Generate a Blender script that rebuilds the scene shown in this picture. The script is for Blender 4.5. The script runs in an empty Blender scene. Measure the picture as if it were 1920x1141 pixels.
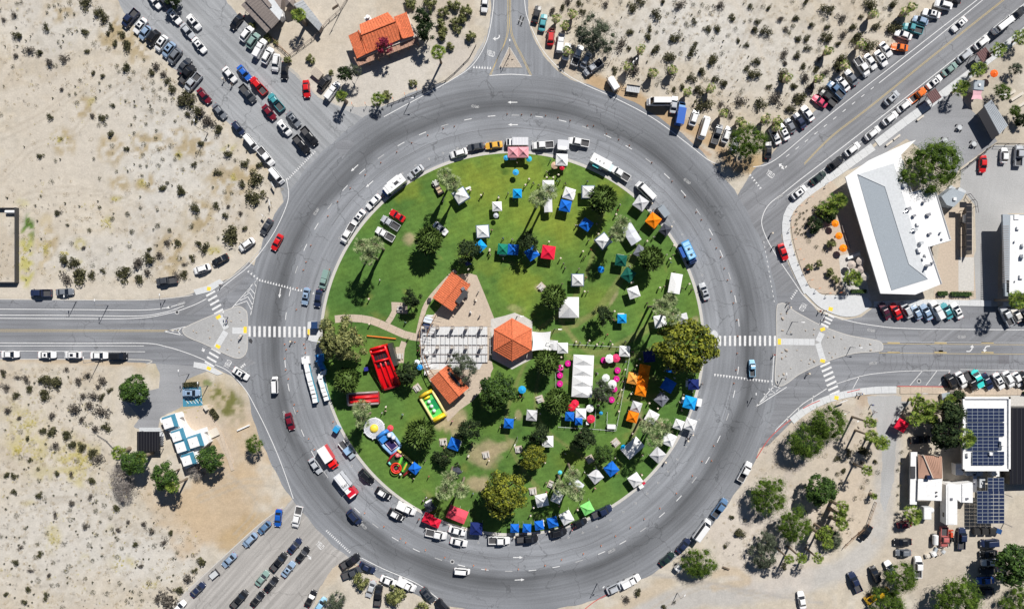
import bpy, bmesh, math, random
import numpy as np
from mathutils import Vector, Matrix
from mathutils.geometry import tessellate_polygon
random.seed(7)
PI = math.pi; R = math.radians
# ---------------------------------------------------------------- camera, sky, sun, exposure
S = 0.145            # metres on the ground per survey unit
H = 185.0            # flying height of the camera
def P(x, y, h=0.0):  # survey point (as traced from above, at height h) -> world metres
    k = S*(1-h/H)
    return ((x-960)*k, (570.5-y)*k)
sc = bpy.context.scene
cam = bpy.data.cameras.new('camera'); cam_o = bpy.data.objects.new('camera', cam)
sc.collection.objects.link(cam_o); cam_o.location = (0, 0, H); cam.sensor_width = 36
cam.lens = 36*H/(1920*S); cam.clip_start = 1; cam.clip_end = 6000
sc.camera = cam_o
SUN_EL = R(47); SUN_DIR = Vector((0.44, 0.9, 0)).normalized()      # towards the sun, in plan
w = bpy.data.worlds.new('World'); sc.world = w; w.use_nodes = True
nt = w.node_tree; bg = nt.nodes['Background']; sky = nt.nodes.new('ShaderNodeTexSky')
sky.sky_type = 'NISHITA'; sky.sun_disc = False; sky.sun_elevation = SUN_EL
sky.air_density = .6; sky.dust_density = .2; sky.sun_rotation = math.atan2(SUN_DIR.x, SUN_DIR.y)
nt.links.new(sky.outputs[0], bg.inputs[0]); bg.inputs[1].default_value = 0.05
sl = bpy.data.lights.new('sun', 'SUN'); sl.energy = 5.0; sl.angle = R(0.5); sl.color = (1, 0.965, 0.91)
so = bpy.data.objects.new('sun', sl); sc.collection.objects.link(so)
d = -(SUN_DIR*math.cos(SUN_EL)+Vector((0, 0, math.sin(SUN_EL))))
so.rotation_euler = d.to_track_quat('-Z', 'Y').to_euler()
sc.view_settings.view_transform = 'Standard'; sc.view_settings.look = 'None'
sc.view_settings.gamma = 1; sc.view_settings.use_curve_mapping = False
sc.view_settings.exposure = 0.19
sc.cycles.use_adaptive_sampling = True

# ---------------------------------------------------------------- materials
M = {}
def mat(name, col, rough=0.6, noise=0.12, scale=3.0, metal=0.0, coat=0.0, objcol=False, spec=0.5, bump=0.0, detail=3, col2=None, randisl=0.0, transl=0.0, coord='Object'):
    m = bpy.data.materials.new(name); m.use_nodes = True; n = m.node_tree; N = n.nodes; L = n.links
    b = N['Principled BSDF']; b.inputs['Roughness'].default_value = rough; b.inputs['Metallic'].default_value = metal
    b.inputs['Coat Weight'].default_value = coat; b.inputs['Specular IOR Level'].default_value = spec
    tc = N.new('ShaderNodeTexCoord'); no = N.new('ShaderNodeTexNoise'); no.inputs['Scale'].default_value = scale; no.inputs['Detail'].default_value = detail
    geo = N.new('ShaderNodeNewGeometry')
    L.new(geo.outputs['Position'] if coord == 'World' else tc.outputs['Object'], no.inputs['Vector'])
    if objcol:
        oi = N.new('ShaderNodeObjectInfo'); src = oi.outputs['Color']
    else:
        rgb = N.new('ShaderNodeRGB'); rgb.outputs[0].default_value = (*col, 1); src = rgb.outputs[0]
    if col2:
        mx = N.new('ShaderNodeMix'); mx.data_type = 'RGBA'; L.new(src, mx.inputs[6]); mx.inputs[7].default_value = (*col2, 1)
        rp = N.new('ShaderNodeMapRange'); rp.inputs[1].default_value = .35; rp.inputs[2].default_value = .65
        if randisl:
            ad = N.new('ShaderNodeMath'); ad.operation = 'MULTIPLY_ADD'; L.new(geo.outputs['Random Per Island'], ad.inputs[0]); ad.inputs[1].default_value = randisl; 
            sb = N.new('ShaderNodeMath'); sb.operation = 'SUBTRACT'; L.new(no.outputs[0], sb.inputs[0]); sb.inputs[1].default_value = randisl/2
            L.new(sb.outputs[0], ad.inputs[2]); L.new(ad.outputs[0], rp.inputs[0])
        else: L.new(no.outputs[0], rp.inputs[0])
        L.new(rp.outputs[0], mx.inputs[0]); src = mx.outputs[2]
    hs = N.new('ShaderNodeHueSaturation'); L.new(src, hs.inputs['Color'])
    mr = N.new('ShaderNodeMapRange'); mr.inputs[3].default_value = 1-noise; mr.inputs[4].default_value = 1+noise
    no2 = N.new('ShaderNodeTexNoise'); no2.inputs['Scale'].default_value = scale*2.7; no2.inputs['Detail'].default_value = detail
    L.new(geo.outputs['Position'] if coord == 'World' else tc.outputs['Object'], no2.inputs['Vector'])
    L.new(no2.outputs[0], mr.inputs[0]); mr.inputs[1].default_value = .3; mr.inputs[2].default_value = .7
    L.new(mr.outputs[0], hs.inputs['Value']); L.new(hs.outputs[0], b.inputs['Base Color'])
    if bump:
        bp = N.new('ShaderNodeBump'); bp.inputs['Strength'].default_value = bump; bp.inputs['Distance'].default_value = 0.1
        L.new(no2.outputs[0], bp.inputs['Height']); L.new(bp.outputs[0], b.inputs['Normal'])
    if transl:
        tr = N.new('ShaderNodeBsdfTranslucent'); L.new(hs.outputs[0], tr.inputs[0]); ms = N.new('ShaderNodeMixShader'); ms.inputs[0].default_value = transl
        L.new(b.outputs[0], ms.inputs[1]); L.new(tr.outputs[0], ms.inputs[2]); L.new(ms.outputs[0], N['Material Output'].inputs[0])
    M[name] = m; return m
mat('paint', (1, 1, 1), rough=.32, noise=.03, coat=.6, objcol=True)
mat('fabric', (1, 1, 1), rough=.8, noise=.05, scale=1.2, objcol=True, transl=.05, spec=.2, bump=.5)
mat('vinyl', (1, 1, 1), rough=.38, noise=.07, scale=1.0, objcol=True, bump=.15)
mat('cloth', (1, 1, 1), rough=.9, noise=.1, scale=9, objcol=True, spec=.2)
mat('glass', (.012, .016, .025), rough=.08, noise=.02, spec=.6)
mat('rubber', (.02, .02, .02), rough=.9); mat('dark_metal', (.05, .05, .055), rough=.5); mat('steel', (.5, .5, .52), rough=.35, metal=.8)
mat('white_metal', (.75, .75, .75), rough=.5); mat('lens', (.85, .85, .85), rough=.15); mat('red_lens', (.5, .02, .02), rough=.2)
mat('bed_liner', (.06, .06, .065), rough=.8, noise=.3, scale=5)
mat('wood', (.28, .17, .10), rough=.8, noise=.3, scale=4); mat('grey_wood', (.26, .22, .2), rough=.85, noise=.35, scale=2.5)
mat('bark', (.16, .12, .09), rough=.95, noise=.35, scale=5, bump=.5); mat('palm_bark', (.24, .19, .14), rough=.95, noise=.35, scale=6, bump=.5)
mat('concrete', (.52, .5, .47), rough=.9, noise=.1, scale=.8, coord='World', detail=6); mat('pale_concrete', (.56, .57, .58), rough=.9, noise=.07, scale=.8, coord='World', detail=6)
mat('tan_concrete', (.47, .39, .31), rough=.9, noise=.1, scale=.8, coord='World', detail=6)
mat('kerb', (.5, .48, .45), rough=.9, noise=.14, scale=2, coord='World')
mat('white_line', (.66, .66, .66), rough=.7, noise=.3, scale=2.5, coord='World', detail=8)
mat('worn_line', (.43, .43, .43), rough=.8, noise=.3, scale=3.5, coord='World', detail=8)
mat('yellow_line', (.48, .37, .17), rough=.8, noise=.3, scale=2.5, coord='World', detail=8)
mat('tactile', (.85, .6, .05), rough=.7, noise=.12); mat('red_kerb', (.5, .1, .09), rough=.8, noise=.25, scale=4)
mat('stone', (.42, .36, .3), rough=.9, noise=.3, scale=2, bump=.4); mat('white_paint', (.76, .76, .76), rough=.6, noise=.09, scale=.5, coord='World', detail=6)
mat('orange_tile', (.6, .15, .06), rough=.8, noise=.3, scale=.9, coord='World', detail=6)
mat('brown_tile', (.42, .25, .18), rough=.85, noise=.25, scale=5, coord='World', detail=6)
mat('grey_shingle', (.33, .37, .41), rough=.9, noise=.2, scale=3, coord='World', detail=8)
mat('grey_roof', (.5, .52, .54), rough=.85, noise=.08, scale=.7, coord='World', detail=6)
mat('solar', (.018, .028, .07), rough=.22, noise=.15, scale=.5, spec=.6); mat('solar_dark', (.012, .012, .016), rough=.35, noise=.1)
mat('stucco', (.6, .55, .48), rough=.9, noise=.08); mat('teal', (.05, .22, .33), rough=.5); mat('orange', (.8, .2, .03), rough=.6)
mat('skin', (.5, .32, .24), rough=.6); mat('hair', (.05, .035, .025), rough=.7)
mat('leaf_oak', (.035, .055, .008), col2=(.25, .27, .028), rough=.6, noise=.25, scale=.5, randisl=.5, transl=.15, spec=.25)
mat('leaf_olive', (.055, .07, .022), col2=(.27, .28, .10), rough=.6, noise=.25, scale=.5, randisl=.6, transl=.15, spec=.25)
mat('leaf_green', (.018, .045, .010), col2=(.08, .15, .025), rough=.6, noise=.25, scale=.6, randisl=.5, transl=.15, spec=.25)
mat('leaf_dark', (.012, .024, .010), col2=(.05, .075, .028), rough=.8, noise=.25, scale=.6, randisl=.6, transl=.1, spec=.1)
mat('leaf_feather', (.025, .055, .008), col2=(.14, .22, .03), rough=.85, noise=.2, scale=.4, randisl=.5, transl=.2, spec=.2)
mat('leaf_grey', (.035, .045, .03), col2=(.13, .155, .10), rough=.8, noise=.2, scale=.5, randisl=.5, transl=.1, spec=.2)
mat('leaf_dead', (.12, .105, .10), col2=(.33, .30, .28), rough=.9, noise=.2, scale=.5, randisl=.6, spec=.1)
mat('leaf_fan', (.07, .12, .035), col2=(.38, .44, .22), rough=.6, noise=.15, scale=1, randisl=1.0, transl=.15, spec=.2)
mat('leaf_date', (.006, .016, .004), col2=(.10, .16, .035), rough=.6, noise=.15, scale=1, randisl=1.1, transl=.06, spec=.15)
mat('leaf_palm', (.04, .09, .012), col2=(.27, .34, .06), rough=.7, noise=.15, scale=1, randisl=.9, transl=.15, spec=.15)
mat('leaf_shrub', (.026, .028, .014), col2=(.11, .105, .052), rough=.8, noise=.3, scale=.7, randisl=.7, spec=.1)
mat('leaf_shrub_grey', (.06, .052, .045), col2=(.18, .16, .135), rough=.85, noise=.3, scale=.7, randisl=.7, spec=.1)
mat('leaf_yellow', (.35, .30, .06), col2=(.6, .52, .08), rough=.8, noise=.2, scale=.7, randisl=.7, spec=.1)
mat('leaf_straw', (.34, .27, .17), col2=(.52, .44, .3), rough=.9, noise=.2, scale=.7, randisl=.7, spec=.1)
mat('maroon_roof', (.15, .075, .075), rough=.8, noise=.12)
mat('leaf_red', (.09, .01, .02), col2=(.3, .02, .06), rough=.7, noise=.2, scale=.7, randisl=.8, spec=.2)

def attr_mat(name, scale, noise, bump, fine=6.0, fnoise=.1, stripes=None):
    m = bpy.data.materials.new(name); m.use_nodes = True; n = m.node_tree; N = n.nodes; L = n.links
    b = N['Principled BSDF']; b.inputs['Roughness'].default_value = .95; b.inputs['Specular IOR Level'].default_value = .15
    at = N.new('ShaderNodeAttribute'); at.attribute_name = 'tint'
    geo = N.new('ShaderNodeNewGeometry')
    fac = None
    for sca, amp, det in ((scale, noise, 8), (fine, fnoise, 4), (scale*.12, noise*.6, 4)):
        no = N.new('ShaderNodeTexNoise'); no.inputs['Scale'].default_value = sca; no.inputs['Detail'].default_value = det; no.inputs['Roughness'].default_value = .65
        L.new(geo.outputs['Position'], no.inputs['Vector'])
        mr = N.new('ShaderNodeMapRange'); mr.inputs[1].default_value = .3; mr.inputs[2].default_value = .7; mr.inputs[3].default_value = 1-amp; mr.inputs[4].default_value = 1+amp
        L.new(no.outputs[0], mr.inputs[0])
        if fac is None: fac = mr.outputs[0]; n0 = no
        else:
            mu = N.new('ShaderNodeMath'); mu.operation = 'MULTIPLY'; L.new(fac, mu.inputs[0]); L.new(mr.outputs[0], mu.inputs[1]); fac = mu.outputs[0]
    if stripes:
        wv = N.new('ShaderNodeTexWave'); wv.inputs['Scale'].default_value = stripes[0]; wv.inputs['Distortion'].default_value = 1.5; wv.inputs['Detail'].default_value = 2
        mp = N.new('ShaderNodeMapping'); mp.inputs['Rotation'].default_value[2] = stripes[1]; L.new(geo.outputs['Position'], mp.inputs[0]); L.new(mp.outputs[0], wv.inputs[0])
        mr = N.new('ShaderNodeMapRange'); mr.inputs[3].default_value = 1-stripes[2]; mr.inputs[4].default_value = 1+stripes[2]; L.new(wv.outputs[1], mr.inputs[0])
        mu = N.new('ShaderNodeMath'); mu.operation = 'MULTIPLY'; L.new(fac, mu.inputs[0]); L.new(mr.outputs[0], mu.inputs[1]); fac = mu.outputs[0]
    hs = N.new('ShaderNodeHueSaturation'); L.new(at.outputs[0], hs.inputs['Color']); L.new(fac, hs.inputs['Value']); L.new(hs.outputs[0], b.inputs['Base Color'])
    bp = N.new('ShaderNodeBump'); bp.inputs['Strength'].default_value = bump; bp.inputs['Distance'].default_value = .25
    L.new(n0.outputs[0], bp.inputs['Height']); L.new(bp.outputs[0], b.inputs['Normal'])
    M[name] = m; return m
attr_mat('sand', .5, .10, .3, fine=2.2, fnoise=.10)
attr_mat('turf', .35, .2, .3, fine=2.5, fnoise=.16, stripes=(.2, R(70), .045))

def asphalt(name, centre=None, ang=0.0, base=(.236, .247, .268), bands=((-999, 1, 0),), rough_=1.0):
    """worn asphalt; wheel tracks run round `centre` or along direction ang; bands = (radius or offset m, width m, darkening)"""
    m = bpy.data.materials.new(name); m.use_nodes = True; n = m.node_tree; N = n.nodes; L = n.links
    b = N['Principled BSDF']; b.inputs['Roughness'].default_value = .9; b.inputs['Specular IOR Level'].default_value = .25
    geo = N.new('ShaderNodeNewGeometry'); mp = N.new('ShaderNodeMapping'); mp.vector_type = 'TEXTURE'; L.new(geo.outputs['Position'], mp.inputs[0])
    if centre: mp.inputs['Location'].default_value = (centre[0], centre[1], 0)
    else: mp.inputs['Rotation'].default_value = (0, 0, ang)
    sx = N.new('ShaderNodeSeparateXYZ'); L.new(mp.outputs[0], sx.inputs[0])
    def math_(op, a, c=None, k=None):
        x = N.new('ShaderNodeMath'); x.operation = op
        L.new(a, x.inputs[0]) if not isinstance(a, float) else setattr(x.inputs[0], 'default_value', a)
        if c is not None: L.new(c, x.inputs[1])
        if k is not None: x.inputs[1].default_value = k
        return x.outputs[0]
    if centre:
        r = math_('SQRT', math_('ADD', math_('MULTIPLY', sx.outputs[0], sx.outputs[0]), math_('MULTIPLY', sx.outputs[1], sx.outputs[1])))
        th = math_('MULTIPLY', math_('ARCTAN2', sx.outputs[1], sx.outputs[0]), k=55.0)
    else: r = sx.outputs[1]; th = sx.outputs[0]
    cx = N.new('ShaderNodeCombineXYZ'); L.new(math_('MULTIPLY', r, k=1.1), cx.inputs[0]); L.new(math_('MULTIPLY', th, k=.035), cx.inputs[1])
    st = N.new('ShaderNodeTexNoise'); st.inputs['Scale'].default_value = 1.0; st.inputs['Detail'].default_value = 6; L.new(cx.outputs[0], st.inputs[0])
    mr = N.new('ShaderNodeMapRange'); mr.inputs[1].default_value = .3; mr.inputs[2].default_value = .7; mr.inputs[3].default_value = 1-.20*rough_; mr.inputs[4].default_value = 1+.18*rough_; L.new(st.outputs[0], mr.inputs[0])
    fac = mr.outputs[0]
    wob = N.new('ShaderNodeTexNoise'); wob.inputs['Scale'].default_value = .05; L.new(geo.outputs['Position'], wob.inputs[0])
    rw = math_('ADD', r, math_('MULTIPLY', math_('SUBTRACT', wob.outputs[0], k=.5), k=5.0))
    for (c0, wd, dk) in bands:
        q = math_('DIVIDE', math_('SUBTRACT', rw, k=c0), k=wd); g = math_('POWER', math_('ADD', math_('MULTIPLY', q, q), k=1.0), k=-1.5)
        fac = math_('MULTIPLY', fac, math_('SUBTRACT', 1.0, math_('MULTIPLY', g, k=dk)))
    big = N.new('ShaderNodeTexNoise'); big.inputs['Scale'].default_value = .06; big.inputs['Detail'].default_value = 4; L.new(geo.outputs['Position'], big.inputs[0])
    mr2 = N.new('ShaderNodeMapRange'); mr2.inputs[1].default_value = .35; mr2.inputs[2].default_value = .65; mr2.inputs[3].default_value = .88; mr2.inputs[4].default_value = 1.1; L.new(big.outputs[0], mr2.inputs[0])
    fac = math_('MULTIPLY', fac, mr2.outputs[0])
    fn = N.new('ShaderNodeTexNoise'); fn.inputs['Scale'].default_value = 3.5; fn.inputs['Detail'].default_value = 5; L.new(geo.outputs['Position'], fn.inputs[0])
    mr3 = N.new('ShaderNodeMapRange'); mr3.inputs[1].default_value = .3; mr3.inputs[2].default_value = .7; mr3.inputs[3].default_value = .88; mr3.inputs[4].default_value = 1.12; L.new(fn.outputs[0], mr3.inputs[0])
    fac = math_('MULTIPLY', fac, mr3.outputs[0])
    # cracks
    vo = N.new('ShaderNodeTexVoronoi'); vo.feature = 'DISTANCE_TO_EDGE'; vo.inputs['Scale'].default_value = .13
    dn = N.new('ShaderNodeTexNoise'); dn.inputs['Scale'].default_value = .35; dn.inputs['Detail'].default_value = 3; L.new(geo.outputs['Position'], dn.inputs[0])
    av = N.new('ShaderNodeVectorMath'); av.operation = 'MULTIPLY_ADD'; L.new(dn.outputs['Color'], av.inputs[0]); av.inputs[1].default_value = (4, 4, 4); L.new(geo.outputs['Position'], av.inputs[2])
    L.new(av.outputs[0], vo.inputs['Vector'])
    mr4 = N.new('ShaderNodeMapRange'); mr4.inputs[1].default_value = 0; mr4.inputs[2].default_value = .02; mr4.inputs[3].default_value = 1-.38*rough_; mr4.inputs[4].default_value = 1; L.new(vo.outputs['Distance'], mr4.inputs[0])
    crk = N.new('ShaderNodeMapRange'); crk.inputs[1].default_value = .46; crk.inputs[2].default_value = .54; L.new(big.outputs[0], crk.inputs[0])
    mxx = N.new('ShaderNodeMix'); L.new(crk.outputs[0], mxx.inputs[0]); mxx.inputs[2].default_value = 1; L.new(mr4.outputs[0], mxx.inputs[3])
    fac = math_('MULTIPLY', fac, mxx.outputs[0])
    hs = N.new('ShaderNodeHueSaturation'); hs.inputs['Color'].default_value = (*base, 1); L.new(fac, hs.inputs['Value']); L.new(hs.outputs[0], b.inputs['Base Color'])
    M[name] = m; return m
CX, CY = P(960, 643)
asphalt('asphalt_ring', (CX, CY), bands=((444*S, 2.4, .46), (462*S, 5, .24), (368*S, 1.5, .08), (392*S, 6, -.14), (403*S, 1.3, .15), (385*S, 1.0, .08), (423*S, 2.0, -.10)))
asphalt('asphalt_nw', None, R(-45), base=(.29, .3, .315)); asphalt('asphalt_ne', None, R(38), base=(.22, .225, .24)); asphalt('asphalt_w', None, 0, base=(.215, .222, .24)); asphalt('asphalt_n', None, R(90))
asphalt('asphalt_sw', None, R(48), base=(.36, .345, .33)); asphalt('lot_grey', None, 0, rough_=.3, base=(.28,.285,.30)); asphalt('gravel', None, R(20), rough_=.15, base=(.41, .39, .36))
asphalt('gravel_grey', None, R(80), rough_=.15, base=(.38, .38, .38)); mat('tar', (.12, .12, .13), rough=.8, noise=.3, scale=2, coord='World')
asphalt('patch', None, 0, base=(.17, .17, .185))

# ---------------------------------------------------------------- mesh helpers
col = sc.collection
class MB:
    def __init__(s): s.v = []; s.f = []
    def add(s, vs, fs):
        o = len(s.v); s.v += [tuple(v) for v in vs]; s.f += [tuple(i+o for i in f) for f in fs]; return s
    def box(s, c, d, rz=0, top=None):
        x, y, z = c; a, b, h = d[0]/2, d[1]/2, d[2]/2; t = top or (1, 1); cs, sn = math.cos(rz), math.sin(rz); vs = []
        for k, (tx, ty) in ((-1, (1, 1)), (1, t)):
            for (i, j) in ((-1, -1), (1, -1), (1, 1), (-1, 1)):
                u, v = i*a*tx, j*b*ty; vs.append((x+u*cs-v*sn, y+u*sn+v*cs, z+k*h))
        return s.add(vs, [(0, 3, 2, 1), (4, 5, 6, 7), (0, 1, 5, 4), (1, 2, 6, 5), (2, 3, 7, 6), (3, 0, 4, 7)])
    def prism(s, poly, z0, z1, bottom=True):
        n = len(poly); a = sum(poly[i][0]*poly[(i+1) % n][1]-poly[(i+1) % n][0]*poly[i][1] for i in range(n))
        if a < 0: poly = poly[::-1]
        tr = tessellate_polygon([[Vector((p[0], p[1], 0)) for p in poly]])
        vs = [(p[0], p[1], z1) for p in poly]; fs = []
        for t in tr:
            (ax, ay), (bx, by), (cx_, cy_) = poly[t[0]], poly[t[1]], poly[t[2]]
            fs.append(tuple(t) if (bx-ax)*(cy_-ay)-(by-ay)*(cx_-ax) > 0 else tuple(t[::-1]))
        if z0 is not None and z1-z0 > 1e-6:
            vs += [(p[0], p[1], z0) for p in poly]
            fs += [(n+i, n+(i+1) % n, (i+1) % n, i) for i in range(n)]
        return s.add(vs, fs)
    def cyl(s, c, r, h, n=10, r2=None, cap=True):
        r2 = r if r2 is None else r2; x, y, z = c
        vs = [(x+r*math.cos(2*PI*i/n), y+r*math.sin(2*PI*i/n), z) for i in range(n)]+[(x+r2*math.cos(2*PI*i/n), y+r2*math.sin(2*PI*i/n), z+h) for i in range(n)]
        fs = [(i, (i+1) % n, n+(i+1) % n, n+i) for i in range(n)]
        if cap: fs += [tuple(range(n, 2*n)), tuple(range(n-1, -1, -1))]
        return s.add(vs, fs)
    def lathe(s, prof, n=16, c=(0, 0, 0)):
        vs = []; fs = []
        for (r, z) in prof: vs += [(c[0]+r*math.cos(2*PI*i/n), c[1]+r*math.sin(2*PI*i/n), c[2]+z) for i in range(n)]
        for k in range(len(prof)-1): fs += [(k*n+i, k*n+(i+1) % n, (k+1)*n+(i+1) % n, (k+1)*n+i) for i in range(n)]
        if prof[-1][0] > 1e-3: fs.append(tuple((len(prof)-1)*n+i for i in range(n)))
        return s.add(vs, fs)
    def tube(s, path, rads, n=6):
        vs = []; fs = []; m = len(path)
        for k, p in enumerate(path):
            p = Vector(p); a = Vector(path[max(k-1, 0)]); b = Vector(path[min(k+1, m-1)]); t = (b-a).normalized()
            u = t.cross(Vector((0, 0, 1))); u = Vector((1, 0, 0)) if u.length < 1e-3 else u.normalized(); v = t.cross(u)
            r = rads[k] if hasattr(rads, '__len__') else rads
            for i in range(n):
                q = p+u*r*math.cos(2*PI*i/n)+v*r*math.sin(2*PI*i/n); vs.append(tuple(q))
        for k in range(m-1): fs += [(k*n+i, (k+1)*n+i, (k+1)*n+(i+1) % n, k*n+(i+1) % n) for i in range(n)]
        fs += [tuple(range(n)), tuple(range(m*n-1, m*n-n-1, -1))]
        return s.add(vs, fs)
    def ball(s, c, r, n=8, m=5, sq=(1, 1, 1)):
        vs = []; fs = []
        for j in range(m+1):
            a = -PI/2+PI*j/m
            for i in range(n):
                b = 2*PI*i/n; vs.append((c[0]+r*sq[0]*math.cos(a)*math.cos(b), c[1]+r*sq[1]*math.cos(a)*math.sin(b), c[2]+r*sq[2]*math.sin(a)))
        for j in range(m): fs += [(j*n+i, j*n+(i+1) % n, (j+1)*n+(i+1) % n, (j+1)*n+i) for i in range(n)]
        return s.add(vs, fs)
    def strip(s, pts, w, z):
        L_, R_ = offset_line(pts, w/2); vs = [(p[0], p[1], z) for p in L_]+[(p[0], p[1], z) for p in R_]; n = len(pts)
        return s.add(vs, [(i, n+i, n+i+1, i+1) for i in range(n-1)])
    def mesh(s, name, m, smooth=False):
        me = bpy.data.meshes.new(name); me.from_pydata(s.v, [], s.f)
        for x in (m if isinstance(m, (list, tuple)) else [m]): me.materials.append(M[x] if isinstance(x, str) else x)
        if smooth: me.polygons.foreach_set('use_smooth', [True]*len(me.polygons))
        me.update(); return me
    def build(s, name, m, parent=None, kind=None, loc=None, smooth=False):
        o = bpy.data.objects.new(name, s.mesh(name, m, smooth)); col.objects.link(o)
        if parent: o.parent = parent
        if loc: o.location = loc
        if kind: o['kind'] = kind
        return o
def offset_line(pts, d):
    n = len(pts); A = []; B = []
    for i in range(n):
        a = pts[max(i-1, 0)]; b = pts[min(i+1, n-1)]; tx, ty = b[0]-a[0], b[1]-a[1]; l = math.hypot(tx, ty) or 1
        nx, ny = -ty/l, tx/l; A.append((pts[i][0]+nx*d, pts[i][1]+ny*d)); B.append((pts[i][0]-nx*d, pts[i][1]-ny*d))
    return A, B
def smooth(pts, closed=False, sub=6):
    n = len(pts); out = []
    rng = range(n if closed else n-1)
    for i in rng:
        p0 = pts[(i-1) % n] if closed or i > 0 else pts[i]; p1 = pts[i]; p2 = pts[(i+1) % n]; p3 = pts[(i+2) % n] if closed or i+2 < n else p2
        for k in range(sub):
            t = k/sub; t2 = t*t; t3 = t2*t
            out.append(tuple(.5*(2*p1[j]+(p2[j]-p0[j])*t+(2*p0[j]-5*p1[j]+4*p2[j]-p3[j])*t2+(3*p1[j]-p0[j]-3*p2[j]+p3[j])*t3) for j in (0, 1)))
    if not closed: out.append(tuple(pts[-1]))
    return out
def PP(pts, h=0): return [P(x, y, h) for x, y in pts]
def resample(pts, step):
    out = [pts[0]]; acc = 0
    for a, b in zip(pts, pts[1:]):
        l = math.dist(a, b); t = step-acc
        while t <= l: out.append((a[0]+(b[0]-a[0])*t/l, a[1]+(b[1]-a[1])*t/l)); t += step
        acc = l-(t-step)
    return out
def tag(o, label=None, cat=None, group=None, kind=None):
    if label: o['label'] = label
    if cat: o['category'] = cat
    if group: o['group'] = group
    if kind: o['kind'] = kind
    return o
def empty(name, loc=(0, 0, 0), rz=0, label=None, cat=None, group=None, sc_=None):
    o = bpy.data.objects.new(name, None); col.objects.link(o); o.location = loc; o.rotation_euler = (0, 0, rz); o.empty_display_size = .5
    if sc_: o.scale = sc_
    return tag(o, label, cat, group)
def put(kit, name, loc, rz, label, cat, group=None, colour=None, sc_=None, extra=None):
    """kit = [(part name, mesh, uses colour, [sub-parts], label)]: one thing with its parts"""
    r = empty(name, loc, rz, label, cat, group, sc_)
    def rec(items, par):
        for it in items:
            o = bpy.data.objects.new(it[0], it[1]); col.objects.link(o); o.parent = par
            c = it[2]
            if c is True and colour: o.color = (*colour, 1)
            elif isinstance(c, int) and not isinstance(c, bool) and extra: o.color = (*extra[c-1], 1)
            elif isinstance(c, tuple): o.color = (*c, 1)
            if len(it) > 3 and it[3]: rec(it[3], o)
    rec(kit, r); return r
def single(name, mesh, loc, rz, label, cat, group=None, sc_=None, colour=None, kind=None):
    o = bpy.data.objects.new(name, mesh); col.objects.link(o); o.location = loc; o.rotation_euler = (0, 0, rz)
    if sc_: o.scale = sc_ if hasattr(sc_, '__len__') else (sc_,)*3
    if colour: o.color = (*colour, 1)
    return tag(o, label, cat, group, kind)
ORD = ['first', 'second', 'third', 'fourth', 'fifth', 'sixth', 'seventh', 'eighth', 'ninth', 'tenth', 'eleventh', 'twelfth', 'thirteenth', 'fourteenth', 'fifteenth', 'sixteenth', 'seventeenth', 'eighteenth', 'nineteenth', 'twentieth']
def ordn(i):
    if i < 20: return ORD[i]
    t = {2: 'twenty', 3: 'thirty', 4: 'forty', 5: 'fifty', 6: 'sixty', 7: 'seventy', 8: 'eighty', 9: 'ninety'}[(i+1)//10]; u = (i+1) % 10
    return (t[:-1]+'ieth') if u == 0 else t+'-'+ORD[u-1]
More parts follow.
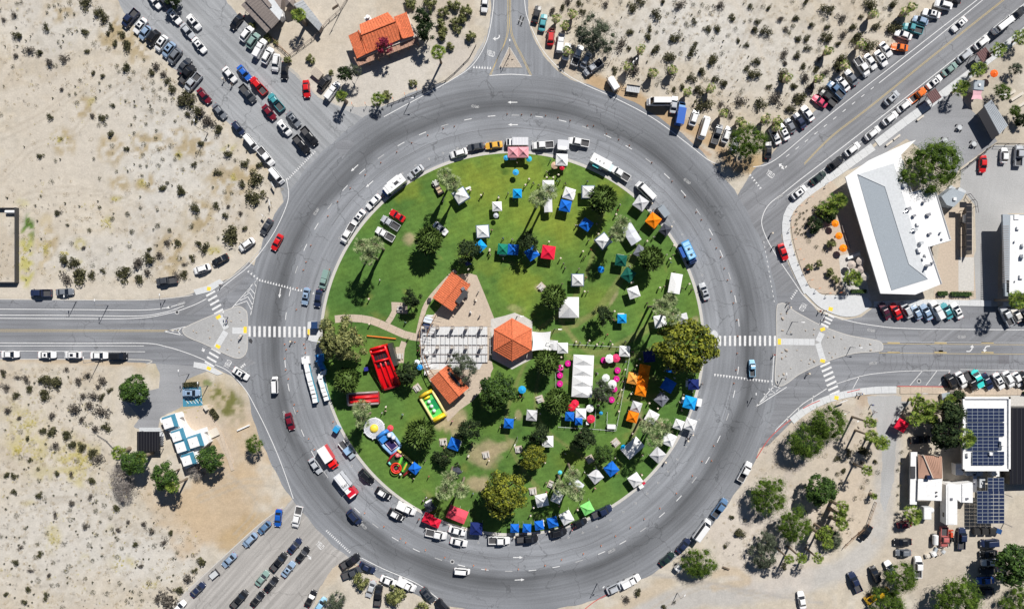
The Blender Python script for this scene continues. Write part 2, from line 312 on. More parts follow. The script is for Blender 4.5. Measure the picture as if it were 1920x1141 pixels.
# landmarks used in the wording of labels (survey position, short name)
LM = [(718, 72, 'orange-roofed house'), (500, 20, 'brown-roofed building'), (955, 105, 'top splitter island'), (1117, 65, 'big grey-green tree'), (1234, 192, 'white camper van'), (1278, 212, 'long blue truck'), (1400, 268, 'tree at the road corner'),
      (1537, 190, 'pink pickup'), (1688, 88, 'orange coupe'), (1712, 54, 'turquoise pickup'), (1750, 180, 'lower brown ramada'), (1845, 103, 'upper brown ramada'), (1860, 220, 'grey carport'), (1675, 430, 'big white building'), (1568, 440, 'orange umbrellas'), (1540, 520, 'beige umbrellas'),
      (1752, 305, 'huge green tree'), (1905, 480, 'right-edge white building'), (1530, 640, 'right splitter island'), (410, 620, 'left splitter island'), (1834, 710, 'turquoise convertible'), (1848, 815, 'solar-roofed building'), (1735, 860, 'tan-roofed house'), (1690, 797, 'red gazebo tent'),
      (1784, 945, 'long white trailer'), (1860, 960, 'solar canopy'), (1650, 1118, 'yellow backhoe'), (1795, 1120, 'bottom right tree'), (1530, 815, 'large corner thicket'), (1440, 925, 'green roadside tree'), (1310, 1060, 'round roadside tree'), (1490, 985, 'pale green tree'),
      (960, 635, 'hexagonal pavilion'), (845, 545, 'upper restroom roof'), (840, 720, 'lower restroom roof'), (850, 640, 'pergola'), (720, 690, 'big red slide'), (682, 747, 'small red slide'), (812, 762, 'yellow obstacle inflatable'), (701, 803, 'grey round inflatable'), (752, 868, 'carnival inflatable'), (640, 640, 'olive park tree'),
      (577, 710, 'toy trains'), (648, 914, 'fire engine'), (971, 287, 'pink twin tents'), (1066, 575, 'square white marquee'), (1093, 705, 'long white marquee'), (1204, 712, 'orange tents'), (1292, 650, 'wide yellow-green tree'), (945, 928, 'mustard-green tree'), (936, 738, 'dense green tree'), (1028, 474, 'red tent'), (864, 366, 'lone white tent'), (1294, 469, 'blue food truck'),
      (1211, 360, 'long white van'), (1184, 839, 'slanted white marquee'), (856, 966, 'pink-red tent'), (347, 825, 'white skylight building'), (278, 825, 'black carport'), (358, 737, 'blue parking bay'), (249, 733, 'round driveway tree'), (215, 905, 'bare grey thicket'), (18, 460, 'left-edge walled yard'), (243, 35, 'navy pickup at the desert edge'),
      (362, 155, 'silver angled pickup'), (446, 241, 'blue street-side car'), (518, 330, 'lowest white street van'), (519, 455, 'red car on the ring'), (462, 458, 'white roadside wagon'), (311, 527, 'grey roadside pickup'), (75, 549, 'blue-black pickup'), (88, 665, 'white left-road cars'), (370, 1105, 'navy car with trailer'), (520, 972, 'bright blue car'), (676, 1090, 'small round lot tree'),
      (60, 60, 'top left corner'), (60, 260, 'upper left margin'), (160, 300, 'bare sandy lot'), (60, 800, 'yellow weed field'), (60, 1080, 'bottom left corner'), (230, 1040, 'bottom desert field'), (330, 300, 'mid-left desert'), (1300, 40, 'top middle desert'), (1500, 40, 'top right desert'), (1420, 140, 'mid-right desert'), (150, 950, 'lower left desert')]
RANK = {}
def near(x, y, kind):
    dm = sorted((math.hypot(x-a, y-b), nm, a, b) for a, b, nm in LM)[0]; nm, a, b = dm[1:]
    dx, dy = x-a, y-b; side = ('right of' if dx > 0 else 'left of') if abs(dx) > abs(dy) else ('below' if dy > 0 else 'above')
    return side, nm
def rank_labels(items, kind, fmt):
    """items: [(x, y, adjective)] -> labels that count outwards from a landmark on one side of it"""
    buckets = {}
    for i, (x, y, adj) in enumerate(items):
        side, nm = near(x, y, kind); a, b = next((q[0], q[1]) for q in LM if q[2] == nm)
        buckets.setdefault((side, nm), []).append((math.hypot(x-a, y-b), i))
    out = [None]*len(items)
    for (side, nm), L_ in buckets.items():
        L_.sort()
        for k, (dd, i) in enumerate(L_):
            cnt = '' if len(L_) == 1 else (', nearest' if k == 0 else ', %s-nearest' % ordn(k))
            out[i] = fmt.format(adj=items[i][2])+cnt+' '+side+' the '+nm
    return out
# ================================================================ GROUND (one sheet with a painted soil tint)
rng = np.random.default_rng(3)
def nfield(X, Y, cell, seed):
    g = np.random.default_rng(seed).random((256, 256)); u = (X/cell) % 255; v = (Y/cell) % 255
    i = np.floor(u).astype(int); j = np.floor(v).astype(int); fu = u-i; fv = v-j; fu = fu*fu*(3-2*fu); fv = fv*fv*(3-2*fv)
    return g[i, j]*(1-fu)*(1-fv)+g[i+1, j]*fu*(1-fv)+g[i, j+1]*(1-fu)*fv+g[i+1, j+1]*fu*fv
def sstep(a, b, x):
    t = np.clip((x-a)/(b-a), 0, 1); return t*t*(3-2*t)
class Tint:
    def __init__(s, X, Y, base):
        s.X, s.Y = X, Y; s.C = np.tile(np.array(base, float), (X.size, 1)).reshape(X.size, 3)
        s.n1 = nfield(X+999, Y+999, 7, 1)-.5; s.n2 = nfield(X+999, Y+999, 2.2, 2)-.5; s.n3 = nfield(X+999, Y+999, .9, 5)-.5; s.n4 = nfield(X+999, Y+999, 1.3, 9)-.5
    def mixin(s, w, c): w = np.clip(w, 0, 1)[:, None]; s.C = s.C*(1-w)+np.array(c)*w
    def blob(s, x, y, rx, ry, rot, c, k, edge=.45, sp=0):
        wx, wy = P(x, y); a = R(rot); dx = s.X-wx; dy = s.Y-wy; u = dx*math.cos(a)+dy*math.sin(a); v = -dx*math.sin(a)+dy*math.cos(a)
        d = np.sqrt((u/(rx*S))**2+(v/(ry*S))**2)+s.n1*.7+s.n2*.5+s.n3*.3
        w_ = sstep(1+edge, 1-edge, d)*k
        if sp: w_ = w_*sstep(-.22, .12, s.n4+s.n3*.4)*1.25
        s.mixin(w_, c)
    def track(s, pts, width, c, k, edge=.5):
        W = [P(*p) for p in smooth(pts, sub=5)]; D = np.full(s.X.size, 1e9)
        for (a, b) in zip(W, W[1:]):
            ax, ay = a; ex, ey = b[0]-ax, b[1]-ay; l2 = ex*ex+ey*ey+1e-9
            t = np.clip(((s.X-ax)*ex+(s.Y-ay)*ey)/l2, 0, 1); D = np.minimum(D, np.hypot(s.X-ax-t*ex, s.Y-ay-t*ey))
        D = D/(width*S/2)+s.n2*.5+s.n3*.3; s.mixin(sstep(1+edge, 1-edge, D)*k, c)
def grid_mesh(name, X, Y, Z, C, m, quads):
    me = bpy.data.meshes.new(name); n = X.size; co = np.stack([X, Y, Z], 1).astype(np.float32)
    me.vertices.add(n); me.vertices.foreach_set('co', co.ravel()); nf = len(quads)
    me.loops.add(nf*4); me.loops.foreach_set('vertex_index', quads.ravel().astype(np.int32))
    me.polygons.add(nf); me.polygons.foreach_set('loop_start', np.arange(nf, dtype=np.int32)*4)
    me.materials.append(M[m]); me.update(calc_edges=True); me.validate()
    at = me.color_attributes.new('tint', 'FLOAT_COLOR', 'POINT'); at.data.foreach_set('color', np.concatenate([C, np.ones((n, 1))], 1).astype(np.float32).ravel())
    o = bpy.data.objects.new(name, me); col.objects.link(o); return o
xs = np.concatenate([[-2500, -900, -300, -190], np.arange(-150, 150.01, .62), [190, 300, 900, 2500]]); ys = np.concatenate([[-2500, -900, -300, -130], np.arange(-92, 92.01, .62), [130, 300, 900, 2500]])
GX, GY = np.meshgrid(xs, ys); nx, ny = len(xs), len(ys); X, Y = GX.ravel(), GY.ravel()
idx = np.arange(nx*ny).reshape(ny, nx); quads = np.stack([idx[:-1, :-1], idx[:-1, 1:], idx[1:, 1:], idx[1:, :-1]], -1).reshape(-1, 4)
T = Tint(X, Y, (.485, .432, .352))
T.mixin(sstep(.1, -.2, T.n1)*.55, (.42, .365, .295)); T.mixin(sstep(.0, .35, T.n2+T.n1*.5)*.5, (.52, .485, .43))
WH = (.52, .505, .475); TAN = (.45, .345, .23); PALE = (.50, .455, .39); GRY = (.42, .405, .385); ORG = (.40, .26, .13); YEL = (.42, .39, .15); STR = (.45, .38, .26)
for a in [(250, 250, 130, 110, 0), (330, 330, 110, 90, 0), (180, 480, 110, 40, 0), (120, 1000, 150, 110, 0), (300, 1040, 110, 60, 0), (100, 50, 110, 50, 0), (1400, 80, 170, 80, -20), (1260, 60, 120, 60, 0)]: T.blob(*a, WH, .6)
T.mixin(sstep(.12, .3, T.n4+T.n3*.5)*.35, (.36, .33, .28)); T.blob(120, 300, 110, 120, 0, PALE, .8); T.track([(-20, 190), (90, 165), (200, 125), (280, 95), (330, 110)], 26, PALE, .9); T.track([(0, 150), (90, 10), (110, -40)], 14, PALE, .6)
T.track([(0, 740), (60, 755), (150, 795), (215, 840)], 26, PALE, .9); T.track([(140, 690), (110, 740)], 26, PALE, .7); T.track([(235, 690), (225, 760), (230, 830)], 20, PALE, .7)
T.track([(0, 672), (120, 676), (270, 682)], 12, TAN, .6); T.track([(0, 545), (250, 545), (350, 535), (430, 500), (500, 430), (530, 360)], 26, PALE, .8)
for a in [(430, 930, 110, 75, 20), (400, 960, 80, 60, 40), (480, 850, 60, 60, 0), (330, 960, 70, 40, -30), (400, 860, 60, 60, 0)]: T.blob(*a, TAN, .62)
T.blob(460, 1000, 60, 24, 40, (.40, .29, .16), .7); T.blob(380, 745, 60, 50, -20, (.34, .28, .17), .7); T.blob(425, 752, 22, 34, 30, (.15, .15, .05), .9, .3, sp=1); T.blob(390, 718, 10, 7, 0, (.13, .17, .05), .8, .3); T.blob(335, 690, 60, 16, 10, (.36, .31, .2), .6)
T.track([(440, 850), (420, 800), (480, 770)], 22, (.47, .39, .31), .6); T.blob(52, 425, 11, 34, 0, (.09, .17, .03), 1, .3, sp=1); T.blob(50, 485, 12, 45, 0, YEL, .9, .5, sp=1); T.blob(82, 450, 14, 55, 0, STR, .8, sp=1); T.blob(45, 380, 14, 10, 0, YEL, .5)
T.track([(1105, 150), (1180, 180), (1260, 225), (1330, 262), (1380, 310), (1410, 306)], 26, ORG, .75); T.track([(1190, 200), (1330, 290)], 9, (.36, .2, .09), .6); T.track([(1000, 20), (1030, 90), (1075, 135)], 14, (.45, .36, .27), .6); T.track([(1420, 290), (1470, 245), (1540, 205), (1700, 85)], 14, TAN, .35)
T.blob(1415, 305, 22, 14, 30, (.42, .31, .17), .7); T.track([(1360, -20), (1400, 40), (1440, 130)], 10, PALE, .7); T.track([(1540, -10), (1600, 50), (1680, 80)], 16, PALE, .8)
for a in [(120, 265, 18, 26, 15), (225, 345, 26, 14, -20), (210, 285, 22, 26, 30), (280, 270, 26, 18, 0), (345, 270, 40, 26, -20), (430, 340, 45, 28, 10), (370, 400, 26, 34, 0), (270, 345, 20, 16, 0), (330, 480, 30, 40, 0), (95, 455, 14, 22, 0), (155, 195, 26, 16, 40), (250, 80, 50, 30, -30), (110, 20, 26, 26, 0), (160, 200, 16, 20, 0), (215, 70, 30, 20, 0), (470, 330, 30, 20, 0), (500, 300, 30, 12, -40)]: T.blob(*a, (.36, .29, .18), .75, sp=1)
for a in [(335, 290, 8, 7, 0), (110, 260, 12, 12, 0), (218, 372, 12, 5, 0), (268, 343, 9, 7, 0), (200, 420, 14, 14, 0), (438, 334, 5, 9, 0), (85, 465, 12, 12, 0), (122, 474, 7, 6, 0), (150, 455, 10, 9, 0), (172, 190, 8, 10, 0), (400, 470, 16, 10, 0), (148, 490, 9, 6, 0), (430, 278, 16, 8, 30)]: T.blob(*a, (.38, .34, .12), .5, .5, sp=1)
for a in [(45, 795, 36, 40, 0), (60, 840, 34, 26, 0), (130, 860, 40, 26, 0), (155, 870, 22, 30, 0), (60, 790, 22, 14, -30), (35, 842, 14, 12, 0), (75, 890, 26, 14, 0), (150, 905, 12, 10, 0), (135, 870, 22, 34, 0), (100, 1010, 12, 22, 0), (225, 1054, 22, 12, 0), (282, 1095, 14, 9, 0), (162, 1050, 8, 12, 0), (120, 890, 20, 12, 0), (55, 945, 16, 8, 0), (150, 840, 30, 20, -20), (205, 1000, 10, 18, 0)]: T.blob(*a, (.44, .385, .18), .42, .7, sp=1)
T.blob(700, 145, 160, 60, 10, (.50, .47, .43), .8); T.blob(860, 110, 40, 60, 30, (.46, .42, .38), .7); T.blob(570, 95, 70, 60, 0, (.50, .44, .36), .8); T.blob(850, 25, 60, 30, 0, (.42, .36, .30), .5); T.blob(620, 20, 60, 40, 0, PALE, .7)
# right-hand lots and gardens
T.blob(1860, 180, 90, 90, 0, (.40, .36, .30), .7); T.blob(1700, 760, 60, 40, 0, (.42, .36, .29), .8); T.track([(1660, 740), (1668, 830), (1655, 930), (1640, 1010), (1560, 1075), (1400, 1110), (1290, 1120), (1180, 1160)], 40, GRY, .9)
T.blob(1800, 1030, 130, 90, 0, (.45, .40, .335), .8); T.blob(1730, 1085, 60, 50, 0, (.40, .35, .29), .6); T.blob(1540, 860, 120, 110, 30, (.46, .40, .33), .8); T.blob(1580, 960, 60, 60, 0, (.50, .42, .33), .6); T.blob(1420, 1000, 90, 110, 30, (.52, .47, .42), .7)
T.track([(1340, 1100), (1400, 1090), (1380, 1070), (1340, 1075)], 14, (.47, .38, .27), .7); T.track([(1250, 1090), (1180, 1130), (1120, 1160)], 22, (.47, .39, .29), .7); T.track([(1210, 1075), (1290, 1085), (1420, 1110), (1540, 1130)], 6, (.36, .34, .32), .7)
T.track([(1390, 1000), (1470, 900), (1540, 840), (1590, 800), (1620, 745)], 14, (.43, .38, .33), .8); T.track([(1420, 860), (1490, 780), (1590, 745)], 20, (.50, .44, .37), .6)
T.blob(700, 1120, 110, 50, 20, PALE, .7); T.blob(660, 1060, 60, 24, 25, (.47, .385, .29), .6)
T.blob(1460, 820, 40, 60, 30, (.49, .43, .37), .6); T.blob(1625, 750, 22, 16, 0, (.38, .28, .19), .6)
for p in ([(0, 330), (60, 270), (130, 250), (190, 180), (300, 115)], [(30, 370), (120, 350), (230, 370), (290, 400)], [(0, 250), (80, 210), (160, 150)], [(1430, -20), (1400, 60), (1370, 120)], [(1560, -10), (1610, 60)], [(20, 960), (130, 930), (250, 990), (330, 1000)], [(420, 880), (480, 940), (440, 1000)], [(1220, 1141), (1320, 1090), (1450, 1120)], [(1700, 1100), (1760, 1060), (1840, 1060)], [(370, 930), (450, 900), (520, 900)]):
    for o_ in (0, 11): T.track([(x+o_*.5, y+o_) for x, y in p], 4, (.39, .345, .285), .5)
grid_mesh('ground', X, Y, np.zeros_like(X), T.C, 'sand', quads)['kind'] = 'structure'

def rough(pts, amp=1.5, step=5, seed=0):
    r_ = random.Random(seed); p = resample(list(pts)+[pts[0]], step); ph = [r_.uniform(0, 6) for _ in range(3)]
    A, _ = offset_line(p, 1.0); out = []
    for i, (q, a) in enumerate(zip(p, A)):
        k = amp*(math.sin(i*.9+ph[0])+.7*math.sin(i*2.3+ph[1]))*.5+r_.uniform(-.5, .5)*amp*.6; out.append((q[0]+(a[0]-q[0])*k, q[1]+(a[1]-q[1])*k))
    return out
def sheet(name, pts, z, m, amp=0, sm=False, kind='structure', th=0, parent=None, seed=0):
    if sm: pts = smooth(pts, True)
    if amp: pts = rough(pts, amp, seed=seed)
    mb = MB().prism(PP(pts), 0 if th else None, z); return mb.build(name, m, parent, kind=kind)
# lots and aprons
sheet('parking_lot', [(400, -30), (430, 10), (480, 60), (545, 125), (590, 175), (640, 225), (600, 250), (480, 150), (380, 40), (330, -30)], .004, 'gravel', 2, seed=1)
sheet('parking_lot', [(560, 170), (640, 200), (730, 200), (820, 175), (880, 125), (915, 60), (895, 110), (845, 160), (760, 205), (690, 235), (600, 240)], .004, 'gravel_grey', 1.5, seed=2)
sheet('courtyard', [(1590, 320), (1680, 240), (1740, 195), (1790, 160), (1810, 195), (1850, 235), (1870, 265), (1800, 315), (1790, 330), (1700, 260), (1640, 300)], .004, 'lot_grey')
sheet('parking_lot', [(1865, 272), (1990, 272), (1990, 400), (1890, 400), (1872, 480), (1870, 575), (1790, 575), (1830, 470), (1828, 385), (1800, 350), (1802, 318)], .008, 'gravel_grey')
sheet('parking_lot', [(1625, 742), (1720, 742), (1690, 770), (1680, 830), (1676, 900), (1660, 960), (1650, 940), (1655, 850), (1640, 790)], .004, 'gravel_grey', 1.5, seed=4)
sheet('driveway', [(225, 740), (298, 728), (300, 700), (285, 668), (405, 688), (348, 712), (342, 762), (300, 782), (295, 815), (250, 800), (262, 782)], .008, 'lot_grey', .5, seed=5)
# road arms
sheet('road', [(205, -30), (235, 28), (300, 100), (352, 158), (425, 228), (485, 290), (522, 335), (540, 420), (700, 330), (700, 230), (600, 185), (530, 120), (430, 10), (400, -40)], .012, 'asphalt_nw', 1.2, seed=6)
sheet('road', smooth([(922, -40), (921, 20), (912, 72), (895, 106), (868, 135), (825, 163), (770, 190), (700, 235), (900, 330), (1180, 260), (1160, 192), (1098, 162), (1060, 143), (1030, 118), (1005, 80), (991, 40), (985, -40)], True, 4), .016, 'asphalt_n', .8, seed=7)
sheet('road', [(1405, 330), (1415, 316), (1440, 300), (1455, 278), (1510, 222), (1600, 150), (1700, 80), (1780, 8), (1810, -40), (2080, -60), (1915, 65), (1740, 192), (1640, 268), (1560, 325), (1490, 376), (1470, 400), (1465, 440), (1478, 495), (1510, 560), (1440, 600), (1350, 420)], .012, 'asphalt_ne', .8, seed=8)
sheet('road', [(1400, 560), (1500, 545), (1535, 585), (1580, 600), (1615, 594), (1640, 574), (2080, 574), (2080, 724), (1680, 724), (1620, 730), (1550, 748), (1500, 775), (1440, 835), (1380, 850)], .016, 'asphalt_w')
sheet('road', [(-150, 559), (150, 562), (270, 561), (340, 556), (395, 541), (430, 522), (465, 490), (510, 520), (560, 560), (560, 700), (500, 790), (470, 740), (435, 705), (400, 688), (340, 684), (150, 673), (-150, 672)], .014, 'asphalt_w', .5, seed=9)
sheet('road', [(556, 925), (535, 950), (490, 978), (430, 1032), (345, 1110), (280, 1190), (560, 1210), (600, 1100), (625, 1062), (665, 1045), (760, 1060), (640, 900)], .012, 'asphalt_sw', 1.2, seed=10)
def arc(r, a0, a1, n=None, c=(960, 643)):
    n = n or max(2, int(abs(a1-a0)/2)); return [(c[0]+r*math.cos(R(a0+(a1-a0)*i/n)), c[1]-r*math.sin(R(a0+(a1-a0)*i/n))) for i in range(n+1)]
# the ring road as one annulus
RI, RO = 352, 505; vs = []; fs = []; n = 240
for i in range(n):
    a = 2*PI*i/n; ro = RO+1.2*math.sin(i*1.7)+.8*math.sin(i*.63)
    for r_ in (RI, RO-60, ro): x, y = P(960+r_*math.cos(a), 643-r_*math.sin(a)); vs.append((x, y, .02))
for i in range(n):
    j = (i+1) % n; fs += [(i*3, i*3+1, j*3+1, j*3), (i*3+1, i*3+2, j*3+2, j*3+1)]
MB().add(vs, fs).build('ring_road', 'asphalt_ring', kind='structure')
for i, p in enumerate([[(627, 270), (650, 258), (665, 270), (642, 298)], [(1749, 656), (1768, 656), (1768, 668), (1749, 668)], [(1872, 666), (1892, 666), (1892, 682), (1872, 682)], [(1720, 618), (1925, 618), (1925, 640), (1727, 640)], [(335, 560), (470, 505), (440, 545), (360, 590), (335, 590)], [(1760, 652), (1783, 652), (1783, 660), (1760, 660)], [(395, 625), (480, 680), (455, 690), (380, 650)]]):
    sheet('road_patch', p, .024, 'patch' if i in (1, 2) else ('asphalt_ne' if i else 'asphalt_w'))
# ---------------------------------------------------------------- markings
ML = MB(); MW = MB(); MY = MB(); ZL = .030
def line(pts, w=1.3, mb=None, sm=True, z=ZL): (mb or ML).strip(PP(smooth(pts, sub=8) if sm and len(pts) > 2 else pts), w*S, z)
line([(983, -20), (984, 5), (988, 30), (1000, 60), (1015, 90), (1035, 115), (1060, 138), (1095, 158), (1151, 183), (1225, 222), (1290, 270), (1325, 298), (1348, 309)])
line([(1412, 313), (1435, 309), (1460, 295), (1500, 262), (1560, 212), (1700, 103), (1850, -14)]); line([(1648, 156), (1750, 76), (1860, -14)], sm=False)
line([(926, -20), (926, 0), (923, 30), (915, 70), (900, 103), (880, 128), (850, 148), (800, 176), (755, 200)]); line([(720, 219), (755, 200)])
line([(537, 335), (541, 370), (527, 410), (505, 450), (470, 495), (440, 520), (408, 545)]); line([(387, 560), (360, 573), (320, 586), (260, 596), (150, 597), (-60, 596)]); line([(346, 567), (310, 577), (260, 581), (150, 580), (-60, 579)]); line([(345, 573), (310, 585), (260, 592), (150, 591), (-60, 590)])
line([(-60, 642), (150, 643), (270, 643), (310, 649), (350, 661), (385, 675)]); line([(-60, 648), (270, 648)], 1); line([(-60, 657), (272, 659)], 1)
line([(403, 683), (430, 697), (460, 730), (480, 765), (500, 805), (520, 850), (537, 895), (550, 934)]); line([(678, 1045), (720, 1066), (780, 1092), (820, 1120), (850, 1150)])
line([(1455, 805), (1480, 780), (1505, 757), (1530, 741), (1550, 728)]); line([(1568, 719), (1610, 706), (1640, 700), (1700, 695), (1782, 694)], 1); line([(1800, 692), (1925, 694)], .7)
for a in [((1455, 804), (1453, 812)), ((1477, 780), (1477, 790)), ((1498, 762), (1497, 774)), ((1525, 741), (1521, 761)), ((1612, 704), (1599, 728)), ((1730, 694), (1706, 722)), ((1757, 694), (1736, 722)), ((1782, 694), (1760, 722))]: line(a, 1.1)
line([(1465, 365), (1500, 337), (1560, 291), (1640, 229), (1760, 134), (1945, -12)]); line([(1476, 367), (1500, 349), (1570, 298), (1620, 262)], .8)
line([(1465, 365), (1442, 383), (1430, 405), (1430, 428), (1450, 470), (1490, 530), (1508, 555), (1537, 580), (1580, 598), (1640, 610), (1720, 616), (1960, 618)])
for i in range(13): a = (1432+i*1.6, 452+i*9.2); line([a, (a[0]+.6, a[1]+3.4)], 1.2)
line([(918, 142), (957, 139.5), (996, 142)])
line([(-60, 617.5), (150, 618), (335, 619)], .9, MY); line([(-60, 621), (150, 621), (310, 621)], .9, MY)
for o_ in (0, 2.6): line([(951.5+o_, -20), (951.5+o_, 50), (946+o_*.5, 80), (935, 105), (918+o_, 141)], .9, MY); line([(955+o_, -20), (956+o_, 50), (964+o_, 80), (977+o_, 105), (994+o_, 141)], .9, MY)
for o_ in (0, 2.6): line([(1508, 306+o_), (1560, 254+o_), (1630, 200+o_), (1750, 103+o_), (1890, -8+o_)], .9, MY)
for y_ in (640, 644): line([(1652, y_), (1780, y_+1), (1960, y_+2)], .8, MY if y_ > 641 else MW)
line([(1648, 661), (1780, 662.5), (1960, 664)], .8, MY)
for x_ in (1664, 1752, 1840): line([(x_, 642), (x_+23, 642.5)], 2, MY); line([(x_, 660), (x_+23, 660.6)], 2, MY)
for i in range(10):
    x_ = 1474+i*17.6; y_ = 294-i*14; line([(x_, y_), (x_+6, y_-4.8)], 1.2)
for i in range(60):                                                     # dashes between the two ring lanes
    a0 = i*6-1.8
    if not (176 < (a0 % 360) < 184) and not (-4 < ((a0+180) % 360)-180 < 3): line(arc(427, a0, a0+1.9, 2), 1.3, ML if i % 3 else MW)
for i in range(84):                                                     # parking ticks inside the ring
    a0 = 15+i*4.3
    if 150 < a0 < 215 or 340 < a0 < 372 : continue
    line(arc(379, a0, a0+.7, 1), 1.2, MW, False); line([arc(376, a0+.35, a0+1, 1)[0], arc(381, a0+.35, a0+1, 1)[0]], 1.1, MW, False)
def teeth(a, b, n, h=6, w=3.6, side=1):
    for i in range(n):
        t = (i+.5)/n; cx_, cy_ = a[0]+(b[0]-a[0])*t, a[1]+(b[1]-a[1])*t; l = math.dist(a, b); ux, uy = (b[0]-a[0])/l, (b[1]-a[1])/l; nx_, ny_ = -uy*side, ux*side
        ML.prism(PP([(cx_-ux*w/2, cy_-uy*w/2), (cx_+ux*w/2, cy_+uy*w/2), (cx_+nx_*h, cy_+ny_*h)]), None, ZL)
teeth((540, 338), (593, 284), 17, 5, 2.6, -1); teeth((886, 128), (922, 130), 7, 5.5, 3.6, -1); teeth((1406, 325), (1429, 354), 6, 5, 3.4, 1); teeth((462, 508), (484, 525), 4, 5, 3.6, -1)
teeth((484, 526), (562, 546), 15, 5, 3.6, -1); teeth((562, 545), (590, 552), 5, 5, 3.6, -1); teeth((450, 688), (459, 680), 3, 5, 3.4, 1); teeth((1338, 700), (1443, 713), 19, 5.5, 4, 1); teeth((1484, 562), (1496, 544), 5, 5, 3.2, -1); teeth((610, 994), (656, 1037), 15, 5, 2.6, -1)
def bars(a, b, n, ln, w, skew=None):
    for i in range(n):
        t = i/(n-1) if n > 1 else 0; c = (a[0]+(b[0]-a[0])*t, a[1]+(b[1]-a[1])*t); l = math.dist(a, b); ux, uy = (b[0]-a[0])/l, (b[1]-a[1])/l
        nx_, ny_ = skew or (-uy, ux); line([(c[0]-nx_*ln/2, c[1]-ny_*ln/2), (c[0]+nx_*ln/2, c[1]+ny_*ln/2)], w, ML, False, ZL+.002)
bars((468, 621), (571, 622), 12, 20, 4.4, (0, 1)); bars((1350, 638.5), (1453, 638.5), 12, 19, 4.2, (0, 1))
bars((395, 550), (410, 584), 5, 19, 3.8, (.87, -.5)); bars((405, 657), (393, 682), 4, 20, 3.8, (.87, .5)); bars((1556, 591), (1545, 609), 4, 18, 3.6, (.9, .43)); bars((1547, 683), (1565, 736), 7, 20, 4, (.9, -.42))
def chev(pts): line(pts, 1.4, ML, False)
for a in [[(434, 578), (484, 522), (470, 590)], [(464, 548), (470, 541), (478, 551)], [(457, 556), (468, 548), (476, 562)], [(450, 563), (465, 556), (474, 572)], [(441, 572), (463, 564), (472, 582)], [(470, 536), (477, 530), (481, 538)], [(308, 621), (348, 612)], [(308, 621), (342, 628)], [(322, 621), (332, 618), (330, 621)], [(334, 621), (340, 614)], [(334, 621), (340, 628)],
          [(1417, 762), (1452, 722)], [(1417, 762), (1475, 725)], [(1430, 750), (1438, 743), (1432, 737)], [(1441, 740), (1453, 736), (1441, 728)], [(1421, 757), (1430, 750)], [(1455, 733), (1463, 727), (1447, 722)], [(1448, 718), (1451, 660), (1457, 700)], [(1446, 712), (1450, 727)]]: chev(a)
ISL_L = smooth([(343, 620), (350, 612), (395, 592), (430, 579), (447, 574), (459, 580), (464, 592), (464, 640), (463, 657), (456, 668), (444, 671), (425, 664), (385, 645), (352, 631)], True, 4)
ISL_R = smooth([(1456, 580), (1462, 569), (1473, 570), (1490, 583), (1540, 610), (1590, 628), (1640, 637), (1652, 642), (1655, 650), (1648, 658), (1600, 662), (1550, 677), (1500, 700), (1478, 716), (1464, 723), (1455, 718), (1453, 700), (1456, 650)], True, 4)
ISL_T = [(955, 88), (979, 127), (936, 127)]
def island(pts, m, name='traffic_island'):
    o = MB().prism(PP(pts), 0, .13).build(name, m, kind='structure'); q = PP(pts); q = q+[q[0]]; MB().strip(q, .22, .134).build('kerb', 'kerb', o)
    return o
il = island(ISL_L, 'gravel_grey'); ir = island(ISL_R, 'gravel_grey'); it = island(ISL_T, 'stone')
def pave(parent, path, w, step, m='pale_concrete', z=.14, name='paving_slab', th=.12):
    """a footway laid as separate slabs with open joints"""
    pts = resample(PP(smooth(path, sub=6) if len(path) > 2 else path), step*S); L_, R_ = offset_line(pts, w*S/2)
    for i in range(len(pts)-1):
        g = .04/max(math.dist(pts[i], pts[i+1]), .1)
        q = [L_[i], L_[i+1], R_[i+1], R_[i]]; c0 = [(q[0][k]+(q[1][k]-q[0][k])*g, q[3][k]+(q[2][k]-q[3][k])*g) for k in (0, 1)]
        a = tuple(c[0] for c in c0); d_ = tuple(c[1] for c in c0)
        MB().prism([a, q[1], q[2], d_], z-th, z+random.uniform(-.004, .004)).build(name, m, parent)
pave(il, [(463, 620), (428, 619)], 12, 9, z=.15); pave(il, [(425, 616), (411, 590)], 11, 9, z=.155); pave(il, [(424, 621), (404, 654)], 11, 9, z=.152)
pave(ir, [(1457, 640), (1532, 641)], 12, 10, z=.15); pave(ir, [(1533, 640), (1544, 617)], 11, 9, z=.155); pave(ir, [(1533, 643), (1544, 680)], 11, 9, z=.152)
TAC = [(460, 618, 6, 12, 0, .15), (410, 594, 9, 6, -30, .158), (409, 649, 9, 6, 30, .158), (1461, 640, 6, 11, 0, .158), (1542, 617, 9, 6, -20, .162), (1542, 676, 9, 6, 15, .16), (1557, 579, 8, 7, 10, .15), (1568, 745, 8, 7, 10, .15), (392, 541, 7, 7, 10, .15), (392, 690, 8, 6, 25, .13), (1342, 641, 4, 7, 0, .16), (579, 622, 4, 11, 0, .16)]
for (x, y, a, b_, r_, z) in TAC: MB().box((*P(x, y), z), (a*S, b_*S, .02), R(-r_)).build('tactile_plate', 'tactile', kind='structure')
def arrow(x, y, ang, L_=18, w=1.6, mb=None):
    a = R(ang); f = (math.cos(a), -math.sin(a)); s_ = (f[1], -f[0]); mb = mb or ML
    line([(x-f[0]*L_/2, y-f[1]*L_/2), (x+f[0]*(L_/2-5), y+f[1]*(L_/2-5))], w, mb, False)
    c = (x+f[0]*(L_/2-6), y+f[1]*(L_/2-6)); mb.prism(PP([(c[0]+s_[0]*2.6, c[1]+s_[1]*2.6), (c[0]-s_[0]*2.6, c[1]-s_[1]*2.6), (c[0]+f[0]*6.5, c[1]+f[1]*6.5)]), None, ZL+.001)
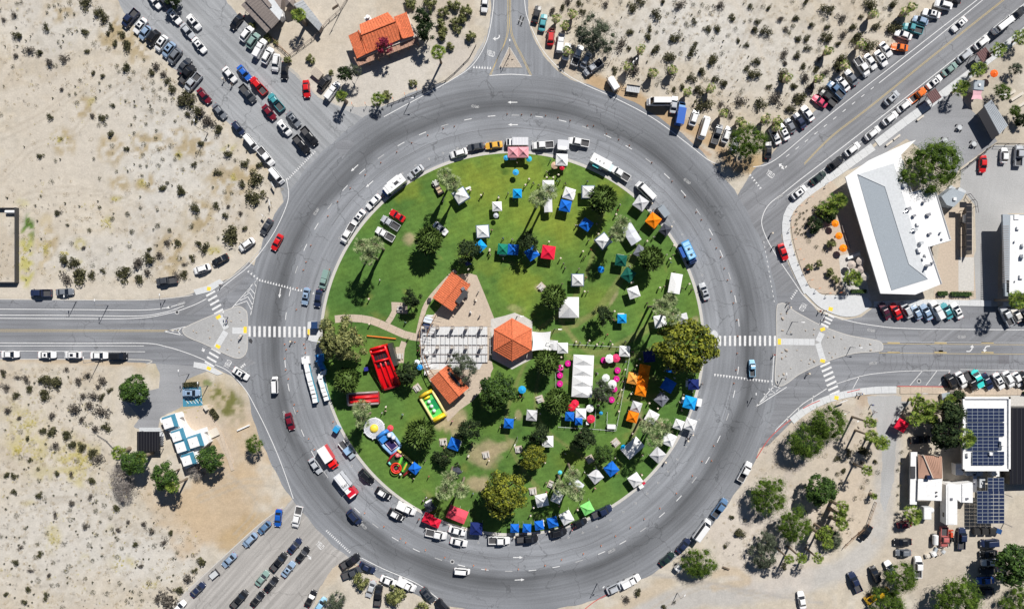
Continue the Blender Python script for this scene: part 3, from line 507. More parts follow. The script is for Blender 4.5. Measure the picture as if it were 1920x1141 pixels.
for a in [(961, 192, 180), (962, 234, 180), (665, 315, 222), (693, 345, 222), (525, 549, 262), (971, 1044, 0), (974, 1086, 3), (316, 576, 195, 9)]: arrow(*a)
def turn(pts, mb=None):
    line(pts, 2, mb or ML); a, b = pts[-2], pts[-1]; l = math.dist(a, b); f = ((b[0]-a[0])/l, (b[1]-a[1])/l); s_ = (f[1], -f[0])
    (mb or ML).prism(PP([(b[0]+s_[0]*4, b[1]+s_[1]*4), (b[0]-s_[0]*4, b[1]-s_[1]*4), (b[0]+f[0]*5, b[1]+f[1]*5)]), None, ZL+.001)
turn([(1812, 658), (1818, 658), (1822, 654), (1822.5, 651)]); turn([(1856, 648.5), (1850, 649), (1847, 652), (1846.5, 655)]); turn([(936, 66), (936, 70), (932, 73), (929, 73)]); turn([(1475, 311), (1472, 314), (1467, 312), (1464, 310)]); turn([(570, 1043), (575, 1040), (579, 1042), (580.5, 1044)]); turn([(1407+65, 365-52), (1469, 314)]); turn([(380, 652), (381, 655)])
def bike(x, y, ang):
    a = R(ang)
    def q(u, v): return (x+u*math.cos(a)+v*math.sin(a), y-(u*math.sin(a)-v*math.cos(a)))
    for cx_ in (-3.4, 1.6): line([q(cx_+1.7*math.cos(R(t)), 2.3*math.sin(R(t))) for t in range(0, 361, 45)], .7, MW, False, ZL+.003)
    line([q(-3.4, 0), q(-1.5, -2.4), q(.8, -2.2), q(1.6, 0)], .7, MW, False); line([q(-3.4, 0), q(-.8, .2), q(.8, -2.2)], .7, MW, False, ZL+.001)
    for o_ in (4.6, 7): line([q(o_, -2.8), q(o_+2.2, 0), q(o_, 2.8)], .9, MW, False)
for a in [(893, 200, 172), (594, 395, 237), (533, 775, 284), (1145, 1033, 28), (1290, 341, 143), (1635, 619, 170), (1635, 681, 10), (1805, 631, 180), (342, 568, 200), (680, 984, 318), (1460, 370, 38)]: bike(*a)
TR = MB(); qr = random.Random(4)
for r_, a0, a1 in [(444, 20, 75), (446, 95, 160), (443, 200, 262), (447, 275, 335), (403, 30, 150), (470, 60, 120), (402, 220, 300), (388, 170, 200), (472, 205, 240), (468, 300, 345), (420, 340, 372)]:
    line([(960+(r_+qr.uniform(-1.2, 1.2))*math.cos(R(a)), 643-(r_+qr.uniform(-1.2, 1.2))*math.sin(R(a))) for a in range(a0, a1, 3)], .7, TR, True, .027)
for k in range(46):
    a = qr.uniform(0, 6.28); r_ = qr.uniform(362, 470); l = qr.uniform(10, 34); line([(960+(r_+l*t/4)*math.cos(a+qr.uniform(-.006, .006)), 643-(r_+l*t/4)*math.sin(a+qr.uniform(-.006, .006))) for t in range(5)], .5, TR, True, .0262)
for k in range(26): x = 1660+k*10+qr.uniform(-3, 3); line([(x, 665), (x+qr.uniform(-3, 3), 680), (x+qr.uniform(-4, 4), 693)], .5, TR, True, .0262)
TR.build('tar_seams', 'tar', kind='structure')
ML.build('white_road_markings', 'white_line', kind='structure'); MW.build('worn_road_markings', 'worn_line', kind='structure'); MY.build('yellow_road_markings', 'yellow_line', kind='structure')
def text(s_, x, y, ang, size, m, z=.034, sx=1, parent=None, name='lettering'):
    c = bpy.data.curves.new(name, 'FONT'); c.body = s_; c.size = size; c.align_x = 'CENTER'; c.align_y = 'CENTER'; c.offset = .01*size
    t = bpy.data.objects.new(name, c); col.objects.link(t); dg = bpy.context.evaluated_depsgraph_get(); me = bpy.data.meshes.new_from_object(t.evaluated_get(dg)); bpy.data.objects.remove(t)
    me.materials.clear(); me.materials.append(M[m]); o = bpy.data.objects.new(name, me); col.objects.link(o); o.rotation_euler = (0, 0, R(ang)); o.scale = (sx, 1, 1)
    if parent: o.parent = parent; o.location = (x, y, z)
    else: o.location = (*P(x, y), z); o['kind'] = 'structure'
    return o
for (x, y, a) in [(920, 101, -18), (1444, 327, -38), (1505, 575, -121), (428, 682, 60), (600, 1022, -45)]: text('YIELD', x, y, a, 2.1, 'white_line', sx=.42, name='yield_lettering')
for (x, y) in [(332, 585), (848, 1052), (1723, 714), (1701, 731)]:
    MB().lathe([(.38, .032), (.62, .036), (.62, .03)], 16, (*P(x, y), 0)).build('manhole_ring', 'worn_line', kind='structure'); MB().cyl((*P(x, y), .022), .36, .012, 14).build('manhole_cover', 'dark_metal', kind='structure')
sheet('drain_cover', [(466, 636), (471, 634), (474, 639), (472, 644), (467, 641)], .034, 'dark_metal')
# blue parking bay
sheet('blue_bay', [(343, 724), (377, 724), (380, 760), (343, 762)], .014, 'teal'); bb = MB()
for i in range(5): a = (346+i*6.5, 747); bb.strip(PP([a, (a[0]+8, a[1]+9)]), .16, .018)
bb.strip(PP([(343, 745), (379, 744)]), .14, .02); bb.build('bay_stripes', 'white_line', kind='structure')
# ---------------------------------------------------------------- pavements
def walk(name, path, w, step, m='pale_concrete', z=.14):
    r = empty(name); r['kind'] = 'structure'; pave(r, path, w, step, m, z); return r
walk('pavement', [(1960, 30), (1915, 64), (1860, 106), (1800, 152), (1740, 197), (1688, 235), (1640, 272)], 15, 22)
walk('pavement', [(1637, 275), (1570, 323), (1518, 358), (1490, 382), (1476, 404), (1474, 440), (1484, 482), (1500, 520), (1516, 552)], 15, 15)
sheet('pavement', smooth([(1508, 545), (1520, 560), (1540, 578), (1575, 592), (1605, 592), (1625, 580), (1634, 570), (1620, 555), (1585, 553), (1560, 553), (1540, 552), (1524, 540)], True, 3), .142, 'pale_concrete', th=1)
walk('pavement', [(1638, 570), (1700, 568), (1760, 567), (1870, 569)], 11, 20); walk('pavement', [(1880, 570), (1960, 570)], 8, 20)
walk('pavement', [(1484, 789), (1505, 772), (1530, 757), (1560, 745), (1600, 736), (1640, 731), (1685, 730)], 13, 14); walk('pavement', [(1687, 731), (1740, 731), (1800, 733), (1960, 734)], 13, 20, 'tan_concrete')
sheet('pavement', [(363, 543), (368, 553), (396, 546), (420, 530), (412, 523), (388, 536)], .13, 'pale_concrete', th=1); sheet('pavement', [(364, 678), (388, 682), (418, 700), (408, 703), (385, 693), (363, 688)], .13, 'pale_concrete', th=1)
sheet('pavement', smooth([(577, 606), (580, 603), (588, 602), (597, 604), (607, 614), (610, 640), (594, 641), (580, 638), (577, 632)], True, 3), .15, 'pale_concrete', th=1); sheet('pavement', smooth([(1324, 655), (1334, 622), (1342, 620), (1346, 628), (1347, 646), (1343, 652), (1334, 655)], True, 3), .15, 'pale_concrete', th=1)
rk = MB()
for p in ([(1418, 858), (1440, 824), (1462, 802), (1482, 786)], [(1505, 765), (1520, 757), (1537, 750)], [(1588, 735), (1600, 732), (1612, 729)], [(1682, 723.5), (1775, 724.5)], [(1090, 1146), (1115, 1126), (1141, 1112)]): rk.strip(PP(smooth(p)), .22, .15)
rk.build('red_kerb', 'red_kerb', kind='structure')
kb = MB()
for p in ([(-60, 560), (150, 562), (270, 562), (340, 556), (362, 552)], [(420, 529), (450, 507), (490, 465)], [(-60, 673), (60, 673), (268, 674), (275, 682)], [(1040, 120+14)], [(530, 950), (490, 979), (430, 1033), (345, 1112)]):
    if len(p) > 1: kb.strip(PP(smooth(p)), .25, .03)
kb.build('kerb', 'kerb', kind='structure')
# ================================================================ PARK LAWN
nr, na = 110, 330; rr = np.linspace(0, 355.5, nr)*S; aa = np.arange(na)/na*2*PI; RRm, AAm = np.meshgrid(rr, aa, indexing='ij')
k0x, k0y = P(960, 643); X = (k0x+RRm*np.cos(AAm)).ravel(); Y = (k0y+RRm*np.sin(AAm)).ravel(); idx = np.arange(nr*na).reshape(nr, na); i2 = np.roll(idx, -1, 1)
quads = np.stack([idx[:-1], idx[1:], i2[1:], i2[:-1]], -1).reshape(-1, 4)
T = Tint(X, Y, (.088, .168, .036)); G2 = (.115, .195, .036); GY2 = (.19, .235, .035); DK = (.06, .135, .03); DIRT = (.36, .29, .18)
T.mixin(sstep(-.1, .35, T.n1)*.6, G2); T.mixin(sstep(.05, .4, -T.n1+T.n2*.4)*.6, DK)
T.blob(970, 370, 130, 80, 0, (.155, .235, .035), .75, .7); T.blob(985, 540, 50, 40, 20, (.17, .25, .035), .6, .6); T.blob(700, 520, 80, 120, 20, (.06, .135, .03), .5, .7); T.blob(1080, 440, 70, 50, 0, (.14, .215, .035), .5, .7)
for a in [(900, 360, 40, 30, 0), (930, 330, 40, 26, 0), (1000, 320, 30, 20, 0), (1065, 430, 30, 26, 0), (985, 545, 28, 34, 20), (960, 520, 26, 14, 30), (910, 500, 22, 12, 0), (1000, 530, 40, 12, 40), (760, 350, 26, 20, 0), (1140, 350, 30, 20, 0), (775, 800, 18, 26, -30), (1070, 860, 26, 16, 0), (1200, 740, 10, 40, -15), (1040, 400, 60, 40, 0), (880, 480, 18, 12, 0), (1115, 560, 30, 26, 0), (880, 330, 40, 30, 20)]: T.blob(*a, GY2, .62 if a[1] < 440 else .4, .7)
for a in [(768, 448, 13, 12, 0, .8), (894, 905, 22, 14, 0, .85), (908, 852, 24, 22, 0, .75), (940, 838, 26, 8, 25, .7), (965, 578, 16, 8, 0, .35), (1150, 560, 18, 4, 60, .6), (1010, 540, 8, 7, 0, .4), (845, 790, 34, 22, -20, .9), (1305, 600, 8, 12, 0, .7), (1195, 790, 4, 26, -20, .6), (1083, 835, 8, 6, 0, .3), (972, 775, 6, 8, 0, .6), (1140, 585, 4, 14, 30, .5), (880, 560, 6, 20, 0, .5), (612, 590, 5, 12, 0, .5), (1162, 740, 6, 10, 0, .6)]: T.blob(*a[:5], DIRT, a[5], .35)
for k in range(70): q = random.Random(k); a_ = q.uniform(0, 6.28); r_ = 330*math.sqrt(q.random()); T.blob(960+r_*math.cos(a_), 643+r_*math.sin(a_), q.uniform(5, 16), q.uniform(3, 8), q.uniform(0, 180), q.choice([(.2, .21, .07), (.17, .2, .05), (.04, .1, .02)]), .55, .6, sp=1)
for k in range(9): q = random.Random(k+90); a_ = q.uniform(-1.2, 1.6); x_, y_ = 960+300*math.cos(a_), 643+300*math.sin(a_); T.track([(x_, y_), (960+160*math.cos(a_+.3), 643+160*math.sin(a_+.3)), (1000+q.uniform(-40, 60), 600+q.uniform(-60, 90))], 7, (.21, .21, .08), .5)
grid_mesh('park_lawn', X, Y, np.full_like(X, .15), T.C, 'turf', quads)['kind'] = 'structure'
MB().lathe([(355.5*S, 0), (355.5*S, .16), (361*S, .15), (361*S, .0)], 200, (CX, CY, 0)).build('kerb', 'kerb', kind='structure')
# park paths and court
ZP = .17
walk('park_path', [(628, 598), (660, 596), (695, 600), (730, 614), (762, 628), (792, 633)], 14, 17, 'tan_concrete', ZP); walk('park_path', [(727, 605), (738, 588), (741, 574)], 10, 12, 'tan_concrete', ZP+.003); walk('park_path', [(758, 640), (752, 660), (752, 678)], 11, 12, 'tan_concrete', ZP+.003)
walk('park_path', [(784, 628), (790, 600), (802, 566), (838, 524), (862, 500)], 9, 12, 'tan_concrete', ZP+.002)
sheet('picnic_pad', [(734, 566), (764, 567), (764, 588), (735, 587)], ZP, 'tan_concrete', th=1); sheet('picnic_pad', [(742, 650), (759, 650), (757, 680), (742, 680)], ZP-.004, 'tan_concrete', th=1)
T2 = sheet('sand_court', [(838, 560), (858, 515), (880, 512), (894, 516), (910, 555), (928, 600), (926, 622), (820, 622), (805, 600)], ZP-.003, 'tan_concrete', th=1)
pl = empty('plaza'); pl['kind'] = 'structure'
for r_ in range(4):
    for c_ in range(7): x, y = 797+c_*18, 622+r_*20; MB().prism(PP([(x-8.8, y-9.8), (x+8.8, y-9.8), (x+8.8, y+9.8), (x-8.8, y+9.8)]), .05, ZP+random.uniform(-.003, .004)).build('paving_slab', 'pale_concrete', pl)
sheet('plaza_edge', [(786, 610), (920, 610), (920, 705), (880, 750), (840, 790), (800, 700), (788, 660)], ZP-.008, 'tan_concrete', th=1)
sheet('park_path', [(905, 680), (922, 676), (925, 690), (905, 730), (885, 752), (862, 768), (850, 775), (868, 740), (890, 710)], ZP-.001, 'tan_concrete', th=1)
sheet('pavilion_floor', [(920, 598), (945, 592), (965, 586), (985, 594), (998, 602), (998, 672), (960, 692), (922, 672)], ZP-.002, 'concrete', th=1)
sheet('patio', [(800, 590), (838, 590), (832, 622), (790, 622)], ZP-.004, 'pale_concrete', th=1)
# pads with picnic tables
PADS = [(1015, 538, 45), (831, 828, 5), (911, 852, 12), (972, 842, 8), (999, 920, 8), (1034, 908, -25), (1012, 748, 20), (1154, 829, 40), (1106, 860, 30), (782, 727, 35)]
for (x, y, a) in PADS:
    c = P(x, y); MB().box((*c, .12), (2.1, 2.1, .1), R(a)).build('picnic_pad', 'tan_concrete', kind='structure')
# garden beds right of the ring, other paving on the right
sheet('garden_bed', smooth([(1545, 340), (1570, 352), (1600, 400), (1620, 470), (1622, 520), (1612, 552), (1560, 551), (1535, 548), (1512, 528), (1492, 470), (1484, 430), (1484, 402), (1500, 376)], True, 3), .13, 'tan_concrete', th=1)
sheet('terrace', [(1572, 480), (1612, 470), (1632, 560), (1590, 560), (1578, 530)], .136, 'concrete', th=1)
sheet('garden_yard', [(1768, 400), (1820, 375), (1826, 480), (1830, 560), (1800, 565), (1750, 560)], .012, 'tan_concrete')
sheet('slab', [(1797, 482), (1826, 482), (1826, 545), (1797, 545)], .02, 'concrete'); sheet('slab_edge', [(1783, 480), (1793, 480), (1793, 530), (1783, 530)], .02, 'tan_concrete')
sheet('walkway', [(1690, 742), (1792, 742), (1792, 752), (1690, 752)], .01, 'tan_concrete'); sheet('walkway', [(1895, 740), (1990, 740), (1990, 765), (1895, 765)], .01, 'concrete')
walk('garden_path', [(345, 770), (400, 757), (385, 770)], 4, 12, 'tan_concrete', .02); sheet('garden_path', [(340, 770), (385, 757), (405, 785), (440, 865), (432, 872), (405, 820), (350, 800)], .008, 'tan_concrete', .6)
# ================================================================ VEHICLES
def loft(mb, st):
    """st: stations (x, half width, z bottom, z shoulder, z top, top half width)"""
    vs = []; fs = []
    for (x, w_, zb, zs, zt, tw) in st: vs += [(x, -w_*.92, zb), (x, -w_, (zb+zs)/2), (x, -w_*.97, zs), (x, -tw, zt), (x, 0, zt+.03), (x, tw, zt), (x, w_*.97, zs), (x, w_, (zb+zs)/2), (x, w_*.92, zb)]
    k = 9
    for i in range(len(st)-1):
        for j in range(k): a, b = i*k+j, i*k+(j+1) % k; fs.append((a, b, b+k, a+k))
    fs += [tuple(range(k)), tuple(range(len(st)*k-1, len(st)*k-k-1, -1))]
    # orient outward
    mb.add(vs, [f[::-1] for f in fs]); return mb
def wheel_kit(r=.33, w_=.22):
    t = MB(); vs = []
    t.tube([(0, -w_/2, 0), (0, w_/2, 0)], r, 12); rim = MB().tube([(0, -w_/2-.01, 0), (0, w_/2+.01, 0)], r*.6, 8)
    return t.mesh('wheel', 'rubber'), rim.mesh('rim', 'steel')
WH_ = wheel_kit()
LENS = MB().box((0, 0, 0), (.12, .34, .14)).mesh('headlight', 'lens'); RLENS = MB().box((0, 0, 0), (.1, .3, .16)).mesh('tail_light', 'red_lens')
MIRR = MB().box((0, 0, 0), (.16, .2, .13)).mesh('mirror', 'paint')
def glass_quad(a, b, c, d_, t=.015, nm='windscreen'):
    A, B, C_, D = map(Vector, (a, b, c, d_)); n = (B-A).cross(D-A).normalized()
    if n.z < 0: n = -n
    mb = MB(); mb.add([A+n*t, B+n*t, C_+n*t, D+n*t, A-n*.02, B-n*.02, C_-n*.02, D-n*.02], [(0, 1, 2, 3), (0, 4, 5, 1), (1, 5, 6, 2), (2, 6, 7, 3), (3, 7, 4, 0)]); return mb.mesh(nm, 'glass')
KITS = {}
def car_kit(kind, L_=4.7, W=1.86, hood=1.15, ws=.75, roof=1.6, rw=.7, Hh=1.45, belt=.92, trunk_z=None, bed=0, shell=False, sunroof=False, rails=False):
    w_ = W/2; f = L_/2; xb = -f; hz = belt-.04; tz = trunk_z or belt
    body = MB(); x_ws = f-hood; x_rf = x_ws-ws; x_rr = x_rf-roof; x_rb = x_rr-rw
    loft(body, [(f, w_*.68, .35, .6, .62, w_*.6), (f-.12, w_*.84, .26, .68, .72, w_*.7), (f-.45, w_*.96, .22, .76, hz-.08, w_*.8), (x_ws, w_, .22, belt-.06, belt, w_*.88)]+
         ([(x_rb, w_, .22, belt-.04, belt+.02, w_*.9), (xb+.35, w_*.97, .25, tz-.06, tz, w_*.88), (xb+.1, w_*.88, .3, tz-.12, tz-.04, w_*.8), (xb, w_*.76, .38, tz-.25, tz-.2, w_*.7)] if not bed else
          [(x_rb, w_, .22, belt-.02, belt+.02, w_*.9)]))
    rw2 = w_*.74; z0 = belt-.02
    body.add([(x_ws, -w_*.9, z0), (x_ws, w_*.9, z0), (x_rf, rw2, Hh-.04), (x_rf, -rw2, Hh-.04), (x_rr, -rw2, Hh-.05), (x_rr, rw2, Hh-.05), (x_rb, w_*.88, z0), (x_rb, -w_*.88, z0)],
             [(0, 1, 2, 3), (3, 2, 5, 4), (4, 5, 6, 7), (1, 6, 5, 2), (0, 3, 4, 7)])
    parts = []
    if bed:
        bl = -f-x_rb; body.box(((x_rb-f)/2, 0, .45), (abs(bl), W*.98, .4)); bd = MB()
        for s_ in (-1, 1): body.box(((x_rb-f)/2, s_*(w_-.07), .78), (abs(bl), .13, .5))
        body.box((-f+.05, 0, .8), (.1, W*.96, .48)); bd.box(((x_rb-f)/2, 0, .66), (abs(bl)-.1, W-.28, .05))
        if shell: body.add([(x_rb-.02, -w_*.93, belt), (x_rb-.02, w_*.93, belt), (-f+.03, w_*.9, belt), (-f+.03, -w_*.9, belt), (x_rb-.04, -w_*.8, Hh), (x_rb-.04, w_*.8, Hh), (-f+.14, w_*.78, Hh-.03), (-f+.14, -w_*.78, Hh-.03)], [(4, 7, 6, 5), (0, 4, 5, 1), (2, 6, 7, 3), (0, 3, 7, 4), (1, 5, 6, 2)])
        else: parts.append(('cargo_bed', bd.mesh('cargo_bed', 'bed_liner'), False))
    parts.insert(0, ('body', body.mesh('body_'+kind, 'paint'), True))
    rf = MB(); rf.add([(x_rf-.06, -rw2*.97, Hh-.03), (x_rf-.06, rw2*.97, Hh-.03), (x_rr+.05, rw2*.97, Hh-.04), (x_rr+.05, -rw2*.97, Hh-.04), (x_rf-.2, -rw2*.8, Hh+.02), (x_rf-.2, rw2*.8, Hh+.02), (x_rr+.18, rw2*.8, Hh+.01), (x_rr+.18, -rw2*.8, Hh+.01)],
                      [(4, 5, 6, 7)[::-1], (0, 1, 5, 4), (1, 2, 6, 5), (2, 3, 7, 6), (3, 0, 4, 7)])
    sub = []
    if sunroof: sub.append(('sunroof', MB().box(((x_rf+x_rr)/2+.15, 0, Hh+.03), (roof*.42, rw2*1.1, .02)).mesh('sunroof', 'glass'), False))
    if rails: sub += [('roof_rail', MB().box(((x_rf+x_rr)/2, s_*rw2*.9, Hh+.05), (roof*.85, .05, .06)).mesh('roof_rail', 'dark_metal'), False) for s_ in (-1, 1)]
    parts.append(('roof', rf.mesh('roof_'+kind, 'paint'), True, sub))
    e = .07; parts.append(('windscreen', glass_quad((x_ws-.03, -w_*.86, z0+e), (x_ws-.03, w_*.86, z0+e), (x_rf+.05, rw2*.94, Hh-.08), (x_rf+.05, -rw2*.94, Hh-.08)), False))
    parts.append(('rear_window', glass_quad((x_rr-.03, -rw2*.92, Hh-.09), (x_rr-.03, rw2*.92, Hh-.09), (x_rb+.06, w_*.8, z0+e), (x_rb+.06, -w_*.8, z0+e), nm='rear_window'), False))
    for s_ in (-1, 1):
        A = [(x_ws-.25, s_*(w_*.9), z0+.05), (x_rb+.22, s_*(w_*.885), z0+.05), (x_rr+.02, s_*(rw2+.02), Hh-.1), (x_rf-.05, s_*(rw2+.02), Hh-.1)]
        mb = MB(); nn = (0, s_*.015, .004); mb.add([tuple(Vector(a)+Vector(nn)) for a in A], [(0, 1, 2, 3) if s_ < 0 else (3, 2, 1, 0)]); parts.append(('side_window', mb.mesh('side_window', 'glass'), False))
    res = []
    for it in parts: res.append(it)
    KITS[kind] = (res, f, w_, x_ws, belt); return res
car_kit('sedan', 4.75, 1.84, 1.2, .75, 1.35, .72, 1.42, .9); car_kit('hatchback', 4.2, 1.78, 1.0, .7, 1.6, .5, 1.5, .93); car_kit('suv', 4.75, 1.92, 1.1, .6, 2.1, .4, 1.72, 1.05, rails=True)
car_kit('sedan_sunroof', 4.8, 1.86, 1.2, .75, 1.35, .72, 1.43, .9, sunroof=True); car_kit('suv_sunroof', 4.7, 1.9, 1.1, .65, 2.0, .4, 1.7, 1.05, sunroof=True); car_kit('coupe', 4.5, 1.86, 1.35, .75, .95, .85, 1.3, .86)
car_kit('pickup', 5.6, 1.98, 1.25, .55, 1.15, .25, 1.82, 1.12, bed=1); car_kit('crew_pickup', 5.8, 2.0, 1.25, .55, 1.6, .22, 1.85, 1.14, bed=1); car_kit('camper_shell_pickup', 5.5, 1.94, 1.25, .5, 1.2, .1, 1.8, 1.1, bed=1, shell=True)
car_kit('minivan', 5.0, 1.96, .85, .8, 2.7, .35, 1.75, 1.05); car_kit('van', 5.8, 2.0, .75, .7, 3.9, .15, 2.3, 1.3); car_kit('long_van', 6.6, 2.05, .8, .7, 4.7, .12, 2.7, 1.4)
def add_common(r, kind, colour, sc_=1):
    res, f, w_, x_ws, belt = KITS[kind]
    for sx_ in (f*.62, -f*.58):
        for sy_ in (-1, 1):
            o = bpy.data.objects.new('wheel', WH_[0]); col.objects.link(o); o.parent = r; o.location = (sx_, sy_*(w_-.1), .33)
            q = bpy.data.objects.new('rim', WH_[1]); col.objects.link(q); q.parent = o
    for sy_ in (-1, 1):
        o = bpy.data.objects.new('headlight', LENS); col.objects.link(o); o.parent = r; o.location = (f-.12, sy_*w_*.66, .66); o.rotation_euler = (0, 0, -sy_*.3)
        o = bpy.data.objects.new('tail_light', RLENS); col.objects.link(o); o.parent = r; o.location = (-f+.04, sy_*w_*.66, .74); o.rotation_euler = (0, 0, sy_*.2)
        o = bpy.data.objects.new('mirror', MIRR); col.objects.link(o); o.parent = r; o.location = (x_ws-.3, sy_*(w_+.06), belt+.08); o.color = (*colour, 1)
COL = {'white': (.8, .8, .8), 'silver': (.45, .47, .5), 'pale blue': (.26, .36, .5), 'grey': (.17, .185, .21), 'dark grey': (.06, .065, .075), 'black': (.012, .013, .016), 'navy': (.018, .028, .07), 'blue': (.02, .12, .5), 'red': (.6, .012, .015), 'maroon': (.16, .008, .02),
       'teal': (.06, .3, .34), 'turquoise': (.05, .62, .58), 'orange': (.8, .16, .01), 'yellow': (.75, .42, .06), 'pink': (.65, .06, .14), 'dark green': (.015, .035, .03), 'beige': (.6, .57, .52), 'light blue': (.3, .55, .75), 'bright blue': (.01, .1, .45), 'sea green': (.22, .33, .3), 'steel blue': (.1, .19, .33), 'dusty red': (.5, .14, .13), 'plum': (.07, .012, .03)}
KN = {'sedan': 'sedan', 'hatchback': 'hatchback', 'suv': 'SUV', 'sedan_sunroof': 'sedan with dark sunroof', 'suv_sunroof': 'SUV with dark sunroof', 'coupe': 'coupe', 'pickup': 'pickup', 'crew_pickup': 'four-door pickup', 'camper_shell_pickup': 'pickup with covered bed', 'minivan': 'minivan', 'van': 'van', 'long_van': 'long van'}
CT = {'s': 'sedan', 'h': 'hatchback', 'u': 'suv', 'S': 'sedan_sunroof', 'U': 'suv_sunroof', 'c': 'coupe', 'p': 'pickup', 'P': 'crew_pickup', 'C': 'camper_shell_pickup', 'm': 'minivan', 'v': 'van', 'V': 'long_van'}
CC = {'w': 'white', 'v': 'silver', 'y': 'pale blue', 'g': 'grey', 'd': 'dark grey', 'k': 'black', 'n': 'navy', 'b': 'blue', 'r': 'red', 'm': 'maroon', 't': 'teal', 'q': 'turquoise', 'o': 'orange', 'e': 'yellow', 'p': 'pink', 'G': 'dark green', 'B': 'beige', 'L': 'light blue', 'x': 'bright blue', 'a': 'sea green', 'z': 'steel blue', 'R': 'dusty red', 'M': 'plum'}
CATN = {'p': 'pickup', 'P': 'pickup', 'C': 'pickup', 'v': 'van', 'V': 'van', 'm': 'van'}
def row(group, place, data, z=0.0):
    """place = wording of the row; the cars are counted along it"""
    n = len(data)
    for i, s_ in enumerate(data):
        x, y, a, t, c = s_[:5]; kind = CT[t]; colr = CC[c]
        lab = s_[5] if len(s_) > 5 and isinstance(s_[5], str) else '%s %s, %s%s' % (colr, KN[kind], (ordn(i)+' ') if n > 1 else '', place)
        j = random.Random(i*31+int(x)); base = COL[colr]; jj = j.uniform(.93, 1.03); cc = tuple(min(.85, v*jj) for v in base)
        nm = {'p': 'pickup_truck', 'P': 'pickup_truck', 'C': 'pickup_truck', 'v': 'parked_van', 'V': 'parked_van', 'm': 'parked_van'}.get(t, 'parked_car')
        sc_ = s_[6] if len(s_) > 6 else 1.0
        px, py = P(x, y, 1.1); r = put(KITS[kind][0], nm, (px, py, z), R(a), lab, CATN.get(t, 'car'), group if n > 1 else None, cc, (sc_, sc_, sc_*1.15))
        add_common(r, kind, cc)
Z1, ZR, ZS = .012, .02, .004
row('cars angled along the desert edge of the upper left street', 'from top in desert-side row, upper left street', [(243, 34, 230, 'P', 'n'), (262, 48, 232, 'S', 'w'), (271, 61, 232, 'h', 'y'), (286, 71, 232, 'u', 'k'), (302, 81, 235, 'U', 'w'), (316, 93, 232, 'U', 'y'), (327, 105, 232, 'u', 'g'), (345, 122, 50, 's', 'd'), (350, 138, 50, 'P', 'k'), (361, 154, 230, 'P', 'v')], Z1)
row('cars parked parallel down the upper left street', 'from top in parallel line down upper left street', [(382, 179, 310, 's', 'm'), (411, 208, 310, 's', 'g'), (446, 240, 310, 'h', 'n'), (470, 266, 310, 'v', 'w', 'upper of two white vans parked parallel on upper left street', .85), (498, 293, 310, 'P', 'w'), (518, 329, 310, 'v', 'w', 'white van at the bottom of the upper left street parallel line', .88)], Z1)
row('cars queueing down the upper left street', 'in left queue lane of upper left street', [(289, 1, 310, 's', 'w'), (309, 2, 310, 'u', 'd'), (326, 30, 310, 'S', 'w'), (363, 41, 310, 'U', 'w'), (351, 57, 310, 's', 'v'), (373, 84, 310, 'S', 'w'), (430, 139, 310, 's', 'w')], Z1)
row('cars waiting in the lower queue of the upper left street', 'from top in right queue lane near yield line', [(457, 136, 310, 's', 'b'), (484, 160, 132, 'P', 'r'), (464, 175, 310, 'p', 'd'), (517, 191, 130, 'p', 't'), (504, 210, 310, 's', 'm'), (550, 223, 310, 'S', 'g'), (533, 239, 310, 'U', 'w'), (580, 255, 310, 'P', 'k'), (565, 271, 310, 'P', 'k')], Z1)
row('cars nosed in beside the brown-roofed building', 'from left beside brown-roofed building', [(443, 40, 232, 's', 'k'), (462, 63, 52, 'u', 'w'), (474, 76, 55, 'u', 'a'), (487, 90, 62, 'C', 'w'), (501, 104, 62, 'u', 'w'), (517, 117, 262, 'u', 'w'), (533, 132, 268, 's', 'k')], ZS)
row('cars below the orange-roofed house lot', 'from left on lot below orange-roofed house', [(574, 166, 275, 's', 'r'), (608, 154, 52, 'u', 'k'), (623, 170, 54, 'C', 'w', 'white covered pickup with dusty red hood left of orange-roofed house')], ZS)
row('cars right of the top road', 'from top, nosed in right of the top road', [(1006, 26, 75, 's', 'k'), (1018, 42, 80, 's', 't'), (1033, 68, 85, 'u', 'r'), (1051, 79, 82, 'C', 'w'), (1063, 96, 80, 'U', 'w'), (1083, 103, 70, 'P', 'w'), (1099, 112, 64, 'u', 'v'), (1112, 126, 217, 'P', 'v')])
row(None, '', [(909, 6, 265, 's', 'w', 'white sedan driving up the top road at the photo edge')], ZR)
row('vehicles on the orange dirt strip above the ring', 'from left on orange dirt strip above ring', [(1236, 191, 180, 'V', 'w', 'white camper van parked side-on at the orange dirt strip'), (1264, 196, 82, 's', 'v'), (1302, 220, 72, 'u', 'w'), (1320, 239, 73, 'V', 'w', 'tallest white van nosed into palms on orange dirt strip'), (1345, 251, 72, 'p', 'g'), (1363, 252, 70, 'u', 'w'), (1380, 268, 68, 's', 'w', 'white sedan half hidden under the tree at the road corner')])
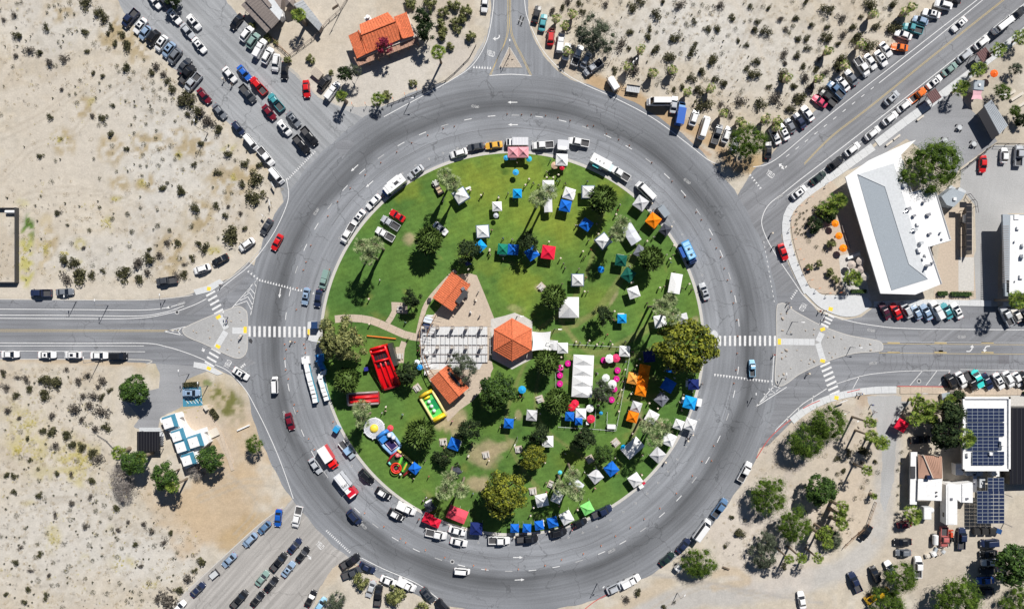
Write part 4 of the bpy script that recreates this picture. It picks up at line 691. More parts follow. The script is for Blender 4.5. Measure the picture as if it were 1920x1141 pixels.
row('cars angled on the upper side of the upper right road', 'from bottom in upper angled row of upper right road', [(1441, 281, 88, 's', 'k'), (1454, 255, 116, 's', 'w'), (1470, 247, 118, 'S', 'w'), (1482, 235, 118, 'h', 'g'), (1500, 226, 124, 's', 'n'), (1515, 212, 126, 's', 'w'), (1538, 189, 146, 'c', 'p'), (1552, 183, 140, 'P', 'k'), (1568, 168, 136, 'p', 'z'), (1581, 156, 130, 's', 'w'), (1597, 145, 126, 's', 'g'), (1617, 125, 304, 'P', 'w'), (1633, 115, 305, 's', 'w'), (1653, 109, 305, 'S', 'w'), (1662, 92, 307, 'c', 'w'), (1688, 88, 172, 'c', 'o'), (1695, 65, 160, 's', 'w'), (1712, 53, 164, 'p', 't', 'turquoise pickup with open bed angled beside upper right road'), (1727, 38, 160, 'h', 'y'), (1748, 25, 165, 'S', 'w'), (1770, 9, 165, 'u', 'w'), (1787, -3, 165, 's', 'k')], Z1)
row('cars parked along the pavement of the upper right road', 'from bottom at lower kerb of upper right road', [(1499, 360, 38, 'U', 'w'), (1535, 333, 38, 's', 'G'), (1568, 305, 38, 'u', 'k'), (1599, 279, 38, 'u', 'w'), (1637, 249, 38, 'u', 'w'), (1670, 221, 38, 'u', 'w'), (1697, 197, 38, 'u', 'w'), (1721, 178, 38, 'p', 'o', 'small pickup with orange cab and grey bed at lower kerb'), (1753, 153, 38, 'S', 'w'), (1782, 129, 38, 's', 'a'), (1810, 104, 38, 'u', 'v'), (1842, 79, 38, 'u', 'w'), (1881, 46, 38, 'V', 'w', 'long white van at lower kerb of upper right road'), (1911, 24, 38, 's', 'k')], Z1)
row(None, '', [(1800, 45, 222, 'S', 'w', 'white sedan driving on upper right road near photo top')], Z1); row(None, '', [(1673, 183, 42, 'U', 'v', 'silver SUV driving on upper right road beside the yellow centre line')], Z1)
row(None, '', [(1469, 472, 290, 's', 'r', 'red sedan turning beside the pale garden pavement')], .02)
row(None, '', [(1844, 307, 268, 's', 'r', 'red sedan alone on the pale lot right of huge green tree')], ZS+.006); row(None, '', [(1884, 291, 88, 'h', 'w', 'white hatchback on pale lot beside the silver pickup')], ZS+.006); row(None, '', [(1911, 291, 88, 'P', 'v', 'silver pickup with black bed at right edge of pale lot')], ZS+.006)
row('cars angled below the big white building', 'from left in angled row below big white building', [(1660, 582, 116, 's', 'M'), (1681, 583, 118, 's', 'r'), (1700, 581, 118, 'u', 'v'), (1719, 585, 118, 'h', 'y'), (1738, 585, 118, 's', 'y'), (1757, 581, 118, 'C', 'w'), (1776, 583, 118, 's', 't'), (1795, 582, 118, 'S', 'w'), (1888, 592, 118, 'P', 'v'), (1907, 590, 118, 'h', 'B'), (1921, 590, 118, 'u', 'k')], .018)
row('cars angled above the solar-roofed building', 'from left in angled row above solar-roofed building', [(1784, 716, 298, 'u', 'k'), (1803, 712, 298, 'u', 'w'), (1821, 715, 298, 'p', 'k'), (1834, 710, 298, 'c', 'q', 'long turquoise convertible with pale open cabin, angled at lower kerb', 1.18), (1852, 715, 298, 's', 'n'), (1874, 714, 298, 'S', 'w'), (1892, 711, 298, 'u', 'w'), (1909, 711, 298, 'h', 'w'), (1921, 712, 298, 'u', 'k')], .018)
row('cars on the lower right dirt lot', 'on lower right dirt lot counting from left', [(1504, 1125, 100, 's', 'w'), (1604, 1091, 115, 'P', 'n'), (1624, 999, 235, 's', 'k'), (1642, 1077, 112, 'u', 'k'), (1671, 1066, 120, 's', 'w'), (1694, 1016, 182, 's', 'k'), (1695, 1036, 180, 'h', 'g'), (1698, 983, 10, 'h', 'm'), (1722, 1063, 90, 'P', 'w'), (1771, 1007, 268, 'p', 'R'), (1804, 1009, 88, 'P', 'n'), (1728, 824, 4, 'p', 'k')])
row('cars in the shade column at the lower right', 'from top in shaded column by bottom right tree', [(1857, 1018, 184, 'm', 'n'), (1855, 1038, 184, 's', 'k'), (1858, 1054, 184, 's', 'w'), (1855, 1070, 184, 's', 'k'), (1849, 1088, 184, 's', 'b'), (1848, 1108, 184, 'u', 'k')])
row('vehicles parked outside the ring at the lower right', 'from top along outer lower right kerb', [(1397, 884, 62, 'P', 'w'), (1350, 952, 55, 'P', 'z'), (1316, 993, 54, 'V', 'w'), (1282, 1023, 50, 's', 'n'), (1251, 1048, 42, 's', 'G'), (1183, 1089, 27, 'C', 'w'), (1153, 1102, 25, 'u', 'v')], .02)
row(None, '', [(1411, 690, 92, 'p', 'L', 'light blue pickup driving up the right side of the ring', .82)], .02)
row('vehicles parked inside the bottom of the ring', 'counting left to right along inner bottom kerb', [(762, 953, -25, 'C', 'w'), (818, 1001, -12, 'P', 'w'), (857, 995, -15, 's', 'w'), (860, 1016, -13, 's', 'w'), (936, 1013, 0, 'P', 'w'), (989, 1010, 5, 'P', 'k'), (1047, 998, 15, 'u', 'k'), (1087, 980, 24, 'h', 'k'), (1129, 959, 25, 'P', 'n')], .02)
row(None, '', [(866, 1071, -5, 'v', 'w', 'white van driving alone on the bottom of the ring', .75)], .02)
row('cars on the triangular sand lot at the bottom', 'on bottom sand lot below ring, counting from left', [(656, 1052, 32, 'P', 'k'), (660, 1073, 22, 'P', 'd'), (688, 1064, 335, 's', 'n'), (695, 1104, 250, 's', 'v'), (709, 1116, 84, 'P', 'k'), (728, 1089, 338, 's', 'w'), (762, 1096, 332, 'C', 'w'), (802, 1116, 310, 'S', 'd'), (830, 1137, 312, 'u', 'k')])
row(None, '', [(664, 969, 312, 'u', 'n', 'navy SUV driving on the lower left of the ring')], .02); row(None, '', [(591, 873, 305, 's', 'v', 'silver sedan driving beside the red box truck on the ring')], .02); row(None, '', [(543, 790, 285, 's', 'm', 'dark red sedan driving on the left side of the ring')], .02)
row(None, '', [(515, 722, 92, 'v', 'w', 'white van driving up the left of the ring', .8)], .02); row(None, '', [(451, 700, 328, 'S', 'w', 'white sedan waiting at the left yield line')], .018); row(None, '', [(519, 454, 242, 's', 'r', 'bright red sedan driving on the upper left of the ring')], .02); row(None, '', [(573, 555, 260, 'S', 'y', 'pale blue sedan at the dotted line left of park')], .02)
row(None, '', [(687, 893, 315, 'u', 'k', 'black SUV at the lower left kerb behind the police cars')], .02)
row('cars leaving on the lower left street, left line', 'from top at left kerb of lower left street', [(521, 971, 265, 's', 'x'), (495, 989, 225, 'h', 'z'), (468, 1012, 225, 'u', 'y'), (429, 1050, 225, 's', 'y'), (370, 1105, 45, 's', 'n'), (335, 1138, 45, 'h', 'w')], .014)
row('cars queueing on the lower left street', 'from top queueing on lower left street', [(557, 969, 257, 'P', 'w'), (552, 1023, 50, 's', 'n'), (567, 1039, 52, 's', 'k'), (522, 1053, 50, 'P', 'k'), (540, 1067, 52, 'S', 'y'), (491, 1084, 50, 's', 'a'), (508, 1095, 50, 's', 'k'), (448, 1123, 48, 'P', 'k'), (482, 1123, 50, 's', 'k'), (582, 1122, 62, 's', 'k'), (601, 1133, 55, 'h', 'L')], .014)
row('cars parked below the left road', 'from left on lower shoulder of left road', [(18, 664, 0, 's', 'w'), (87, 665, 0, 'S', 'w'), (136, 665, 180, 'U', 'w'), (185, 666, 0, 's', 'w'), (220, 667, 0, 'm', 'k')], .016)
row('cars on the sand shoulder above the left road', 'from left on sand shoulder above left road', [(75, 549, 180, 'P', 'n'), (120, 547, 3, 's', 'g'), (311, 526, 188, 'P', 'd'), (378, 504, 198, 'u', 'w'), (412, 487, 208, 's', 'k'), (462, 458, 215, 'u', 'w'), (499, 425, 238, 's', 'd')])
row('cars at the upper left inner kerb of the ring', 'counting clockwise along upper left inner kerb', [(596, 559, 262, 's', 'n'), (608, 524, 254, 'C', 'a'), (652, 437, 240, 'P', 'w'), (672, 407, 232, 'S', 'w'), (700, 378, 226, 's', 'w'), (780, 322, 218, 'U', 'v'), (860, 287, 196, 'u', 'w'), (892, 275, 190, 's', 'd'), (926, 272, 188, 's', 'e')], .02)
row('pickups at the upper right inner kerb of the ring', 'counting clockwise along upper right inner kerb', [(1018, 272, 184, 'P', 'w'), (1085, 266, 170, 'P', 'w'), (1163, 325, 148, 'P', 'w'), (1211, 359, 135, 'V', 'w', 'long white van parked inside the upper right kerb'), (1321, 546, 109, 'S', 'v')], .02)
row('classic vehicles shown on the lawn', 'from top shown on upper left lawn', [(745, 404, 148, 'c', 'r'), (732, 418, 148, 'p', 'v'), (722, 439, 150, 'p', 'w'), (826, 428, 320, 'c', 'w')], .15)
row(None, '', [(358, 736, 0, 'U', 'y', 'pale blue SUV in the blue accessible bay')], .02)
# police cars: black cars with white cabin panels
for i, (x, y, a) in enumerate([(719, 925, -32), (743, 965, -30)]):
    r = put(KITS['suv'][0], 'police_car', (*P(x, y, 1), .02), R(a), ['black and white police SUV, upper of two at the lower left kerb', 'black and white police SUV, lower of two, beside white pickup'][i], 'police car', 'police cars at the kerb', COL['black']); add_common(r, 'suv', COL['black'])
    for c in r.children:
        if c.name.startswith('roof'): c.color = (.8, .8, .8, 1)
    MB().box((.25, 0, 1.8), (.28, 1.3, .13)).build('light_bar', 'glass', r); MB().box((1.5, 0, .98), (.9, 1.2, .02)).build('hood_panel', 'white_paint', r)
# ---- big special vehicles
def bx(parent, name, c, d, m, colour=None, top=None, rz=0):
    o = MB().box(c, d, rz, top).build(name, m, parent)
    if colour: o.color = (*colour, 1)
    return o
def wheels(r, xs_, w_, rr_=.45):
    for x in xs_:
        for s_ in (-1, 1):
            o = bpy.data.objects.new('wheel', WH_[0]); col.objects.link(o); o.parent = r; o.location = (x, s_*w_, rr_); o.scale = (rr_/.33, 1.2, rr_/.33)
def lights(r, f, w_):
    for s_ in (-1, 1): bx(r, 'headlight', (f, s_*w_, .8), (.08, .3, .2), 'lens')
def thing(nm, x, y, a, label, cat, h=1.5, z=.02, group=None): return empty(nm, (*P(x, y, h), z), R(a), label, cat, group)
W8 = (.8, .8, .8)
r = thing('motorhome', 738, 346, 218, 'white motorhome with blue cab at the upper left inner kerb', 'motorhome', 2.8); bx(r, 'coach_body', (-.6, 0, 1.75), (5.6, 2.4, 2.5), 'paint', W8); bx(r, 'cab', (2.9, 0, 1.05), (1.6, 2.0, 1.3), 'paint', (.04, .13, .4), (.8, .92)); bx(r, 'windscreen', (2.75, 0, 1.75), (.5, 1.7, .25), 'glass'); bx(r, 'overcab', (2.4, 0, 2.5), (1.2, 2.2, .8), 'paint', W8, (.85, .95))
for (x, y) in ((.6, .2), (-.4, -.5), (-1.8, .4), (-2.6, -.3)): bx(r, 'roof_vent', (x, y, 3.07), (.5, .5, .14), 'white_metal')
bx(r, 'air_conditioner', (-.9, .1, 3.12), (1.1, .7, .24), 'dark_metal'); bx(r, 'ladder', (-3.45, .7, 1.8), (.08, .5, 2.2), 'steel'); wheels(r, (2.6, -2), 1.1); lights(r, 3.7, .7); bx(r, 'awning', (-.6, -1.35, 2.8), (3.6, .3, .16), 'white_metal')
r = thing('truck_camper', 970, 265, 180, 'white cab-over truck with ribbed grey body behind the pink twin tents', 'truck', 2.4); bx(r, 'body', (-.8, 0, 1.6), (4.3, 2.1, 2.2), 'paint', (.62, .63, .66)); bx(r, 'cab', (2.1, 0, 1.1), (1.9, 1.95, 1.4), 'paint', W8, (.85, .9)); bx(r, 'windscreen', (2.45, 0, 1.82), (.55, 1.6, .08), 'glass'); wheels(r, (2, -1.9), 1); lights(r, 3.05, .7)
for i in range(5): bx(r, 'roof_rib', (-2.4+i*.8, 0, 2.72), (.08, 2.05, .04), 'white_metal')
r = thing('food_trailer', 1124, 301, 152, 'long white food trailer with turquoise serving hatch at the upper right kerb', 'food trailer', 2.6); bx(r, 'trailer_body', (-.5, 0, 1.6), (5.6, 2.4, 2.3), 'paint', W8); bx(r, 'serving_hatch', (.2, 1.55, 2.1), (1.8, .8, .06), 'vinyl', (.1, .6, .6)); bx(r, 'serving_counter', (-.9, 1.5, 1.2), (1.5, .5, .06), 'white_paint'); bx(r, 'drawbar_box', (-3.7, 0, 1), (.8, 1.9, .9), 'paint', (.6, .75, .78))
for x in (-1.4, -.2, .9): bx(r, 'roof_vent', (x, .1, 2.8), (.28, .28, .12), 'dark_metal')
wheels(r, (-.9, -.1), 1.1)
r = thing('food_truck', 1291, 472, -65, 'blue food truck with open blue side awning at the right kerb', 'food truck', 2.6); bx(r, 'truck_body', (-.5, .3, 1.6), (5.2, 2.2, 2.3), 'paint', (.08, .3, .6)); bx(r, 'cab', (2.7, .3, 1.1), (1.6, 2.1, 1.5), 'paint', (.03, .07, .25), (.7, .9)); bx(r, 'windscreen', (2.95, .3, 1.75), (.4, 1.7, .3), 'glass'); bx(r, 'awning', (-.6, -1.35, 2.3), (3, 1.2, .08), 'vinyl', (.02, .1, .4))
for x in (-2.2, -1, .2, 1.4): bx(r, 'roof_panel', (x, .3, 2.78), (1.0, 1.8, .06), 'paint', (.35, .62, .85))
for x in (-.7, 1): bx(r, 'roof_fan', (x, .35, 2.9), (.5, .5, .2), 'dark_metal')
wheels(r, (2.6, -2), 1); lights(r, 3.5, .7)
r = thing('box_truck', 612, 858, 303, 'box truck with bright white box and red cab on the ring', 'truck', 2.8); bx(r, 'cargo_box', (-1, .2, 1.9), (4.3, 2.4, 2.6), 'paint', W8); bx(r, 'box_side', (-1, 1.45, 1.75), (4.25, .08, 2.3), 'paint', (.7, .02, .03)); bx(r, 'cab', (2.1, 0, 1.15), (1.7, 2.2, 1.5), 'paint', (.75, .01, .01), (.75, .88)); bx(r, 'hood', (3.1, 0, .85), (1.0, 2.0, .8), 'paint', (.75, .01, .01), (.8, .85)); bx(r, 'windscreen', (2.7, 0, 1.65), (.5, 1.8, .4), 'glass'); wheels(r, (2.8, -2.2), 1); lights(r, 3.65, .75)
r = thing('fire_engine', 647, 911, 308, 'red and white fire engine with pale roof deck on the lower left ring', 'fire engine', 2.8); bx(r, 'rear_body', (-1.5, 0, 1.55), (4.6, 2.4, 2.3), 'paint', (.62, .64, .68)); bx(r, 'cab', (2.5, 0, 1.5), (2.4, 2.4, 2.1), 'paint', (.6, .01, .03), (.92, .94)); bx(r, 'roof_panel', (1.5, -.35, 2.6), (1.2, 1.4, .1), 'white_paint'); bx(r, 'light_bar', (3.35, 0, 2.65), (.3, 1.9, .2), 'lens'); bx(r, 'windscreen', (3.72, 0, 1.9), (.06, 2.0, .8), 'glass'); bx(r, 'hose_bed', (-1.7, .1, 2.73), (3.6, 1.5, .08), 'white_metal'); bx(r, 'deck_gun', (1.3, .6, 2.7), (.7, .5, .35), 'paint', (.6, .01, .03))
for s_ in (-1, 1): bx(r, 'locker_rail', (-1.5, s_*1.1, 2.78), (4.4, .12, .16), 'steel')
text('Ser', -.2, 0, 90, 1.2, 'dark_metal', 2.79, parent=r, sx=1.1); wheels(r, (2.6, -2.6), 1.05, .5); lights(r, 3.75, .8)
r = thing('show_truck', 650, 844, 308, 'black and silver pickup beside palm shadow at the lower left kerb', 'pickup', 1.4)
bx(r, 'hood', (1.9, 0, .75), (1.5, 1.75, .7), 'paint', (.35, .4, .45), (.85, .85)); bx(r, 'cab', (.2, 0, 1.0), (2.0, 1.8, 1.3), 'paint', (.3, .45, .65), (.85, .85)); bx(r, 'bed_side', (-1.8, .85, .8), (2, .1, .7), 'white_paint'); bx(r, 'bed_side', (-1.8, -.85, .8), (2, .1, .7), 'white_paint'); bx(r, 'cargo_bed', (-1.8, 0, .5), (2, 1.6, .2), 'bed_liner'); bx(r, 'windscreen', (1.15, 0, 1.35), (.5, 1.5, .3), 'glass'); wheels(r, (1.8, -1.8), .85, .38)
r = thing('hot_rod', 821, 352, 118, 'open vintage car with tan seats on the lawn below the palms', 'vintage car', 1.2, .15); bx(r, 'hood', (1.4, 0, .8), (1.7, 1.1, .5), 'paint', (.5, .5, .47), (.8, .8)); bx(r, 'tub', (-.6, 0, .7), (2.4, 1.5, .6), 'paint', (.05, .04, .04)); bx(r, 'seat', (-.2, 0, 1.0), (.6, 1.2, .25), 'cloth', (.5, .38, .25)); bx(r, 'seat', (-1.1, 0, 1.0), (.6, 1.2, .25), 'cloth', (.5, .38, .25))
for s_ in (-1, 1): bx(r, 'fender', (1.5, s_*.75, .55), (1.3, .35, .25), 'paint', (.45, .45, .43), (.8, .9)); bx(r, 'headlamp', (2.2, s_*.4, .8), (.2, .25, .25), 'lens')
wheels(r, (1.5, -1.5), .8, .4)
for (x, y, a, lb) in [(831, 374, 80, 'dark motorcycle between the two palm shadows on the lawn'), (975, 35, 250, 'left motorcycle riding on the top road'), (980, 38, 250, 'right motorcycle riding on the top road')]:
    r = thing('motorcycle', x, y, a, lb, 'motorcycle', .8, .15 if y > 100 else .016); bx(r, 'frame', (0, 0, .55), (1.3, .25, .35), 'dark_metal'); bx(r, 'fuel_tank', (.2, 0, .85), (.5, .3, .22), 'paint', (.05, .05, .05), (.7, .7)); bx(r, 'seat', (-.4, 0, .82), (.7, .28, .12), 'rubber'); bx(r, 'handlebar', (.55, 0, 1.0), (.08, .75, .05), 'steel')
    for x_ in (-.75, .75): o = bpy.data.objects.new('wheel', WH_[0]); col.objects.link(o); o.parent = r; o.location = (x_, 0, .33); o.scale = (1, .6, 1)
r = thing('long_truck', 1278, 211, 80, 'long blue box truck nosed into palms on the orange dirt strip', 'truck', 2.6, 0); bx(r, 'cargo_box', (-.9, 0, 1.9), (4.4, 2.1, 2.5), 'paint', (.01, .1, .45)); bx(r, 'cab', (2.1, 0, 1.2), (1.6, 2.0, 1.6), 'paint', (.2, .38, .65), (.8, .85)); bx(r, 'hood', (3, 0, .8), (.9, 1.8, .8), 'paint', (.35, .5, .7), (.8, .85)); bx(r, 'windscreen', (2.5, 0, 1.85), (.5, 1.6, .3), 'glass'); wheels(r, (2.6, -2.1), .95); lights(r, 3.4, .7)
r = thing('cargo_trailer', 1151, 156, 122, 'white enclosed cargo trailer beside the outer ring line', 'trailer', 2, 0); bx(r, 'trailer_body', (0, 0, 1.3), (3.4, 1.7, 1.8), 'paint', W8); bx(r, 'nose', (1.9, 0, 1.2), (.6, 1.5, 1.5), 'paint', W8, (.4, .8)); bx(r, 'drawbar', (2.5, 0, .45), (1, .12, .1), 'dark_metal'); wheels(r, (-.3,), .85, .35)
r = thing('utility_trailer', 1187, 167, -8, 'low grey mesh utility trailer on the sand beside ring', 'trailer', .8, 0); bx(r, 'deck', (0, 0, .7), (3.6, 1.9, .1), 'grey_wood')
for s_ in (-1, 1): bx(r, 'side_rail', (0, s_*.98, .95), (3.6, .06, .35), 'dark_metal')
for i in range(8): bx(r, 'deck_plank', (-1.55+i*.45, 0, .77), (.38, 1.8, .04), 'grey_roof')
wheels(r, (-.2,), 1, .35); bx(r, 'drawbar', (-2.3, -.2, .5), (1.1, .1, .1), 'dark_metal')
r = thing('flat_trailer', 400, 1077, 40, 'grey open trailer hitched to the navy car lower left', 'trailer', .8, .014); bx(r, 'deck', (.1, 0, .65), (2.5, 1.6, .1), 'grey_roof')
for s_ in (-1, 1): bx(r, 'side_rail', (.1, s_*.8, .85), (2.5, .06, .35), 'dark_metal')
bx(r, 'tailgate', (1.45, 0, .8), (.1, 2.1, .5), 'dark_metal'); bx(r, 'drawbar', (-1.6, 0, .5), (.9, .1, .1), 'dark_metal'); wheels(r, (.1,), .85, .33)
r = thing('box_trailer', 1056, 272, 176, 'white box trailer right behind the white tent at the top kerb', 'trailer', 2.3); bx(r, 'trailer_body', (0, -.1, 1.5), (3.1, 2.5, 2.1), 'paint', (.62, .63, .66)); bx(r, 'roof_hatch', (.2, .9, 2.6), (2.2, .9, .12), 'white_paint'); wheels(r, (0,), 1.15, .35); bx(r, 'drawbar', (2, 0, .5), (1, .12, .1), 'dark_metal')
r = thing('box_trailer', 1245, 396, 128, 'grey cargo trailer behind the orange tent at the kerb', 'trailer', 2.2); bx(r, 'trailer_body', (0, 0, 1.35), (3.1, 1.9, 1.9), 'paint', (.28, .32, .36)); bx(r, 'nose', (1.75, 0, 1.3), (.5, 1.7, 1.6), 'paint', (.28, .32, .36), (.3, .8)); wheels(r, (0,), .95, .33)
r = thing('small_trailer', 1273, 1064, 48, 'small white trailer box left of the round roadside tree', 'trailer', 1.5, 0); bx(r, 'trailer_body', (0, 0, 1), (1.9, 1.4, 1.3), 'paint', W8); bx(r, 'vent', (-.1, .3, 1.7), (.35, .3, .12), 'dark_metal'); wheels(r, (0,), .7, .3)
r = thing('small_trailer', 1311, 754, 80, 'small white cargo trailer beside the bright blue tent at the right kerb', 'trailer', 1.5); bx(r, 'trailer_body', (0, 0, 1), (2.1, 1.3, 1.3), 'paint', W8); bx(r, 'drawbar', (1.4, 0, .5), (.8, .1, .1), 'dark_metal'); wheels(r, (0,), .7, .3)
r = thing('water_tank_trailer', 1755, 1012, 88, 'silver cylindrical tank trailer left of the dusty red pickup', 'trailer', 1.4, 0); MB().tube([(-1.4, 0, 1.1), (-1.2, 0, 1.1), (1.2, 0, 1.1), (1.4, 0, 1.1)], [.3, .72, .72, .3], 12).build('tank', 'white_metal', r); bx(r, 'frame', (0, 0, .45), (3, 1.2, .12), 'dark_metal'); wheels(r, (-.3,), .75, .33)
r = thing('trailer_house', 1784, 945, 90, 'long white trailer standing between the tan-roofed house and solar canopy', 'trailer', 3, 0); MB().prism([(-5.4, -1.5), (5.2, -1.5), (5.6, -.9), (5.6, .9), (5.2, 1.5), (-5.4, 1.5)], .5, 3.1).build('trailer_body', 'white_paint', r); MB().box((0, .2, 3.15), (10.4, 1.7, .1)).build('roof_panel', 'white_metal', r); bx(r, 'air_conditioner', (1.5, .2, 3.3), (.7, .6, .2), 'steel'); bx(r, 'window', (-3, 1.52, 2), (1.2, .05, .7), 'glass'); wheels(r, (-1, 0), 1.3, .4)
r = thing('tractor', 1785, 1009, 90, 'small orange tractor between dusty red pickup and navy pickup', 'tractor', 1.2, 0); bx(r, 'hood', (.9, 0, .95), (1.3, .7, .6), 'paint', (.6, .08, .03), (.85, .85)); bx(r, 'seat', (-.4, 0, 1.1), (.5, .5, .3), 'rubber'); bx(r, 'axle', (0, 0, .6), (2.4, .4, .3), 'dark_metal'); bx(r, 'loader_bucket', (2, 0, .5), (.35, 1.5, .4), 'paint', (.5, .07, .03)); bx(r, 'mower_arm', (-1.6, .2, .5), (1.4, .25, .2), 'dark_metal'); wheels(r, (-.5,), .7, .6); wheels(r, (1.1,), .55, .33)
r = thing('backhoe', 1648, 1117, 215, 'yellow backhoe loader at the bottom edge of the dirt lot', 'backhoe', 1.8, 0); Y_ = (.75, .42, .02); bx(r, 'hood', (1.2, 0, 1.2), (1.8, 1.1, .9), 'paint', Y_, (.9, .9)); bx(r, 'cab_roof', (-.6, 0, 2.5), (1.4, 1.3, .1), 'paint', Y_); bx(r, 'cab', (-.6, 0, 1.7), (1.3, 1.2, 1.4), 'glass'); bx(r, 'loader_bucket', (3.2, 0, .5), (.7, 2.2, .7), 'paint', (.5, .3, .03)); bx(r, 'boom', (-2.2, 0, 2), (2.2, .3, .35), 'paint', Y_); bx(r, 'dipper', (-3.3, .1, 1.1), (.3, .3, 1.8), 'paint', Y_)
for s_ in (-1, 1): bx(r, 'loader_arm', (2.1, s_*.75, 1), (2.2, .2, .25), 'paint', Y_)
wheels(r, (-.8,), .95, .75); wheels(r, (1.7,), .9, .45)
# ---- trackless toy trains on the ring road
def train(nm, pts, engine_col, label, wag):
    r = empty(nm, (*P(*pts[0]), .02), 0, label, 'toy train', 'toy trains at the left kerb'); ox, oy = P(*pts[0])
    for i, (x, y) in enumerate(pts):
        nx_ = pts[i+1] if i+1 < len(pts) else pts[i]; pv = pts[i-1] if i else pts[i]; a = math.atan2(-(pv[1]-nx_[1]), pv[0]-nx_[0]); c = P(x, y, 2); cx_, cy_ = c[0]-ox, c[1]-oy
        if i == 0:
            o = MB().box((cx_, cy_, .8), (2.2, 1.6, 1.2), a, (.9, .9)).build('locomotive', 'paint', r); o.color = (*engine_col, 1); q = MB().box((cx_, cy_, 1.95), (1.8, 2.1, .14), a).build('cab_roof', 'vinyl', o); q.color = (*(W8 if wag == 'w' else engine_col), 1); MB().cyl((cx_+.8*math.cos(a), cy_+.8*math.sin(a), 1.3), .18, .9, 8).build('chimney', 'steel', o)
        else:
            o = MB().box((cx_, cy_, .65), (1.35, 1.15, .7), a).build('wagon', 'paint', r); o.color = (.04, .35, .5, 1); q = MB().box((cx_, cy_, 1.9), (1.42, 1.35, .12), a, (.94, .9)).build('canopy', 'vinyl', o); q.color = (*((engine_col if (wag == 'b' and i < 3) else W8)), 1)
            for u in (-.55, .55): MB().box((cx_+u*math.cos(a), cy_+u*math.sin(a), 1.4), (.06, 1.0, .9), a).build('post', 'steel', o)
train('toy_train', [(573, 675), (574, 685), (576, 694), (577.5, 702), (580, 711), (582, 719), (584.5, 727), (586.5, 735), (588.5, 742), (590, 750)], W8, 'toy train with white roofs, left of the two on the ring', 'w')
train('toy_train', [(599, 671), (600, 681), (604, 690), (606, 697), (600, 706), (601, 714), (604, 723), (606, 731), (609, 739), (611, 746)], (.04, .22, .55), 'toy train with blue engine, right of the two at the kerb', 'b')
# ================================================================ BUILDINGS
def T3(pt, h, o):  # traced point at height h -> local coordinates of thing placed at o
    x, y = P(pt[0], pt[1], h); return (x-o[0], y-o[1], h)
def house(name, label, cat, x, y): o = P(x, y); return empty(name, (*o, 0), 0, label, cat), o
def walls(r, o, poly, h, top, m='stucco', z0=0, name='wall'):
    return MB().prism([T3(p, h, o)[:2] for p in poly], z0, top).build(name, m, r)
def plane(r, o, pts, hs, m, name='roof', rows=0, th=.12, pitch=None, rib='orange_tile', ribh=.07, rname='tile_row', ribw=.5):
    """one roof slope: pts traced, hs heights; rows = raised tile rows running from edge 0-1 to edge 3-2"""
    V = [Vector(T3(p, h, o)) for p, h in zip(pts, hs)]; n = len(V)
    nn = (V[1]-V[0]).cross(V[2]-V[0]).normalized()
    if nn.z < 0: nn = -nn
    mb = MB(); mb.add(V+[v-Vector((0, 0, th)) for v in V], [tuple(range(n)), tuple(range(2*n-1, n-1, -1))]+[(i, n+i, n+(i+1) % n, (i+1) % n) for i in range(n)]); ro = mb.build(name, m, r)
    if rows and n == 4:
        for i in range(rows):
            t = (i+.5)/rows; a = V[0].lerp(V[1], t); b = V[3].lerp(V[2], t); ux = (V[1]-V[0])/rows*.5*ribw; uy = (V[2]-V[3])/rows*.5*ribw; up = nn*ribh; g = nn*.004
            MB().add([a-ux+g, a+ux+g, b+uy+g, b-uy+g, a+up, b+up], [(0, 4, 5, 3), (4, 1, 2, 5), (0, 1, 4), (3, 5, 2)]).build(rname, rib, ro)
    return ro
def ridge(r, o, a, b, ha, hb, m='orange_tile', w_=.22): MB().tube([T3(a, ha, o), T3(b, hb, o)], w_, 6).build('ridge_cap', m, r)
# -- orange-roofed house
r, o = house('house', 'house with bright orange ribbed roof and wide shaded porch at the top', 'house', 718, 72)
walls(r, o, [(664, 66), (765, 26), (782, 68), (672, 110)], 3.2, 3.1)
plane(r, o, [(674, 46), (727, 23), (742, 40), (677, 66)], [3.6, 3.6, 5.2, 5.2], 'orange_tile', rows=12); plane(r, o, [(677, 66), (742, 40), (755, 72), (687, 101)], [5.2, 5.2, 3.7, 3.7], 'orange_tile', rows=12)
plane(r, o, [(653, 67), (672, 58), (687, 101), (669, 110)], [3.4, 4.3, 4.3, 3.4], 'orange_tile', rows=8); plane(r, o, [(742, 40), (738, 32), (762, 23), (776, 67), (755, 72)], [4.8, 4.4, 4.0, 3.6, 4.2], 'orange_tile')
plane(r, o, [(741, 35), (762, 22.5), (777, 67), (755, 73)], [4.45, 4.1, 3.7, 4.3], 'orange_tile', rows=8, name='wing_roof')
plane(r, o, [(672, 58), (677, 66), (690, 100), (687, 101)], [4.5, 5.1, 4.0, 3.9], 'orange_tile', name='hip_roof')
ridge(r, o, (677, 66), (742, 40), 5.25, 5.25); ridge(r, o, (672, 57), (687, 101), 4.4, 4.2); ridge(r, o, (741, 36), (755, 72), 4.9, 4.3)
pr = plane(r, o, [(663, 108), (783, 64), (785, 80), (672, 124)], [2.9, 2.9, 2.5, 2.5], 'brown_tile', name='porch_roof', rows=16, rib='brown_tile', rname='porch_board')
for i in range(7): x, y = 672+i*18.5, 123-i*7.2; a = T3((x, y), 2.4, o); MB().box((a[0], a[1], 1.2), (.18, .18, 2.4)).build('porch_post', 'wood', r)
walls(r, o, [(682, 33), (692, 28), (697, 36), (687, 40)], 3.0, 2.9, 'white_paint', name='plant_room'); a = T3((690, 33), 3, o); MB().cyl((a[0], a[1], 2.9), .5, .8, 12).build('water_heater', 'white_metal', r)
